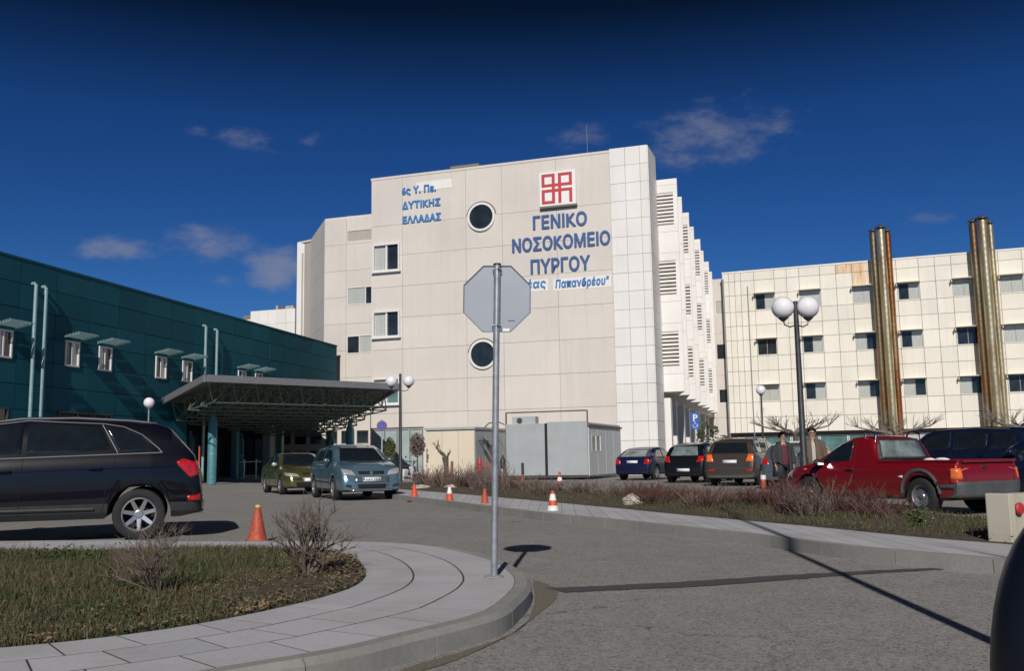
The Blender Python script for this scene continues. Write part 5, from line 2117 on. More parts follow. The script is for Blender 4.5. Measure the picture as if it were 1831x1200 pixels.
brown = rear_car('parked_suv', 'bronze brown SUV with roof rails seen from behind, next to the black hatchback', 1258, 34.2, R(31), 4.5, 1.84, 1.70, 'paint_bronze',
                 [(0, .55), (.03, .78), (.06, 1.02), (.12, 1.10), (.34, 1.56), (.55, 1.66), (1.3, 1.70), (2.3, 1.68), (2.75, 1.58), (3.3, 1.18), (3.5, 1.10), (4.1, 1.0), (4.4, .78), (4.5, .5)],
                 [(0, 1.12), (2, 1.08), (4.5, .95)], [[(.46, 1.14), (1.15, 1.12), (1.15, 1.56), (.60, 1.52)], [(1.22, 1.12), (2.05, 1.11), (2.05, 1.58), (1.22, 1.57)], [(2.12, 1.11), (3.15, 1.09), (2.7, 1.45), (2.45, 1.57), (2.12, 1.58)]],
                 [(-.66, 1.14), (.66, 1.14), (.56, 1.52), (-.56, 1.52)], [(.58, .86), (.86, .86), (.84, 1.12), (.66, 1.12)], [.85, 3.5], wr=.345, plate_z=.86, low_dark=4, roof_rails=True, lampside=[(.04, .88), (.22, .92), (.2, 1.1), (.08, 1.12)], tail_mat='tail_orange', bumper='grey_plastic', tail_w=.95)
for sg in (1, -1):
    brown.patch('rear_reflector', 'tail_red', 'B', [(sg * .55, .52), (sg * .82, .52), (sg * .82, .58), (sg * .55, .58)], nu=4, nv=2)
silver = rear_car('parked_hatchback', 'grey blue hatchback seen from behind, partly hidden by the person in the long coat', 1357, 30.4, R(33), 4.1, 1.70, 1.50, 'paint_silver',
                  H_top(4.1, 1.50), [(0, .98), (2, .94), (4.1, .82)], [[(.62, 1.04), (1.6, .98), (1.6, 1.36), (.84, 1.32)], [(1.68, .98), (2.7, .96), (2.3, 1.28), (2.1, 1.36), (1.68, 1.37)]],
                  [(-.56, 1.02), (.56, 1.02), (.46, 1.32), (-.46, 1.32)], [(.56, .76), (.80, .78), (.76, 1.02), (.62, 1.0)], [.72, 3.3], wr=.31, plate_z=.55, glass='car_glass_pale')


# ---------------------------------------------------------------- red pickup
def pickup():
    rwp, fwp = ground(1652, 921), ground(1437, 909)
    hd = Vector((fwp.x - rwp.x, fwp.y - rwp.y)).normalized()
    left = Vector((-hd.y, hd.x))
    L, W = 4.4, 1.66
    wx = [.80, 3.56]
    mid = Vector((rwp.x, rwp.y)) - left * (W / 2 - .06) + hd * (L / 2 - wx[0])
    print('PICKUP dist', (fwp - rwp).length)
    c = Car('pickup_truck', 'red two door pickup truck with an open load bed and dark rear bumper', 'pickup truck', (mid.x, mid.y, 0), hd, L, W, 1.50,
            [(0, .58), (.02, .92), (.06, .97), (1.78, .985), (1.84, 1.01), (1.91, 1.36), (2.01, 1.45), (2.25, 1.49), (2.5, 1.475), (2.80, 1.36), (3.32, 1.02), (3.5, .94), (4.0, .86), (4.25, .76), (4.37, .62), (4.4, .45)],
            [(0, .93), (1.6, .92), (3.3, .88), (4.4, .76)], wx, .325, .25, .72, 'paint_red', 1.0, nose=.17, low_dark=None, rim='steel_rim', tail_w=.97)
    c.patch('side_window', 'car_glass', 'L', [(2.46, .95), (3.26, .93), (2.97, 1.18), (2.76, 1.34), (2.46, 1.40)], both=True, nu=12, nv=7)
    c.patch('window_surround', 'black_plastic', 'B', [(-.68, 1.0), (.68, 1.0), (.56, 1.42), (-.56, 1.42)], nu=12, nv=6, off=.004)
    c.patch('rear_window', 'car_glass_pale', 'B', [(-.58, 1.04), (.58, 1.04), (.49, 1.38), (-.49, 1.38)], nu=10, nv=5, off=.012)
    c.patch('windscreen', 'car_glass', 'F', [(-.66, 1.08), (.66, 1.08), (.50, 1.42), (-.50, 1.42)], nu=10, nv=6)
    c.patch('headlight', 'lamp_clear', 'F', [(.44, .60), (.76, .62), (.74, .76), (.48, .74)], both=True, nu=5, nv=4)
    # dark plastic along the load bed sides and the bumper
    c.patch('rear_cladding', 'grey_plastic', 'L', [(.02, .34), (.44, .34), (.38, .56), (.02, .60)], both=True, nu=8, nv=4, off=.012)
    c.patch('rear_bumper', 'grey_plastic', 'B', [(-.79, .32), (.79, .32), (.79, .60), (-.79, .60)], nu=14, nv=5, off=.03, thick=.06)
    import math as _m
    arch = [(.80 + .41 * _m.cos(t), .36 + .41 * _m.sin(t)) for t in [pi * k / 12 for k in range(0, 13)]]
    c.line('wheel_arch_trim', 'grey_plastic', 'L', arch, both=True, w=.07, off=.0)
    c.patch('tail_light', 'tail_orange', 'L', [(.03, .64), (.16, .64), (.16, .84), (.03, .84)], both=True, nu=4, nv=4, off=.01)
    c.patch('tail_light', 'tail_red', 'L', [(.03, .58), (.16, .58), (.16, .635), (.03, .635)], both=True, nu=4, nv=2, off=.01)
    c.patch('tail_light', 'tail_orange', 'B', [(.70, .64), (.795, .64), (.795, .84), (.70, .84)], both=True, nu=4, nv=4, off=.012)
    # load bed: dark well with a rim all round
    zr = .985
    bx0, bx1, hw = -L / 2 + .10, -L / 2 + 1.74, .66
    bm = bmesh.new()
    bm.from_mesh(c.body.data)
    kill = [f for f in bm.faces if bx0 < f.calc_center_median().x < bx1 and f.calc_center_median().z > .90 and abs(f.normal.z) > .7 and abs(f.calc_center_median().y) < .7]
    bmesh.ops.delete(bm, geom=kill, context='FACES')
    bm.to_mesh(c.body.data)
    bm.free()
    bd = MB()
    bd.box((bx0, -hw, .55), (bx1, hw, .58)).box((bx0, -hw - .02, .55), (bx1, -hw, zr - .01)).box((bx0, hw, .55), (bx1, hw + .02, zr - .01))
    bd.box((bx0 - .02, -hw, .55), (bx0, hw, zr - .01)).box((bx1, -hw, .55), (bx1 + .02, hw, zr - .01))
    bd.build('load_bed', 'black_plastic', c.root)
    for sg in (1, -1):
        MB().box((bx0 - .06, sg * .715 - .055, zr - .03), (bx1 + .04, sg * .715 + .055, zr + .012)).build('bed_rail', 'paint_red', c.root, bevel=.012)
    MB().box((bx0 - .10, -.66, zr - .04), (bx0 + .0, .66, zr + .010)).build('tailgate_rail', 'paint_red', c.root, bevel=.012)
    c.line('tailgate_seam', 'underbody', 'B', [(-.62, .62), (-.62, .93)], w=.012, off=.001)
    c.line('tailgate_seam', 'underbody', 'B', [(.62, .62), (.62, .93)], w=.012, off=.001)
    c.patch('tailgate_handle', 'black_plastic', 'B', [(.06, .83), (.20, .83), (.20, .88), (.06, .88)], nu=3, nv=2, off=.014)
    seams(c, [(2.38, 1.40, 2.34, .30), (3.30, .95, 3.20, .34)], 0, 0)
    handles(c, [(2.42, .82)], 'black_plastic')
    c.mirrors(3.16, .91, 'black_plastic')
    c.plate('B', .50, 'ΗΕΚ 1313', y=-.42, w=.48)
    c.root.scale.z = .95
    c.root.location.z = .016
    for w_ in c.root.children:
        if w_.name.startswith('wheel'): w_.scale = (1, 1, 1.0 / .95)
    for sg in (1, -1):
        pts = [(-L / 2 + 1.94, sg * .59, 1.36), (-L / 2 + 1.96, sg * .59, 1.52), (-L / 2 + 2.09, sg * .58, 1.57), (-L / 2 + 2.20, sg * .57, 1.54), (-L / 2 + 2.24, sg * .57, 1.46)]
        MB().tube(pts, .022, 8).build('roof_rack_bar', 'chrome', c.root, smooth=True)
    c.patch('scuffed_panel', 'sticker', 'L', [(1.16, .66), (1.30, .68), (1.30, .70), (1.17, .71)], nu=3, nv=2, off=.003, thick=.004)
    c.patch('side_marker', 'tail_orange', 'L', [(3.62, .80), (3.70, .80), (3.70, .83), (3.62, .83)], both=True, nu=2, nv=2)
    # cargo peeping out of the bed
    return c


pk = pickup()
crg = thing('cargo_sack', 'small pale sacks lying in the load bed of the red pickup truck', 'sack')
M_ = Matrix.Translation(pk.root.location) @ Matrix.Rotation(pk.root.rotation_euler.z, 4, 'Z')
q = M_ @ Vector((-1.35, .15, .90))
crg.location = q
crg.rotation_euler = (0, 0, pk.root.rotation_euler.z)
MB().sphere((0, 0, .03), .12, 12, 8, (1.3, .9, .45)).sphere((.22, .06, .03), .1, 12, 8, (1.2, 1, .5)).build('sack', 'sticker', crg, smooth=True)


# ---------------------------------------------------------------- two dark cars behind the pickup
def far_suv():
    hd = Vector((-.60, .80)).normalized()
    L, W = 4.75, 1.88
    p = plan(1722, 26.5)
    c = Car('parked_suv', 'dark blue SUV with roof rails behind the load bed of the red pickup', 'car', (p.x, p.y, 0), hd, L, W, 1.74,
            [(0, .5), (.03, .9), (.1, 1.1), (.35, 1.58), (.6, 1.70), (1.5, 1.74), (2.6, 1.72), (3.05, 1.60), (3.55, 1.20), (3.75, 1.12), (4.3, 1.02), (4.65, .8), (4.75, .5)],
            [(0, 1.12), (2, 1.10), (4.75, .95)], [.9, 3.65], .36, .3, .72, 'paint_dark_blue', 1.0, nose=.15)
    c.glass([[(.46, 1.16), (1.2, 1.14), (1.2, 1.60), (.62, 1.56)], [(1.28, 1.14), (2.2, 1.13), (2.2, 1.62), (1.28, 1.61)], [(2.28, 1.13), (3.45, 1.11), (2.95, 1.5), (2.7, 1.61), (2.28, 1.62)]])
    c.patch('rear_window', 'car_glass', 'B', [(-.66, 1.16), (.66, 1.16), (.56, 1.56), (-.56, 1.56)], nu=10, nv=6)
    c.patch('tail_light', 'tail_red', 'B', [(.6, .8), (.84, .8), (.82, 1.1), (.7, 1.1)], both=True, nu=4, nv=4)
    c.patch('windscreen', 'car_glass', 'F', [(-.66, 1.20), (.66, 1.20), (.54, 1.62), (-.54, 1.62)], nu=10, nv=6)
    c.line('roof_rail', 'chrome', 'L', [(.7, 1.64), (1.6, 1.69), (2.7, 1.66)], both=True, w=.04, off=.04)
    seams(c, [(2.24, 1.1, 2.2, .35), (3.5, 1.06, 3.4, .4)], 0, 0)
    c.mirrors(3.3, 1.12)
    c.plate('B', .9, '')
    handles(c, [(1.4, .98), (2.45, .98)], 'paint_dark_blue')
    # second car, nearer, at the right edge
    p = plan(1905, 20.5)
    c = Car('parked_sedan', 'near black car cut by the right edge, its windscreen above the pickup tailgate', 'car', (p.x, p.y, 0), hd, 4.4, 1.76, 1.50,
            [(0, .5), (.03, .8), (.1, 1.0), (.6, 1.3), (1.1, 1.46), (1.8, 1.50), (2.3, 1.47), (2.7, 1.38), (3.25, 1.06), (3.4, 1.0), (4.0, .92), (4.3, .75), (4.4, .5)],
            [(0, .98), (2, .96), (4.4, .84)], [.8, 3.5], .32, .24, .72, 'paint_dark_blue', 1.0, nose=.16)
    c.glass([[(.7, 1.04), (1.7, 1.0), (1.7, 1.38), (1.1, 1.34)], [(1.78, 1.0), (2.95, .99), (2.55, 1.26), (2.3, 1.37), (1.78, 1.39)]])
    c.patch('windscreen', 'car_glass_pale', 'F', [(-.66, 1.06), (.66, 1.06), (.54, 1.40), (-.54, 1.40)], nu=10, nv=6)
    c.patch('headlight', 'lamp_clear', 'F', [(.46, .62), (.78, .64), (.78, .78), (.5, .76)], both=True, nu=4, nv=3)
    c.patch('rear_window', 'car_glass', 'B', [(-.56, 1.04), (.56, 1.04), (.46, 1.28), (-.46, 1.28)], nu=8, nv=5)
    c.patch('tail_light', 'tail_red', 'B', [(.6, .7), (.8, .7), (.78, .9), (.66, .9)], both=True, nu=4, nv=4)
    c.mirrors(2.9, 1.02)


far_suv()


# ---------------------------------------------------------------- scooter
def scooter():
    p = ground(728, 866)
    t = thing('parked_scooter', 'white scooter with black seat parked at the kerb beside the light blue car', 'scooter', (p.x, p.y, .0), R(-38))
    for x in (-.62, .62):
        w = MB().tube([(x, -.04, .28), (x, .04, .28)], .05, 10).build('wheel', 'underbody', t)
        My = Matrix.Translation((x, 0, .28)) @ Matrix.Rotation(pi / 2, 4, 'X')
        MB().lathe([(.2, -.04), (.27, -.045), (.285, 0), (.27, .045), (.2, .04)], 24, My).build('tyre', 'rubber', w, smooth=True)
        MB().lathe([(.2, -.03), (.2, .03), (.14, .01), (.05, .03), (.05, -.03), (.14, -.01)], 20, My).build('rim', 'alloy', w, smooth=True)
    MB().add([(.50, -.16, .25), (.50, .16, .25), (.36, .2, .80), (.36, -.2, .80), (.42, -.16, .25), (.42, .16, .25), (.28, .18, .80), (.28, -.18, .80)],
             [(0, 1, 2, 3), (7, 6, 5, 4), (0, 4, 5, 1), (1, 5, 6, 2), (2, 6, 7, 3), (3, 7, 4, 0)]).build('leg_shield', 'scooter_white', t, bevel=.02)
    MB().add([(-.1, -.14, .32), (-.1, .14, .32), (-.72, .12, .56), (-.72, -.12, .56), (0.0, -.14, .66), (0.0, .14, .66), (-.72, .12, .76), (-.72, -.12, .76)],
             [(0, 1, 2, 3), (7, 6, 5, 4), (0, 4, 5, 1), (1, 5, 6, 2), (2, 6, 7, 3), (3, 7, 4, 0)]).build('rear_fairing', 'scooter_white', t, bevel=.03)
    MB().sphere((-.32, 0, .77), .2, 16, 8, (1.9, .75, .38)).build('seat', 'rubber', t, smooth=True)
    MB().box((-.1, -.12, .24), (.44, .12, .32)).build('footboard', 'black_plastic', t, bevel=.02)
    MB().tube([(.58, 0, .28), (.40, 0, .85), (.36, 0, 1.0)], .03, 8).build('fork', 'galvanised', t)
    MB().tube([(.28, -.33, 1.05), (.36, -.12, 1.02), (.36, .12, 1.02), (.28, .33, 1.05)], .022, 8).build('handlebar', 'black_plastic', t)
    MB().sphere((.42, 0, 1.0), .1, 14, 8, (.8, 1.1, .9)).build('headlight', 'lamp_clear', t, smooth=True)
    MB().sphere((.62, 0, .50), .1, 12, 8, (1.9, .8, .6)).build('mudguard', 'scooter_white', t, smooth=True)
    MB().box((-.80, -.15, .80), (-.58, .15, 1.05)).build('top_box', 'black_plastic', t, bevel=.03)
    MB().tube([(.25, -.3, 1.05), (.26, -.34, 1.22)], .008, 5).sphere((.26, -.35, 1.25), .05, 10, 6, (.4, 1, .8)).build('mirror', 'black_plastic', t)


scooter()

# ================================================================== STREET FURNITURE
def g3(px, py, z=0.0):
    return ground(px, py, z)


# ---- back of the stop sign in the foreground
sp = g3(883, 1033, KZ)
ss = thing('stop_sign', 'plain grey back of an octagonal sign on a galvanised pole in the foreground', 'sign', (sp.x, sp.y, KZ))
tilt = .025
hp_ = 2.635
MB().tube([(0, 0, -.1), (tilt * hp_ * .5, 0, hp_ * .5), (tilt * hp_, 0, hp_)], .028, 20).build('pole', 'galvanised', ss, smooth=True)
MB().lathe([(.085, .002), (.08, .012), (.034, .02)], 20).build('pole_footing', 'kerb_stone', ss)
MB().lathe([(.034, 0), (.034, .012), (.01, .016)], 16, Matrix.Translation((tilt * hp_, 0, hp_))).build('pole_cap', 'black_plastic', ss)
zc = 2.345
r8 = .292 / cos(pi / 8)
pl8 = [(r8 * cos(pi / 8 + k * pi / 4), r8 * sin(pi / 8 + k * pi / 4)) for k in range(8)]
Msg = Matrix.Translation((tilt * zc, .042, zc)) @ Matrix.Rotation(R(-3), 4, 'Z') @ Matrix.Rotation(R(1.5), 4, 'Y')
o = MB().prism_y(pl8, 0, .003).build('sign_plate', 'sign_back', ss, bevel=.001)
o.matrix_local = Msg
ri = .965
m = MB()
for k in range(8):
    a, b = pl8[k], pl8[(k + 1) % 8]
    m.add([(a[0], -.0015, a[1]), (b[0], -.0015, b[1]), (b[0] * ri, -.0015, b[1] * ri), (a[0] * ri, -.0015, a[1] * ri),
           (a[0], -.012, a[1]), (b[0], -.012, b[1]), (b[0] * ri, -.004, b[1] * ri), (a[0] * ri, -.004, a[1] * ri)],
          [(4, 5, 6, 7), (0, 4, 7, 3), (1, 2, 6, 5), (0, 1, 5, 4), (3, 7, 6, 2)])
e = m.build('folded_rim', 'sign_back', o)
f = MB().prism_y([(x * .985, z * .985) for x, z in pl8], .004, .006).build('sign_face', 'sign_red', o)
MB().box((.055, -.004, -.290), (.112, -.0015, -.258)).build('sticker', 'sticker', o)
MB().box((.10, -.003, -.193), (.155, -.0015, -.187)).build('printed_mark', 'lamp_post', o)
for z in (zc + .25, zc - .24):
    b = MB()
    b.tube([(tilt * z - .036, .036, z), (tilt * z - .036, -.03, z), (tilt * z + .036, -.03, z), (tilt * z + .036, .036, z)], .004, 6)
    b.build('clamp', 'galvanised', ss)
    MB().tube([(tilt * z + .012, -.033, z), (tilt * z + .012, -.045, z)], .009, 6).build('bolt', 'lamp_post', ss)


# ---- globe lamps
def double_lamp(px, py, top_py, D, r, arm, label, two=True, z0=0.0, up=.0, pm='lamp_post', taper=(.075, .05)):
    p = plan(px, D)
    t = thing('street_lamp', label, 'street lamp', (p.x, p.y, z0), 0, 'globe lamps')
    d = ray(px, top_py)
    H = EYE + d.z / d.y * D - z0
    zg = H - r * 1.05
    if two:
        MB().tube([(0, 0, 0), (0, 0, .9), (0, 0, .95), (0, 0, H + up)], [taper[0] * 1.25, taper[0] * 1.25, taper[0], taper[1]], 14).build('post', pm, t, smooth=True)
        MB().lathe([(.16, 0), (.15, .03), (.09, .05)], 14).build('base_plate', pm, t)
        for sg in (-1, 1):
            x = sg * (arm + (0 if sg > 0 else .02))
            a = MB().tube([(0, 0, zg - r * 1.55), (x * .5, 0, zg - r * 1.75), (x * .92, 0, zg - r * 1.55), (x, 0, zg - r * 1.1)], .016, 8).build('arm', pm, t, smooth=True)
            gl = MB().sphere((x, 0, zg), r, 32, 20).build('globe', 'lamp_globe', t, smooth=True)
            MB().lathe([(.03, zg - r * 1.25), (r * .42, zg - r * .98), (r * .45, zg - r * .9), (r * .40, zg - r * .88)], 20, Matrix.Translation((x, 0, 0))).build('globe_holder', pm, gl, smooth=True)
    else:
        MB().tube([(0, 0, 0), (0, 0, H - 2 * r)], [taper[0], taper[1]], 12).build('post', pm, t, smooth=True)
        gl = MB().sphere((0, 0, H - r), r, 28, 18).build('globe', 'lamp_globe', t, smooth=True)
        MB().lathe([(.04, H - 2.25 * r), (r * .45, H - 1.95 * r), (r * .4, H - 1.85 * r)], 16).build('globe_holder', pm, gl, smooth=True)
    return t


double_lamp(1437, 890, 529, 20.6, .245, .265, 'tall dark lamp post with two big white globes among the hedge, nearest of the lamps', z0=.1, taper=(.07, .052), up=-.12)
double_lamp(716, 880, 671, 40.5, .245, .36, 'dark lamp post with two white globes just behind the light blue car', z0=.0, up=.06, taper=(.07, .055))
double_lamp(1366, 800, 689, 48.5, .245, .0, 'single white globe lamp behind the brown car with roof rails', two=False, taper=(.06, .045))
double_lamp(263, 800, 711, 46.0, .255, .0, 'single white globe lamp before the teal wall, above the roof of the black SUV', two=False, taper=(.04, .035), pm='galvanised')
# tall lamp post beside the camera, out of the picture at the right; its shadow crosses the road
tl = thing('street_lamp', 'tall street lamp beside the viewer outside the picture, only its shadow falls on the road', 'street lamp', (2.62, 3.3, 0))
MB().tube([(0, 0, 0), (0, 0, 5.5), (0, 0, 8.6)], [.055, .042, .030], 16).build('post', 'lamp_post', tl, smooth=True)
MB().tube([(0, 0, 8.5), (.4, 0, 8.85), (1.2, 0, 8.95)], .035, 8).sphere((1.35, 0, 8.93), .16, 12, 8, (1.8, .8, .4)).build('lamp_head', 'lamp_post', tl, smooth=True)


# ---- cones and posts
def cone_mesh_set(band, mat):
    m = MB()
    prof = lambda z: .125 - .095 * z / .46
    return prof


def cone(px, py, h, bands, mat, label, base='cone_base', tipdark=False, ang=0, group='traffic cones', z0=0, broad=1.0):
    p = g3(px, py, z0)
    t = thing('traffic_cone', label, 'traffic cone', (p.x, p.y, z0), R(ang), group)
    k = h / .47
    MB().box((-.15 * k, -.15 * k, 0), (.15 * k, .15 * k, .032 * k)).build('base', base, t, bevel=.008)
    f = lambda z: (.118 - .090 * z) * k * broad
    zs = [.032, .06, .15, .3, .45, .6, .75, .9, .985, 1.0]
    MB().lathe([(f(0) * 1.12, .032 * k), (f(.05) * 1.02, .05 * k)] + [(f(z), .032 * k + z * (h - .032 * k)) for z in zs[1:]] + [(f(1) * .6, h)], 24).build('cone', mat, t, smooth=True)
    for (a, b) in bands:
        zz = lambda q: .032 * k + q * (h - .032 * k)
        MB().lathe([(f(a) + .001, zz(a)), (f(a) + .0035, zz(a) + .002), (f(b) + .0035, zz(b) - .002), (f(b) + .001, zz(b))], 24).build('reflective_band', 'cone_white', t, smooth=True)
    if tipdark:
        MB().lathe([(f(.93) + .002, h * .94), (f(1) + .003, h * 1.002), (.004, h * 1.01)], 16).build('tip', 'marker_yellow', t)
    return t


cone(460, 971, .52, [], 'cone_faded', 'worn orange cone without white bands, nearest the camera behind the bare bush', tipdark=True, ang=12)
cone(741, 898, .47, [], 'cone_orange', 'plain orange cone by the right front wheel of the light blue car', ang=30)
cone(804, 905.5, .46, [(.62, .99)], 'cone_orange', 'orange cone with a white top half, second cone along the kerb', ang=8)
cone(867, 912, .46, [], 'cone_faded', 'plain orange cone just left of the sign pole', ang=20, broad=.95)
cone(989, 927, .50, [(.18, .42), (.62, .88)], 'cone_orange', 'orange cone with two white bands, right of the sign pole', ang=5)
cone(1001, 868, .50, [(.25, .55)], 'cone_faded', 'small faded cone with a white band behind the planting bed', z0=.08)


def post(px, py, h, r, mat, label, bands=None, cat='bollard', z0=0.08, name='marker_post', bmat='cone_white'):
    p = g3(px, py, z0)
    t = thing(name, label, cat, (p.x, p.y, z0), 0)
    MB().lathe([(r * 1.9, 0), (r * 1.7, .04), (r, .06), (r, h - .03), (r * .7, h)], 14).build('post', mat, t, smooth=True)
    for (a, b) in (bands or []):
        MB().lathe([(r + .002, h * a), (r + .004, h * a + .002), (r + .004, h * b), (r + .002, h * b)], 14).build('band', bmat, t, smooth=True)
    return t


post(808.5, 866, .95, .055, 'cone_faded', 'orange plastic post in front of the cream cabin', [(.78, .95)], bmat='rust_metal')
post(935, 867, .85, .05, 'cone_faded', 'orange post with a dark top before the left container door', [(.45, .98)], bmat='lamp_post')
post(898, 868, .62, .045, 'cone_white', 'short white and orange post beside the sign pole', [(.1, .35)], bmat='cone_orange')
post(873, 864, .9, .05, 'cone_faded', 'thin red orange post between the hydrant and the sign pole')
post(1366.5, 893, .55, .06, 'cone_faded', 'faded pink cone-like post in the hedge near the people', [(.8, .98)], z0=.1)
hp2 = g3(858, 862, .08)
hy = thing('fire_hydrant', 'red pillar hydrant standing before the side of the cream cabin', 'hydrant', (hp2.x, hp2.y, .08), R(20))
hy.scale = (.85, .85, .86)
MB().lathe([(.17, 0), (.17, .05), (.11, .07), (.11, .85), (.15, .88), (.15, .95), (.12, 1.1), (.06, 1.2), (.05, 1.28), (.01, 1.29)], 20).build('barrel', 'hydrant_red', hy, smooth=True)
for a in (0, 1, 2):
    MB().tube([(0, 0, .75), (.2 * cos(a * pi), .2 * sin(a * pi) - (.2 if a == 2 else 0), .75)], .065, 12).build('outlet', 'hydrant_red', hy, smooth=True)

# ---- round blue sign and parking sign
def round_sign():
    p = plan(683, 44)
    t = thing('no_parking_sign', 'round blue traffic sign with a red rim at the glazed corner of the hospital', 'sign', (p.x, p.y, .1))
    z = EYE + (ray(683, 762).z / ray(683, 762).y) * 44 - .1
    MB().tube([(0, 0, 0), (0, 0, z + .3)], .035, 10).build('pole', 'pole_pale', t, smooth=True)
    M = Matrix.Translation((0, -.045, z)) @ Matrix.Rotation(pi / 2, 4, 'X')
    d = MB().lathe([(.24, -.004), (.24, .004)], 32, M).build('sign_plate', 'sign_red', t)
    MB().lathe([(.205, .0045), (.205, .008)], 32, M).build('sign_face', 'sign_blue', d)
    Mb = Matrix.Translation((0, -.055, z)) @ Matrix.Rotation(R(45), 4, 'Y')
    MB().box((-.2, -.001, -.022), (.2, .001, .022), Mb).build('slash', 'sign_red', d)


round_sign()


def p_sign():
    D = 56
    p = plan(1245, D)
    t = thing('parking_sign', 'blue parking sign with a white P and a wheelchair mark before the green bush', 'sign', (p.x, p.y, .08))
    zt = EYE + ray(1241, 738).z / ray(1241, 738).y * D - .08
    zb = EYE + ray(1241, 768).z / ray(1241, 768).y * D - .08
    MB().tube([(0, .03, 0), (0, .03, zt)], .035, 10).build('pole', 'pole_pale', t, smooth=True)
    w = .24
    o = MB().box((-w, -.01, zb), (w, .01, zt)).build('sign_plate', 'sign_blue', t, bevel=.004)
    text_mesh('lettering', 'P', .40, 'cone_white', o, (-.13, -.012, zt - .50), ext=.002, bold=.012)
    m = MB()
    c = Vector((0, -.013, zb + .22))
    m.tube([c + Vector((.12 * cos(a), 0, .12 * sin(a))) for a in [R(x) for x in range(150, 400, 25)]], .018, 6)
    m.tube([c + Vector((-.02, 0, .25)), c + Vector((0, 0, .10)), c + Vector((.10, 0, .08)), c + Vector((.17, 0, -.05))], .02, 6)
    m.build('wheelchair_mark', 'cone_white', o)


p_sign()

# ---- portable cabins in front of the hospital
def cabin(name, label, cat, pa, pb, D1, D2, ztop_px, deep, mat, sidemat, zg=.08):
    A, B = plan(pa, D1), plan(pb, D2)
    f = Facade(A, B, name, label, cat)
    f.root.location.z = 0
    z = f.at(*ztop_px)[1]
    return f, z


cf, cz = cabin('portable_cabin', 'cream portable cabin with a plain front and grey side before the hospital', 'cabin', 762, 849, 51, 50, (800, 765), 6, 'cream_prefab', 'prefab_grey')
cl = cf.len
MB().box((0, .03, .1), (cl - .03, 5.5, cz - .12)).build('wall', 'prefab_grey', cf.root)
n = 3
for k in range(n):
    MB().box((cl * k / n + .012, 0, .14), (cl * (k + 1) / n - .012, .028, cz - .14)).build('wall_panel', 'cream_prefab', cf.root)
MB().box((-.08, -.1, cz - .12), (cl + .08, 5.6, cz)).build('roof_edge', 'pole_pale', cf.root)
MB().box((cl - .028, -.02, .1), (cl + .03, .05, cz - .13)).build('corner_post', 'pole_pale', cf.root)
for k in range(4): MB().box((cl, .1 + k * 1.3, .14), (cl + .028, .1 + k * 1.3 + 1.27, cz - .14)).build('side_panel', 'prefab_grey', cf.root)
lb = MB().box((cl + .03, .5, cz - .75), (cl + .35, .55, cz - .70)).box((cl + .25, .45, cz - .9), (cl + .5, .7, cz - .72))
lb.build('wall_lamp', 'lamp_post', cf.root)
MB().add([(cl + .04, 1.0, cz - .5), (cl + .04, 2.2, cz - .9), (cl + .5, 2.2, cz - 1.6), (cl + .5, 1.2, cz - 1.0), (cl + .06, 1.0, cz - .52), (cl + .06, 2.2, cz - .92), (cl + .52, 2.2, cz - 1.62), (cl + .52, 1.2, cz - 1.02)],
         [(0, 1, 2, 3), (7, 6, 5, 4), (0, 4, 5, 1), (1, 5, 6, 2), (2, 6, 7, 3), (3, 7, 4, 0)]).build('window_flap', 'joint_cream', cf.root)
MB().tube([(cl * .9, 2, cz + .0), (cl * 1.0, 2, cz + .25), (cl * 1.2, 2, cz + .3), (cl * 1.4, 2, cz + .05)], .03, 6).build('roof_cable', 'lamp_post', cf.root)

ct, tz = cabin('storage_container', 'pale grey storage container with two wide doors before the hospital front', 'container', 905, 1052, 48.5, 47.0, (980, 750), 6, 'container_door', 'prefab_grey')
tl_ = ct.len
MB().box((0, .06, .12), (tl_ - .02, 6.6, tz - .25)).build('body', 'prefab_grey', ct.root)
for k, (a, b) in enumerate(((.02, tl_ * .482), (tl_ * .515, tl_ - .02))):
    d = MB().box((a, -.02, .22), (b, .055, tz - (.14 if k else .22))).build('door_leaf', 'container_door', ct.root, bevel=.01)
MB().box((tl_ * .484, -.01, .22), (tl_ * .513, .05, tz - .2)).build('door_gap', 'void_dark', ct.root)
MB().box((0, -.03, .10), (tl_, .05, .20)).build('sill_beam', 'dark_frame', ct.root)
# metal frame over it
fr = MB()
fz = ct.at(1040, 734)[1]
fr.tube([(.0, .1, .1), (.0, .1, fz)], .04, 6).tube([(tl_ - .03, .1, tz - .3), (tl_ - .03, .1, fz)], .04, 6).tube([(0, .1, fz), (tl_ - .03, .1, fz)], .04, 6)
fr.build('top_frame', 'rust_metal', ct.root)
ac = MB().box((.25, .3, tz - .25), (1.5, .8, tz + .18)).build('air_unit', 'prefab_grey', ct.root)
MB().lathe([(.15, 0), (.15, .01)], 20, Matrix.Translation((.65, .29, tz - .02)) @ Matrix.Rotation(pi / 2, 4, 'X')).build('fan_grille', 'dark_frame', ac)
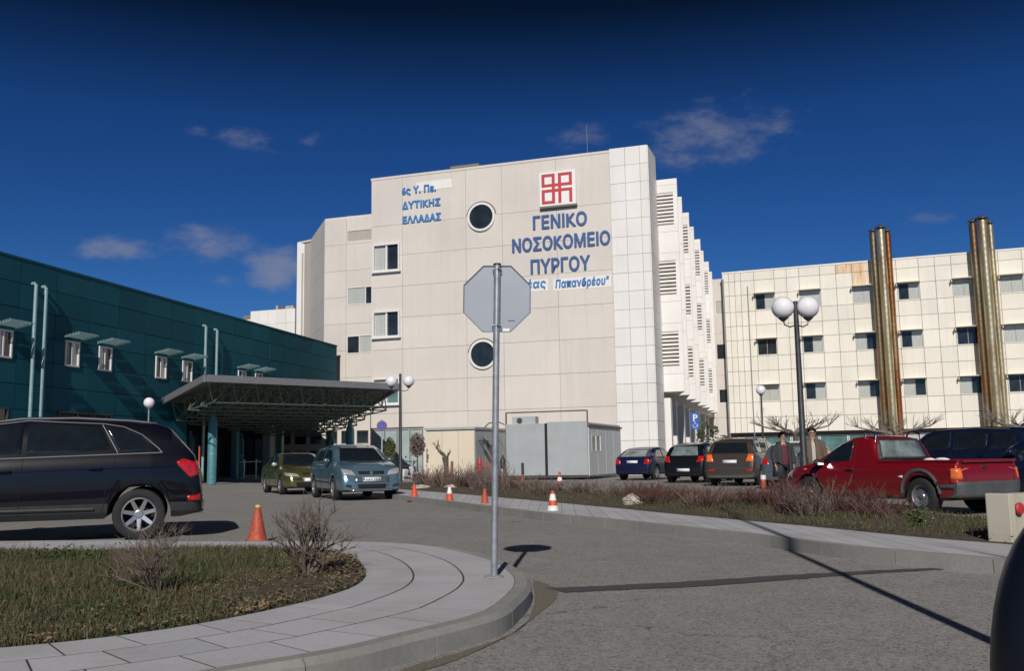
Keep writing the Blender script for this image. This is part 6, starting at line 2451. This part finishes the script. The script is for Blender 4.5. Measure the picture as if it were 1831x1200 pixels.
# its right side: window and panels
for k in range(4):
    a, b = .1 + k * 1.62, .1 + k * 1.62 + 1.59
    rs_ = split_holes((a, b, .2, tz - .4), [(.6, 2.3, 1.35, tz - .75)])
    m = MB()
    for (p0, p1, q0, q1) in rs_: m.box((tl_ - .018, p0, q0), (tl_ + .02, p1, q1))
    m.build('side_panel', 'joint_cream' if False else 'hood_white', ct.root)
wn = MB().box((tl_ - .016, .6, 1.35), (tl_ + .03, 2.3, 1.41)).box((tl_ - .016, .6, tz - .81), (tl_ + .03, 2.3, tz - .75)).box((tl_ - .016, .6, 1.411), (tl_ + .03, .66, tz - .811)).box((tl_ - .016, 2.24, 1.411), (tl_ + .03, 2.3, tz - .811)).box((tl_ - .016, 1.42, 1.411), (tl_ + .03, 1.48, tz - .811)).build('window', 'white_frame', ct.root)
for (a, b) in ((.665, 1.415), (1.485, 2.235)):
    MB().box((tl_ - .014, a, 1.415), (tl_ + .004, b, tz - .815)).build('pane', 'glass_curtain', wn)
MB().box((-.05, .0, tz - .25 + .001), (tl_ - .04, 6.7, tz - .2)).build('roof_sheet', 'prefab_grey', ct.root)
MB().box((tl_ - .04, .0, tz - .39), (tl_ + .08, 6.7, tz - .30)).build('roof_trim', 'rust_metal', ct.root)
gc = plan(899, 50)
gb = thing('gas_bottle', 'dark gas bottle standing at the left end of the grey container', 'bottle', (gc.x, gc.y, .08))
MB().lathe([(.13, 0), (.14, .05), (.14, .9), (.09, 1.05), (.04, 1.1), (.04, 1.2)], 18).build('bottle', 'lamp_post', gb, smooth=True)

# ---- concrete block at the right edge
cb = g3(1812, 969, KZ)
cdir = 1
bt = thing('concrete_block', 'stained cream concrete block with a red cap at the right edge', 'block', (cb.x, cb.y + .02, KZ - .08), R(33))
MB().box((0, 0, 0), (.11, .27, .585)).build('pillar', 'concrete_block', bt, bevel=.012)
MB().box((.112, .03, 0), (1.0, .25, .575)).build('wall', 'concrete_block', bt, bevel=.01)
rc = MB().lathe([(.045, 0), (.06, .005), (.07, .03), (.06, .05), (.02, .055)], 20, Matrix.Translation((.19, .028, .42)) @ Matrix.Rotation(pi / 2, 4, 'X'))
rc.build('red_cap', 'hydrant_red', bt, smooth=True)

# ---- mirror of the car the picture is taken from
mt = thing('car_door', 'dark blurred door mirror of the photographer car at the right edge', 'car door', (0, 0, 0))
_at = lambda px, py: Vector((0, 0, EYE)) + ray(px, py) * (1.38 / ray(px, py).y)
mc = _at(1925, 1250)
_l, _u = _at(1783, 1200), _at(1829, 955)
_rx = (mc.x - _l.x) * 1.03
_rz = abs(_u.z - mc.z) / sqrt(max(.05, 1 - ((_u.x - mc.x) / _rx) ** 2))
mm = MB()
mm.sphere((0, 0, 0), 1, 32, 20)
o = mm.build('mirror_housing', 'mirror_dark', mt, smooth=True)
o.matrix_local = Matrix.Translation(mc) @ Matrix.Diagonal((_rx, .09, _rz, 1))
MB().box((1.02, -.6, .35), (1.07, 1.9, .82)).build('door_panel', 'paint_midnight', mt, bevel=.02)
MB().tube([(1.04, 1.38, .78), (.93, 1.38, .80)], .05, 12).build('mirror_arm', 'black_plastic', mt, smooth=True)


# ================================================================== PLANTS
def branchy(rd, base, n0, h, spread, r0, levels, nb=(3, 4), m=None, curl=.25, sides=4, lenf=(.55, .75), up=.5):
    m = m or MB()

    def grow(p, d, L, r, lv):
        pts = [p]
        q = p.copy()
        dd = d.copy()
        k = 3
        for i in range(k):
            dd = (dd + Vector((rd.uniform(-1, 1), rd.uniform(-1, 1), rd.uniform(-.5, .8))) * curl).normalized()
            q = q + dd * L / k
            pts.append(q.copy())
        m.tube(pts, [r * (1 - .5 * i / k) for i in range(k + 1)], sides, False)
        if lv <= 0: return
        for b in range(rd.randint(*nb)):
            t = rd.uniform(.35, 1)
            s0 = pts[0].lerp(pts[-1], t) if t < .98 else pts[-1]
            i = min(int(t * k), k - 1)
            s0 = pts[i].lerp(pts[i + 1], t * k - i)
            nd = (dd + Vector((rd.uniform(-1, 1), rd.uniform(-1, 1), rd.uniform(-.3, .9) * up * 2)) * spread).normalized()
            grow(s0, nd, L * rd.uniform(*lenf), r * .55, lv - 1)
    for i in range(n0):
        a = rd.uniform(0, 2 * pi)
        t = rd.uniform(.1, 1)
        d = Vector((cos(a) * spread * t, sin(a) * spread * t, 1)).normalized()
        grow(Vector(base) + Vector((rd.uniform(-.03, .03), rd.uniform(-.03, .03), 0)), d, h * rd.uniform(.35, .6), r0 * rd.uniform(.6, 1.1), levels)
    return m


# big bare bushes in the island bed
def bare_bush(px, py, h, seed, label, n0, spread, levels, r0=.012, mat='twig_grey', z0=KZ, name='bare_bush', squash=1.0):
    p = g3(px, py, z0)
    rd = random.Random(seed)
    t = thing(name, label, 'bush', (p.x, p.y, z0 + .01), 0)
    m = branchy(rd, (0, 0, -.03), n0, h, spread, r0, levels, sides=4, curl=.3)
    m.v = [(v[0], v[1], v[2] * squash) for v in m.v]
    m.build('branches', mat, t, smooth=True)
    return t


bare_bush(548, 1030, .80, 4, 'larger bare thorny bush with thick stems at the rounded tip of the bed', 10, .9, 3, .017, squash=.95)
bare_bush(283, 1062, .72, 9, 'bare twiggy grey pink bush with fine branches in the middle of the grass bed', 11, 1.15, 3, .011, mat='twig_grey', squash=.85)
bare_bush(640, 1008, .16, 12, 'small dry seedling at the edge of the pavement by the bed tip', 2, .5, 3, .004)
bare_bush(205, 1010, .22, 17, 'low dry twigs at the far left edge of the bed', 5, .9, 3, .004)
bare_bush(418, 1000, .17, 21, 'small upright dry stalks between the two bare bushes', 4, .45, 3, .004)
t = thing('weed_clump', 'dark green weed clump at the far edge of the bed, left of the bare bushes', 'plant')
p = g3(118, 1003, KZ)
t.location = (p.x, p.y, KZ)
rd = random.Random(3)
m = MB()
for i in range(420):
    x, y, z = rd.gauss(0, .24), rd.gauss(0, .09), abs(rd.gauss(0, .05)) + .01
    a = rd.uniform(0, 6.3)
    s_ = rd.uniform(.012, .03)
    m.add([(x - s_ * cos(a), y - s_ * sin(a), z), (x + s_ * .4 * sin(a), y - s_ * .4 * cos(a), z + s_ * .5), (x + s_ * cos(a), y + s_ * sin(a), z + s_ * .3), (x - s_ * .4 * sin(a), y + s_ * .4 * cos(a), z + s_)], [(0, 1, 2, 3)])
m.build('leaves', 'leaf_green', t)
for (px, py, s_) in ((470, 940, 1),):
    pass

# hedge of bare reddish shrubs behind the right pavement
variants = []
for k in range(5):
    rd = random.Random(40 + k)
    m = MB()
    for i in range(52):
        a = rd.uniform(0, 2 * pi)
        rr0 = rd.uniform(0, .22)
        q = Vector((cos(a) * rr0, sin(a) * rr0, 0))
        d = Vector((cos(a) * rd.uniform(.05, .85), sin(a) * rd.uniform(.05, .85), 1)).normalized()
        L = rd.uniform(.16, .56)
        e = q + d * L * .55 + Vector((rd.uniform(-.03, .03), rd.uniform(-.03, .03), 0))
        f = e + (d + Vector((rd.uniform(-.3, .3), rd.uniform(-.3, .3), .1))).normalized() * L * .45
        m.tube([q, e, f], [.0055, .004, .002], 3, False)
        for b in range(6):
            tt = rd.uniform(.25, 1)
            s0 = q.lerp(e, tt * 1.2) if tt < .8 else e.lerp(f, (tt - .8) * 4)
            dd = (d + Vector((rd.uniform(-1, 1), rd.uniform(-1, 1), rd.uniform(.0, .8))) * .8).normalized()
            g_ = s0 + dd * rd.uniform(.07, .16)
            m.tube([s0, g_], [.003, .0015], 3, False)
            for c in range(2):
                s1 = s0.lerp(g_, rd.uniform(.3, 1))
                dd2 = (dd + Vector((rd.uniform(-1, 1), rd.uniform(-1, 1), rd.uniform(-.2, .8))) * .8).normalized()
                m.tube([s1, s1 + dd2 * rd.uniform(.03, .07)], [.0022, .0015], 3, False)
    variants.append(m)
vm = [[m.mesh('twigs', mt_) for mt_ in ('twig_red', 'twig_grey')] for m in variants]
rd = random.Random(77)
hedge = []
px = 742
HL = {0: 'leftmost hedge shrub, beside the white scooter'}
spots = []
x = 748
while x < 1600:
    spots.append(x)
    x += rd.uniform(17, 26) * (1.0 + (x - 740) / 1500)
cnt = 0
for i, x in enumerate(spots):
    for row in range(2):
        if row and rd.random() < .5: continue
        # distances between the back of the pavement and the back kerb
        xa = x + rd.uniform(-8, 8) + row * 10
        yf = interp(kb_px, xa)
        yb = interp(hb_px, xa)
        yy = yf + (yb - yf) * (.72 if row == 0 else .42) + rd.uniform(-1, 1)
        if 1085 < xa < 1128 and row == 1: continue
        if xa > 1500 and row == 1 and rd.random() < .6: continue
        p = g3(xa, yy, KZ)
        red = (xa > 1120) if rd.random() < .85 else (xa < 1120)
        o = thing('hedge_shrub', '', 'shrub', (p.x, p.y, KZ - .02), rd.uniform(0, 6.28), 'bare shrubs of the low hedge along the right pavement')
        s_ = rd.uniform(.85, 1.2)
        hgt = 1.25 if xa < 900 else (.82 if xa < 1130 else .80)
        if xa < 900: s_ *= 1.2
        if 1380 < xa < 1520: hgt = .98
        lean_ = (rd.uniform(-.16, .16), rd.uniform(-.16, .16))
        o.scale = (s_ * 1.15, s_ * 1.15, s_ * hgt * rd.uniform(.85, 1.15))
        tw = link('twigs', vm[rd.randint(0, 4)][0 if red else 1], o)
        tw.rotation_euler = (lean_[0], lean_[1], 0)
        zones = [(775, 'beside the white scooter'), (830, 'in front of the cream cabin'), (880, 'between the hydrant and the sign pole'), (960, 'in front of the left container door'),
                 (1050, 'in front of the right container door'), (1140, 'near the pale rock and the container side'), (1200, 'below the navy blue hatchback'),
                 (1265, 'below the black hatchback'), (1340, 'below the brown car with roof rails'), (1420, 'at the feet of the two people'),
                 (1480, 'below the front wheel of the red pickup'), (1560, 'below the door of the red pickup'), (2000, 'by the rear wheel of the red pickup')]
        z_ = next(b for a, b in zones if xa < a)
        o['label'] = ('reddish' if red else 'grey brown') + ' bare hedge shrub ' + z_
        hedge.append((xa, row, red, z_, o))
from collections import defaultdict
gz_ = defaultdict(list)
for h in hedge: gz_[(h[2], h[3])].append(h)
words_ = ['leftmost', 'second from left', 'third from left', 'fourth from left', 'fifth from left', 'sixth from left', 'seventh from left', 'eighth from left', 'ninth from left', 'tenth from left']
for k, l in gz_.items():
    l.sort(key=lambda h: h[0])
    if len(l) > 1:
        for i, h in enumerate(l):
            w_ = words_[min(i, 9)]
            h[4]['label'] = ('reddish' if k[0] else 'grey brown') + ' bare hedge shrub ' + k[1] + ', ' + w_
# ground litter, grass tufts and pebbles in the planting bed
vs, fs = [], []
rd = random.Random(6)
for n in range(9000):
    i = rd.uniform(0, 175)
    j = rd.random()
    k = int(i)
    p = kb_s[k].lerp(kb_s[k + 1], i - k).lerp(hb_s[k], j)
    if p.x < -3.5 or p.y > 30: continue
    r = rd.uniform(.01, .03)
    a = rd.uniform(0, 6.28)
    z = KZ + .045 + rd.uniform(0, .03)
    q = len(vs)
    for (u, v_) in ((-1, 0), (-.2, -.55), (1, 0), (-.1, .6)):
        X, Y = u * cos(a) - v_ * sin(a), u * sin(a) + v_ * cos(a)
        vs.append((p.x + X * r, p.y + Y * r, z + X * r * rd.uniform(-.5, .5)))
    fs.append((q, q + 1, q + 2, q + 3))
tag(MB().add(vs, fs).build('bed_litter', 'leaf_dry'), 'dry leaf litter under the hedge beside the right pavement', 'leaves', kind='stuff')
vs, fs = [], []
cnt = 0
for n in range(60000):
    i = rd.uniform(0, 178)
    k = int(i)
    j = rd.random()
    p = kb_s[k].lerp(kb_s[min(180, k + 1)], i - k).lerp(hb_s[k], j)
    if p.y > 24: continue
    d = .5 + .5 * noise.noise(Vector((p.x * 1.1, p.y * 1.1, 9)))
    if p.x > 3: d += .15
    if rd.random() > (d - .38) * 1.6: continue
    h = rd.uniform(.03, .09)
    a = rd.uniform(0, 6.28)
    w = .006
    q = len(vs)
    lx, ly = rd.uniform(-.5, .5) * h, rd.uniform(-.5, .5) * h
    vs += [(p.x - cos(a) * w, p.y - sin(a) * w, KZ + .03), (p.x + cos(a) * w, p.y + sin(a) * w, KZ + .03), (p.x + lx, p.y + ly, KZ + .04 + h)]
    fs.append((q, q + 1, q + 2))
tag(MB().add(vs, fs).build('bed_grass', 'grass_blade'), 'thin grass growing along the edge of the hedge bed', 'grass', kind='stuff')


def rock(px, py, s, seed, label, z0=KZ):
    p = g3(px, py, z0)
    bm = bmesh.new()
    bmesh.ops.create_icosphere(bm, subdivisions=3, radius=1)
    for v in bm.verts:
        n_ = noise.noise(v.co * 1.3 + Vector((seed, 0, 0)))
        v.co = Vector((v.co.x * s[0], v.co.y * s[1], v.co.z * s[2])) * (1 + .35 * n_)
    me = bpy.data.meshes.new('rock')
    bm.to_mesh(me)
    bm.free()
    me.materials.append(MATS['stone_pale'])
    o = link('rock', me)
    o.location = (p.x, p.y, z0 + s[2] * .4)
    tag(o, label, 'rock')


rock(1131, 903, (.22, .15, .15), 1, 'pale rock between the hedge shrubs below the navy blue hatchback')
rock(752, 874, (.3, .2, .09), 4, 'flat pale stone at the left end of the planting bed')
rock(806, 873, (.2, .15, .08), 7, 'small pale stone in the bed below the cream cabin')

# green weed by the kerb near the pickup
def leafy(name, label, cat, pos, n, size, rad, mats, stem=None, group=None, seed=1, shape=None, zc=0, stems=True):
    rd = random.Random(seed)
    t = thing(name, label, cat, pos, 0, group)
    ms = [MB() for _ in mats]
    cl_ = [(Vector((rd.gauss(0, .42) * rad[0], rd.gauss(0, .42) * rad[1], abs(rd.gauss(.45, .28)) * rad[2])), rd.uniform(.18, .34)) for _ in range(26)]
    for i in range(n):
        c, cr = cl_[rd.randrange(len(cl_))]
        v = Vector((rd.gauss(0, 1), rd.gauss(0, 1), rd.gauss(0, 1))).normalized() * cr * rad[0] * rd.uniform(.5, 1.15)
        p = c + v
        if p.z < 0: p.z = abs(p.z) * .5
        p.z += zc
        a, b = rd.uniform(0, 6.28), rd.uniform(-.9, .9)
        u = Vector((cos(a), sin(a), b * .6)).normalized()
        w = u.cross(Vector((rd.uniform(-1, 1), rd.uniform(-1, 1), rd.uniform(-.2, 1)))).normalized()
        s_ = size * rd.uniform(.6, 1.3)
        ms[rd.randrange(len(mats))].add([p - u * s_, p + w * s_ * .42, p + u * s_, p - w * s_ * .42], [(0, 1, 2, 3)])
    for m, mt_ in zip(ms, mats): m.build('foliage', mt_, t)
    if stems:
        m = branchy(rd, (0, 0, -.05), 6, rad[2] * 1.1 + zc, .6, .03 * rad[0], 2)
        m.build('stem', 'bark', t)
    return t


p = g3(1637, 945, KZ)
leafy('green_weed', 'bright green weed at the kerb near the rear wheel of the red pickup', 'plant', (p.x, p.y, KZ), 260, .03, (.16, .14, .22), ['leaf_olive', 'leaf_green'], seed=4)
p = plan(1262, 62)
leafy('green_bush', 'round dark green bush behind the black hatchback and the blue parking sign', 'bush', (p.x, p.y, 0), 2600, .10, (1.5, 1.3, 2.4), ['leaf_green', 'leaf_olive'], seed=5)
p = plan(302, 53)
leafy('orange_bush', 'rust orange bush in the shade left of the canopy columns', 'bush', (p.x, p.y, 0), 1500, .09, (1.0, .8, 2.7), ['leaf_rust', 'leaf_olive'], seed=8, zc=.4)
# clipped ball shrubs by the glazing
for (px, py, D, r, rz_, hh, lab, mt_) in ((697, 802, 55, .34, .60, 2.4, 'oval dark clipped shrub before the pale glazing behind the blue car', 'leaf_olive'), (746, 796, 50, .42, .62, 2.35, 'dry brown ball shaped shrub beside the cream cabin', 'twig_grey')):
    p = plan(px, D)
    zc_ = EYE + ray(px, py).z / ray(px, py).y * D
    t = thing('clipped_shrub', lab, 'shrub', (p.x, p.y, .1))
    rd = random.Random(int(px))
    m = MB()
    for i in range(1500):
        v = Vector((rd.gauss(0, 1), rd.gauss(0, 1), rd.gauss(0, 1))).normalized() * rd.uniform(.2, 1.05)
        c = Vector((v.x * r, v.y * r, zc_ - .1 + v.z * rz_))
        u = Vector((rd.uniform(-1, 1), rd.uniform(-1, 1), rd.uniform(-1, 1))).normalized()
        w = u.orthogonal().normalized()
        m.add([c - u * .07, c + w * .03, c + u * .07, c - w * .03], [(0, 1, 2, 3)])
    m.build('foliage', mt_, t)
    MB().tube([(0, 0, 0), (.02, 0, zc_ - .3)], [.05, .03], 8).build('trunk', 'bark', t)


# cut palm stub before the cream cabin
p = plan(797, 47)
t = thing('palm_stub', 'stubby cut palm with broken leaf stalks before the cream cabin', 'palm', (p.x, p.y, .08))
MB().tube([(0, 0, 0), (.02, 0, .7), (-.02, 0, 1.15)], [.11, .12, .16], 12).build('trunk', 'bark', t, smooth=True)
rd = random.Random(2)
m = MB()
for (pts_, w_) in (([(.05, 0, 1.1), (-.12, 0, 1.32), (-.34, .03, 1.42), (-.42, .0, 1.62), (-.36, 0, 1.86)], .055), ([(.0, 0, 1.1), (-.2, .05, 1.25), (-.40, .05, 1.50), (-.56, 0, 1.78)], .035),
                   ([(.05, 0, 1.1), (.16, 0, 1.3), (.24, .02, 1.38)], .05), ([(0, 0, 1.15), (-.24, -.05, 1.36), (-.30, -.05, 1.66)], .03)):
    n_ = len(pts_)
    m.tube([Vector(q) for q in pts_], [w_ * (1.1 if i % 2 else .75) * (1 - .5 * (i == n_ - 1)) for i in range(n_)], 5)
    for i in range(14):
        q = Vector(pts_[rd.randrange(1, n_)])
        d = Vector((rd.uniform(-1, .4), rd.uniform(-.5, .5), rd.uniform(-.3, 1))).normalized()
        m.tube([q, q + d * rd.uniform(.08, .18)], [.014, .004], 3, False)
m.build('leaf_stalks', 'leaf_olive', t)


# bare pollarded trees in front of the ward block
def bare_tree(px, D, label, seed, H=2.6, spread=2.0):
    p = plan(px, D)
    t = thing('bare_tree', label, 'tree', (p.x, p.y, 0), 0, 'bare pollarded trees before the ward block')
    rd = random.Random(seed)
    trunk = MB().tube([(0, 0, -.1), (.03, .02, H * .45), (0, 0, H * .72)], [.14, .10, .11], 10).build('trunk', 'bark', t, smooth=True)
    m = MB()
    for k in range(6):
        a = 2 * pi * k / 6 + rd.uniform(-.3, .3)
        q = Vector((0, 0, H * .68))
        e1 = q + Vector((cos(a), sin(a), .28)) * spread * .45
        e2 = e1 + Vector((cos(a + rd.uniform(-.4, .4)), sin(a), .25)) * spread * .35
        m.tube([q, (q + e1) / 2 + Vector((0, 0, .08)), e1, e2], [.075, .06, .055, .04], 6)
        for (s0, cnt) in ((e1, 4), (e2, 7)):
            for j in range(cnt):
                d = Vector((cos(a) * .6 + rd.uniform(-.8, .8), sin(a) * .6 + rd.uniform(-.8, .8), rd.uniform(.3, 1))).normalized()
                L = rd.uniform(.4, .95)
                f = s0 + d * L + Vector((0, 0, .06))
                m.tube([s0, s0 + d * L * .5, f], [.022, .014, .006], 4, False)
                for w_ in range(3):
                    s1 = s0 + d * L * rd.uniform(.3, .9)
                    d2 = (d + Vector((rd.uniform(-.8, .8), rd.uniform(-.8, .8), rd.uniform(-.1, .6)))).normalized()
                    m.tube([s1, s1 + d2 * rd.uniform(.15, .4)], [.009, .004], 3, False)
    m.build('crown', 'wood_grey', t)


bare_tree(1424, 47, 'bare pollarded tree behind the tall double globe lamp', 3, 2.95, 2.0)
bare_tree(1602, 52, 'bare pollarded tree before the nearer brass flue cluster', 6, 2.9, 2.3)
bare_tree(1828, 42, 'bare tree with knotty branches at the right edge before the far flue cluster', 10, 2.95, 1.6)


# small things under the canopy
mk = g3(355, 862, .15)
t = thing('marker_stand', 'small yellow and orange marker standing beside the nearest teal column', 'marker', (plan(356, 52).x, 52, .15))
MB().add([(-.22, -.2, 0), (.22, -.2, 0), (.22, .2, 0), (-.22, .2, 0), (-.06, -.05, .75), (.06, -.05, .75), (.06, .05, .75), (-.06, .05, .75)],
         [(3, 2, 1, 0), (4, 5, 6, 7), (0, 1, 5, 4), (1, 2, 6, 5), (2, 3, 7, 6), (3, 0, 4, 7)]).build('base', 'marker_yellow', t)
MB().tube([(0, 0, .74), (0, 0, 1.9)], .05, 10).build('pole', 'cone_faded', t, smooth=True)
p = plan(327, 56)
t = thing('striped_pole', 'slim orange pole standing left of the teal columns', 'pole', (p.x, p.y, .15))
MB().tube([(0, 0, 0), (0, 0, 3.0)], .09, 10).build('pole', 'cone_faded', t, smooth=True)


# ================================================================== PEOPLE
def skin_obj(name, mat, parent, verts, edges, radii, sub=2, root=0):
    me = bpy.data.meshes.new(name)
    me.from_pydata(verts, edges, [])
    o = link(name, me, parent)
    me.materials.append(MATS[mat])
    md = o.modifiers.new('skin', 'SKIN')
    md.use_smooth_shade = True
    if not me.skin_vertices:
        bm = bmesh.new(); bm.from_mesh(me); bm.verts.layers.skin.verify(); bm.to_mesh(me); bm.free()
    for i, sv in enumerate(me.skin_vertices[0].data):
        r = radii[i]
        sv.radius = (r, r) if not isinstance(r, tuple) else r
        sv.use_root = (i == root)
    s_ = o.modifiers.new('sub', 'SUBSURF')
    s_.levels = sub
    s_.render_levels = sub
    return o


def person(px, D, H, face, label, coat, inner, trousers, hair, z0=0.0, long_coat=False, step=.12, arm=0.0, hat=False):
    p = plan(px, D)
    t = thing('person', label, 'person', (p.x, p.y, z0), face)
    k = H / 1.70
    V, E, Rr = [], [], []

    def ad(x, y, z, r, link_to=None):
        V.append((x * k, y * k, z * k))
        Rr.append(r * k if not isinstance(r, tuple) else (r[0] * k, r[1] * k))
        if link_to is not None: E.append((link_to, len(V) - 1))
        return len(V) - 1
    # body faces -y
    pel = ad(0, 0, .93, (.15, .11))
    wa = ad(0, 0, 1.06, (.135, .10), pel)
    ch = ad(0, .01, 1.28, (.155, .11), wa)
    nk = ad(0, .01, 1.44, .06, ch)
    hb = ad(0, -.02, 1.52, .062, nk)
    hd_ = ad(0, -.03, 1.60, (.075, .092), hb)
    ht = ad(0, -.02, 1.67, (.062, .075), hd_)
    hands = []
    for sg in (-1, 1):
        sh = ad(sg * .17, .01, 1.37, .058, ch)
        el = ad(sg * (.235 + arm * .02), .03 - arm * .05, 1.11, .042, sh)
        wr_ = ad(sg * .24, -.05 - arm * .12, .88 + arm * .12, .028, el)
        pm = ad(sg * .245, -.075 - arm * .15, .80 + arm * .14, (.018, .038), wr_)
        hands.append((pm, sg))
        for q, (dy, L) in enumerate(((-.030, .068), (-.010, .080), (.010, .074), (.030, .058))):
            a = ad(sg * .247, V[pm][1] / k + dy, V[pm][2] / k - .045, .0095, pm)
            b = ad(sg * .240, V[pm][1] / k + dy - .008, V[pm][2] / k - .045 - L * .55, .0085, a)
            ad(sg * .228, V[pm][1] / k + dy - .006, V[pm][2] / k - .045 - L * .95, .0075, b)
        th1 = ad(sg * .232, V[pm][1] / k - .045, V[pm][2] / k - .005, .010, pm)
        ad(sg * .222, V[pm][1] / k - .060, V[pm][2] / k - .045, .0085, th1)
        hp = ad(sg * .09, 0, .88, .085, pel)
        kn = ad(sg * .10, -.03 + sg * step * .3, .50, .058, hp)
        an = ad(sg * .10, .03 + sg * step, .10, .040, kn)
        ft = ad(sg * .115, -.06 + sg * step, .045, .038, an)
        ad(sg * .12, -.15 + sg * step, .035, .032, ft)
    body = skin_obj('body', 'skin', t, V, E, Rr)
    # face details
    fc = Vector((0, -.03, 1.60)) * k
    MB().add([Vector((0, -.135, 1.585)) * k, Vector((-.014, -.105, 1.575)) * k, Vector((.014, -.105, 1.575)) * k, Vector((0, -.108, 1.625)) * k], [(0, 1, 3), (0, 3, 2), (0, 2, 1), (1, 2, 3)]).build('nose', 'skin', t)
    for sg in (-1, 1):
        MB().sphere(Vector((sg * .078, -.02, 1.59)) * k, .024 * k, 8, 6, (.4, .8, 1.2)).build('ear', 'skin', t, smooth=True)
        MB().sphere(Vector((sg * .030, -.108, 1.612)) * k, .017 * k, 10, 6, (1.25, .5, .85)).build('eye', 'hair_dark', t, smooth=True)
    MB().sphere(Vector((0, -.108, 1.548)) * k, .022 * k, 10, 6, (1.1, .4, .25)).build('mouth', 'tail_red' if False else 'rust_metal', t, smooth=True)
    # hair as a cap round the head
    m = MB()
    rd = random.Random(int(px))
    bm = bmesh.new()
    bmesh.ops.create_icosphere(bm, subdivisions=4, radius=1)
    for v in list(bm.verts):
        c = v.co
        if c.y < -.35 and c.z < .45: bm.verts.remove(v)
        elif c.z < -.55: bm.verts.remove(v)
    for v in bm.verts:
        n_ = noise.noise(v.co * 4) * .06
        v.co = Vector((v.co.x * .112, v.co.y * .125, v.co.z * .118)) * (1 + n_) * k + Vector((0, .0, 1.625)) * k
    me = bpy.data.meshes.new('hair')
    bm.to_mesh(me)
    bm.free()
    me.materials.append(MATS[hair])
    for q in me.polygons: q.use_smooth = True
    ho = link('hair', me, t)
    so = ho.modifiers.new('th', 'SOLIDIFY')
    so.thickness = .02
    # trousers
    V2, E2, R2 = [], [], []

    def a2(x, y, z, r, l=None):
        V2.append((x * k, y * k, z * k)); R2.append(r * k if not isinstance(r, tuple) else (r[0] * k, r[1] * k))
        if l is not None: E2.append((l, len(V2) - 1))
        return len(V2) - 1
    p0 = a2(0, 0, 1.0, (.20, .165))
    for sg in (-1, 1):
        a = a2(sg * .095, 0, .86, .135, p0)
        b = a2(sg * .10, -.03 + sg * step * .3, .50, .082, a)
        c = a2(sg * .10, .02 + sg * step, .12, .072, b)
    skin_obj('trousers', trousers, t, V2, E2, R2)
    for sg in (-1, 1):
        MB().sphere(Vector((sg * .115, -.07 + sg * step, .05)) * k, .06 * k, 14, 8, (.85, 2.0, .8)).build('shoe', 'shoe_pale' if long_coat and sg > 0 else 'hair_dark', t, smooth=True)
    # inner garment
    V3 = [(0, 0, .74 * k), (0, 0, 1.04 * k), (0, 0, 1.30 * k), (0, .01, 1.43 * k)]
    skin_obj('sweater', inner, t, V3, [(0, 1), (1, 2), (2, 3)], [(.185 * k, .150 * k), (.178 * k, .150 * k), (.180 * k, .145 * k), (.075 * k, .075 * k)])
    # coat, open in front: two panels and sleeves as one shell built from a lofted ring
    m = MB()
    bot = .55 if long_coat else .84
    lv = [(bot, .30, .21, .50), (.75 if long_coat else .86, .285, .20, .50), (.98, .265, .188, .50), (1.15, .250, .180, .5), (1.32, .245, .168, .55), (1.42, .17, .13, .7), (1.48, .10, .10, .9)]
    if not long_coat: lv = [lv[1]] + lv[2:]
    n = 22
    ring = []
    for (z, rx, ry, op) in lv:
        row = []
        for i in range(n + 1):
            opn = op * (.7 if long_coat else .36)
            a = -pi / 2 + opn + (2 * pi - 2 * opn) * i / n
            wv = 1 + .02 * sin(i * 2.3 + z * 3)
            row.append(Vector((rx * cos(a) * wv, ry * sin(a) * wv + .01, z)) * k)
        ring.append(row)
    vs = [q for r_ in ring for q in r_]
    fs = [(j * (n + 1) + i, j * (n + 1) + i + 1, (j + 1) * (n + 1) + i + 1, (j + 1) * (n + 1) + i) for j in range(len(ring) - 1) for i in range(n)]
    o = MB().add(vs, fs).build('coat' if long_coat else 'jacket', coat, t, smooth=True)
    so = o.modifiers.new('th', 'SOLIDIFY')
    so.thickness = .018
    for sg in (-1, 1):
        pts = [(sg * .13, .01, 1.39), (sg * .21, .01, 1.345), (sg * (.262 + arm * .02), .03 - arm * .05, 1.11), (sg * .262, -.045 - arm * .11, .90 + arm * .11)]
        MB().tube([Vector(q) * k for q in pts], [.085 * k, .092 * k, .080 * k, .062 * k], 14).build('sleeve', coat, o, smooth=True)
    if hat:
        M = Matrix.Translation(Vector((0, -.02, 1.655)) * k)
        MB().lathe([(.115 * k, -.02 * k), (.112 * k, .01 * k), (.10 * k, .05 * k), (.06 * k, .075 * k), (.005, .08 * k)], 20, M).build('cap', 'hair_dark', t, smooth=True)
    return t


person(1400, 24.6, 1.64, R(8), 'person in a long charcoal coat over a maroon striped sweater walking before the parked cars', 'coat_charcoal', 'sweater_maroon', 'trouser_black', 'hair_dark', long_coat=True, step=.10)
person(1453, 21.6, 1.66, R(-5), 'person in an open brown jacket and white shirt standing behind the red pickup hood', 'jacket_brown', 'shirt_white', 'trouser_black', 'hair_dark', step=.04, arm=.3)
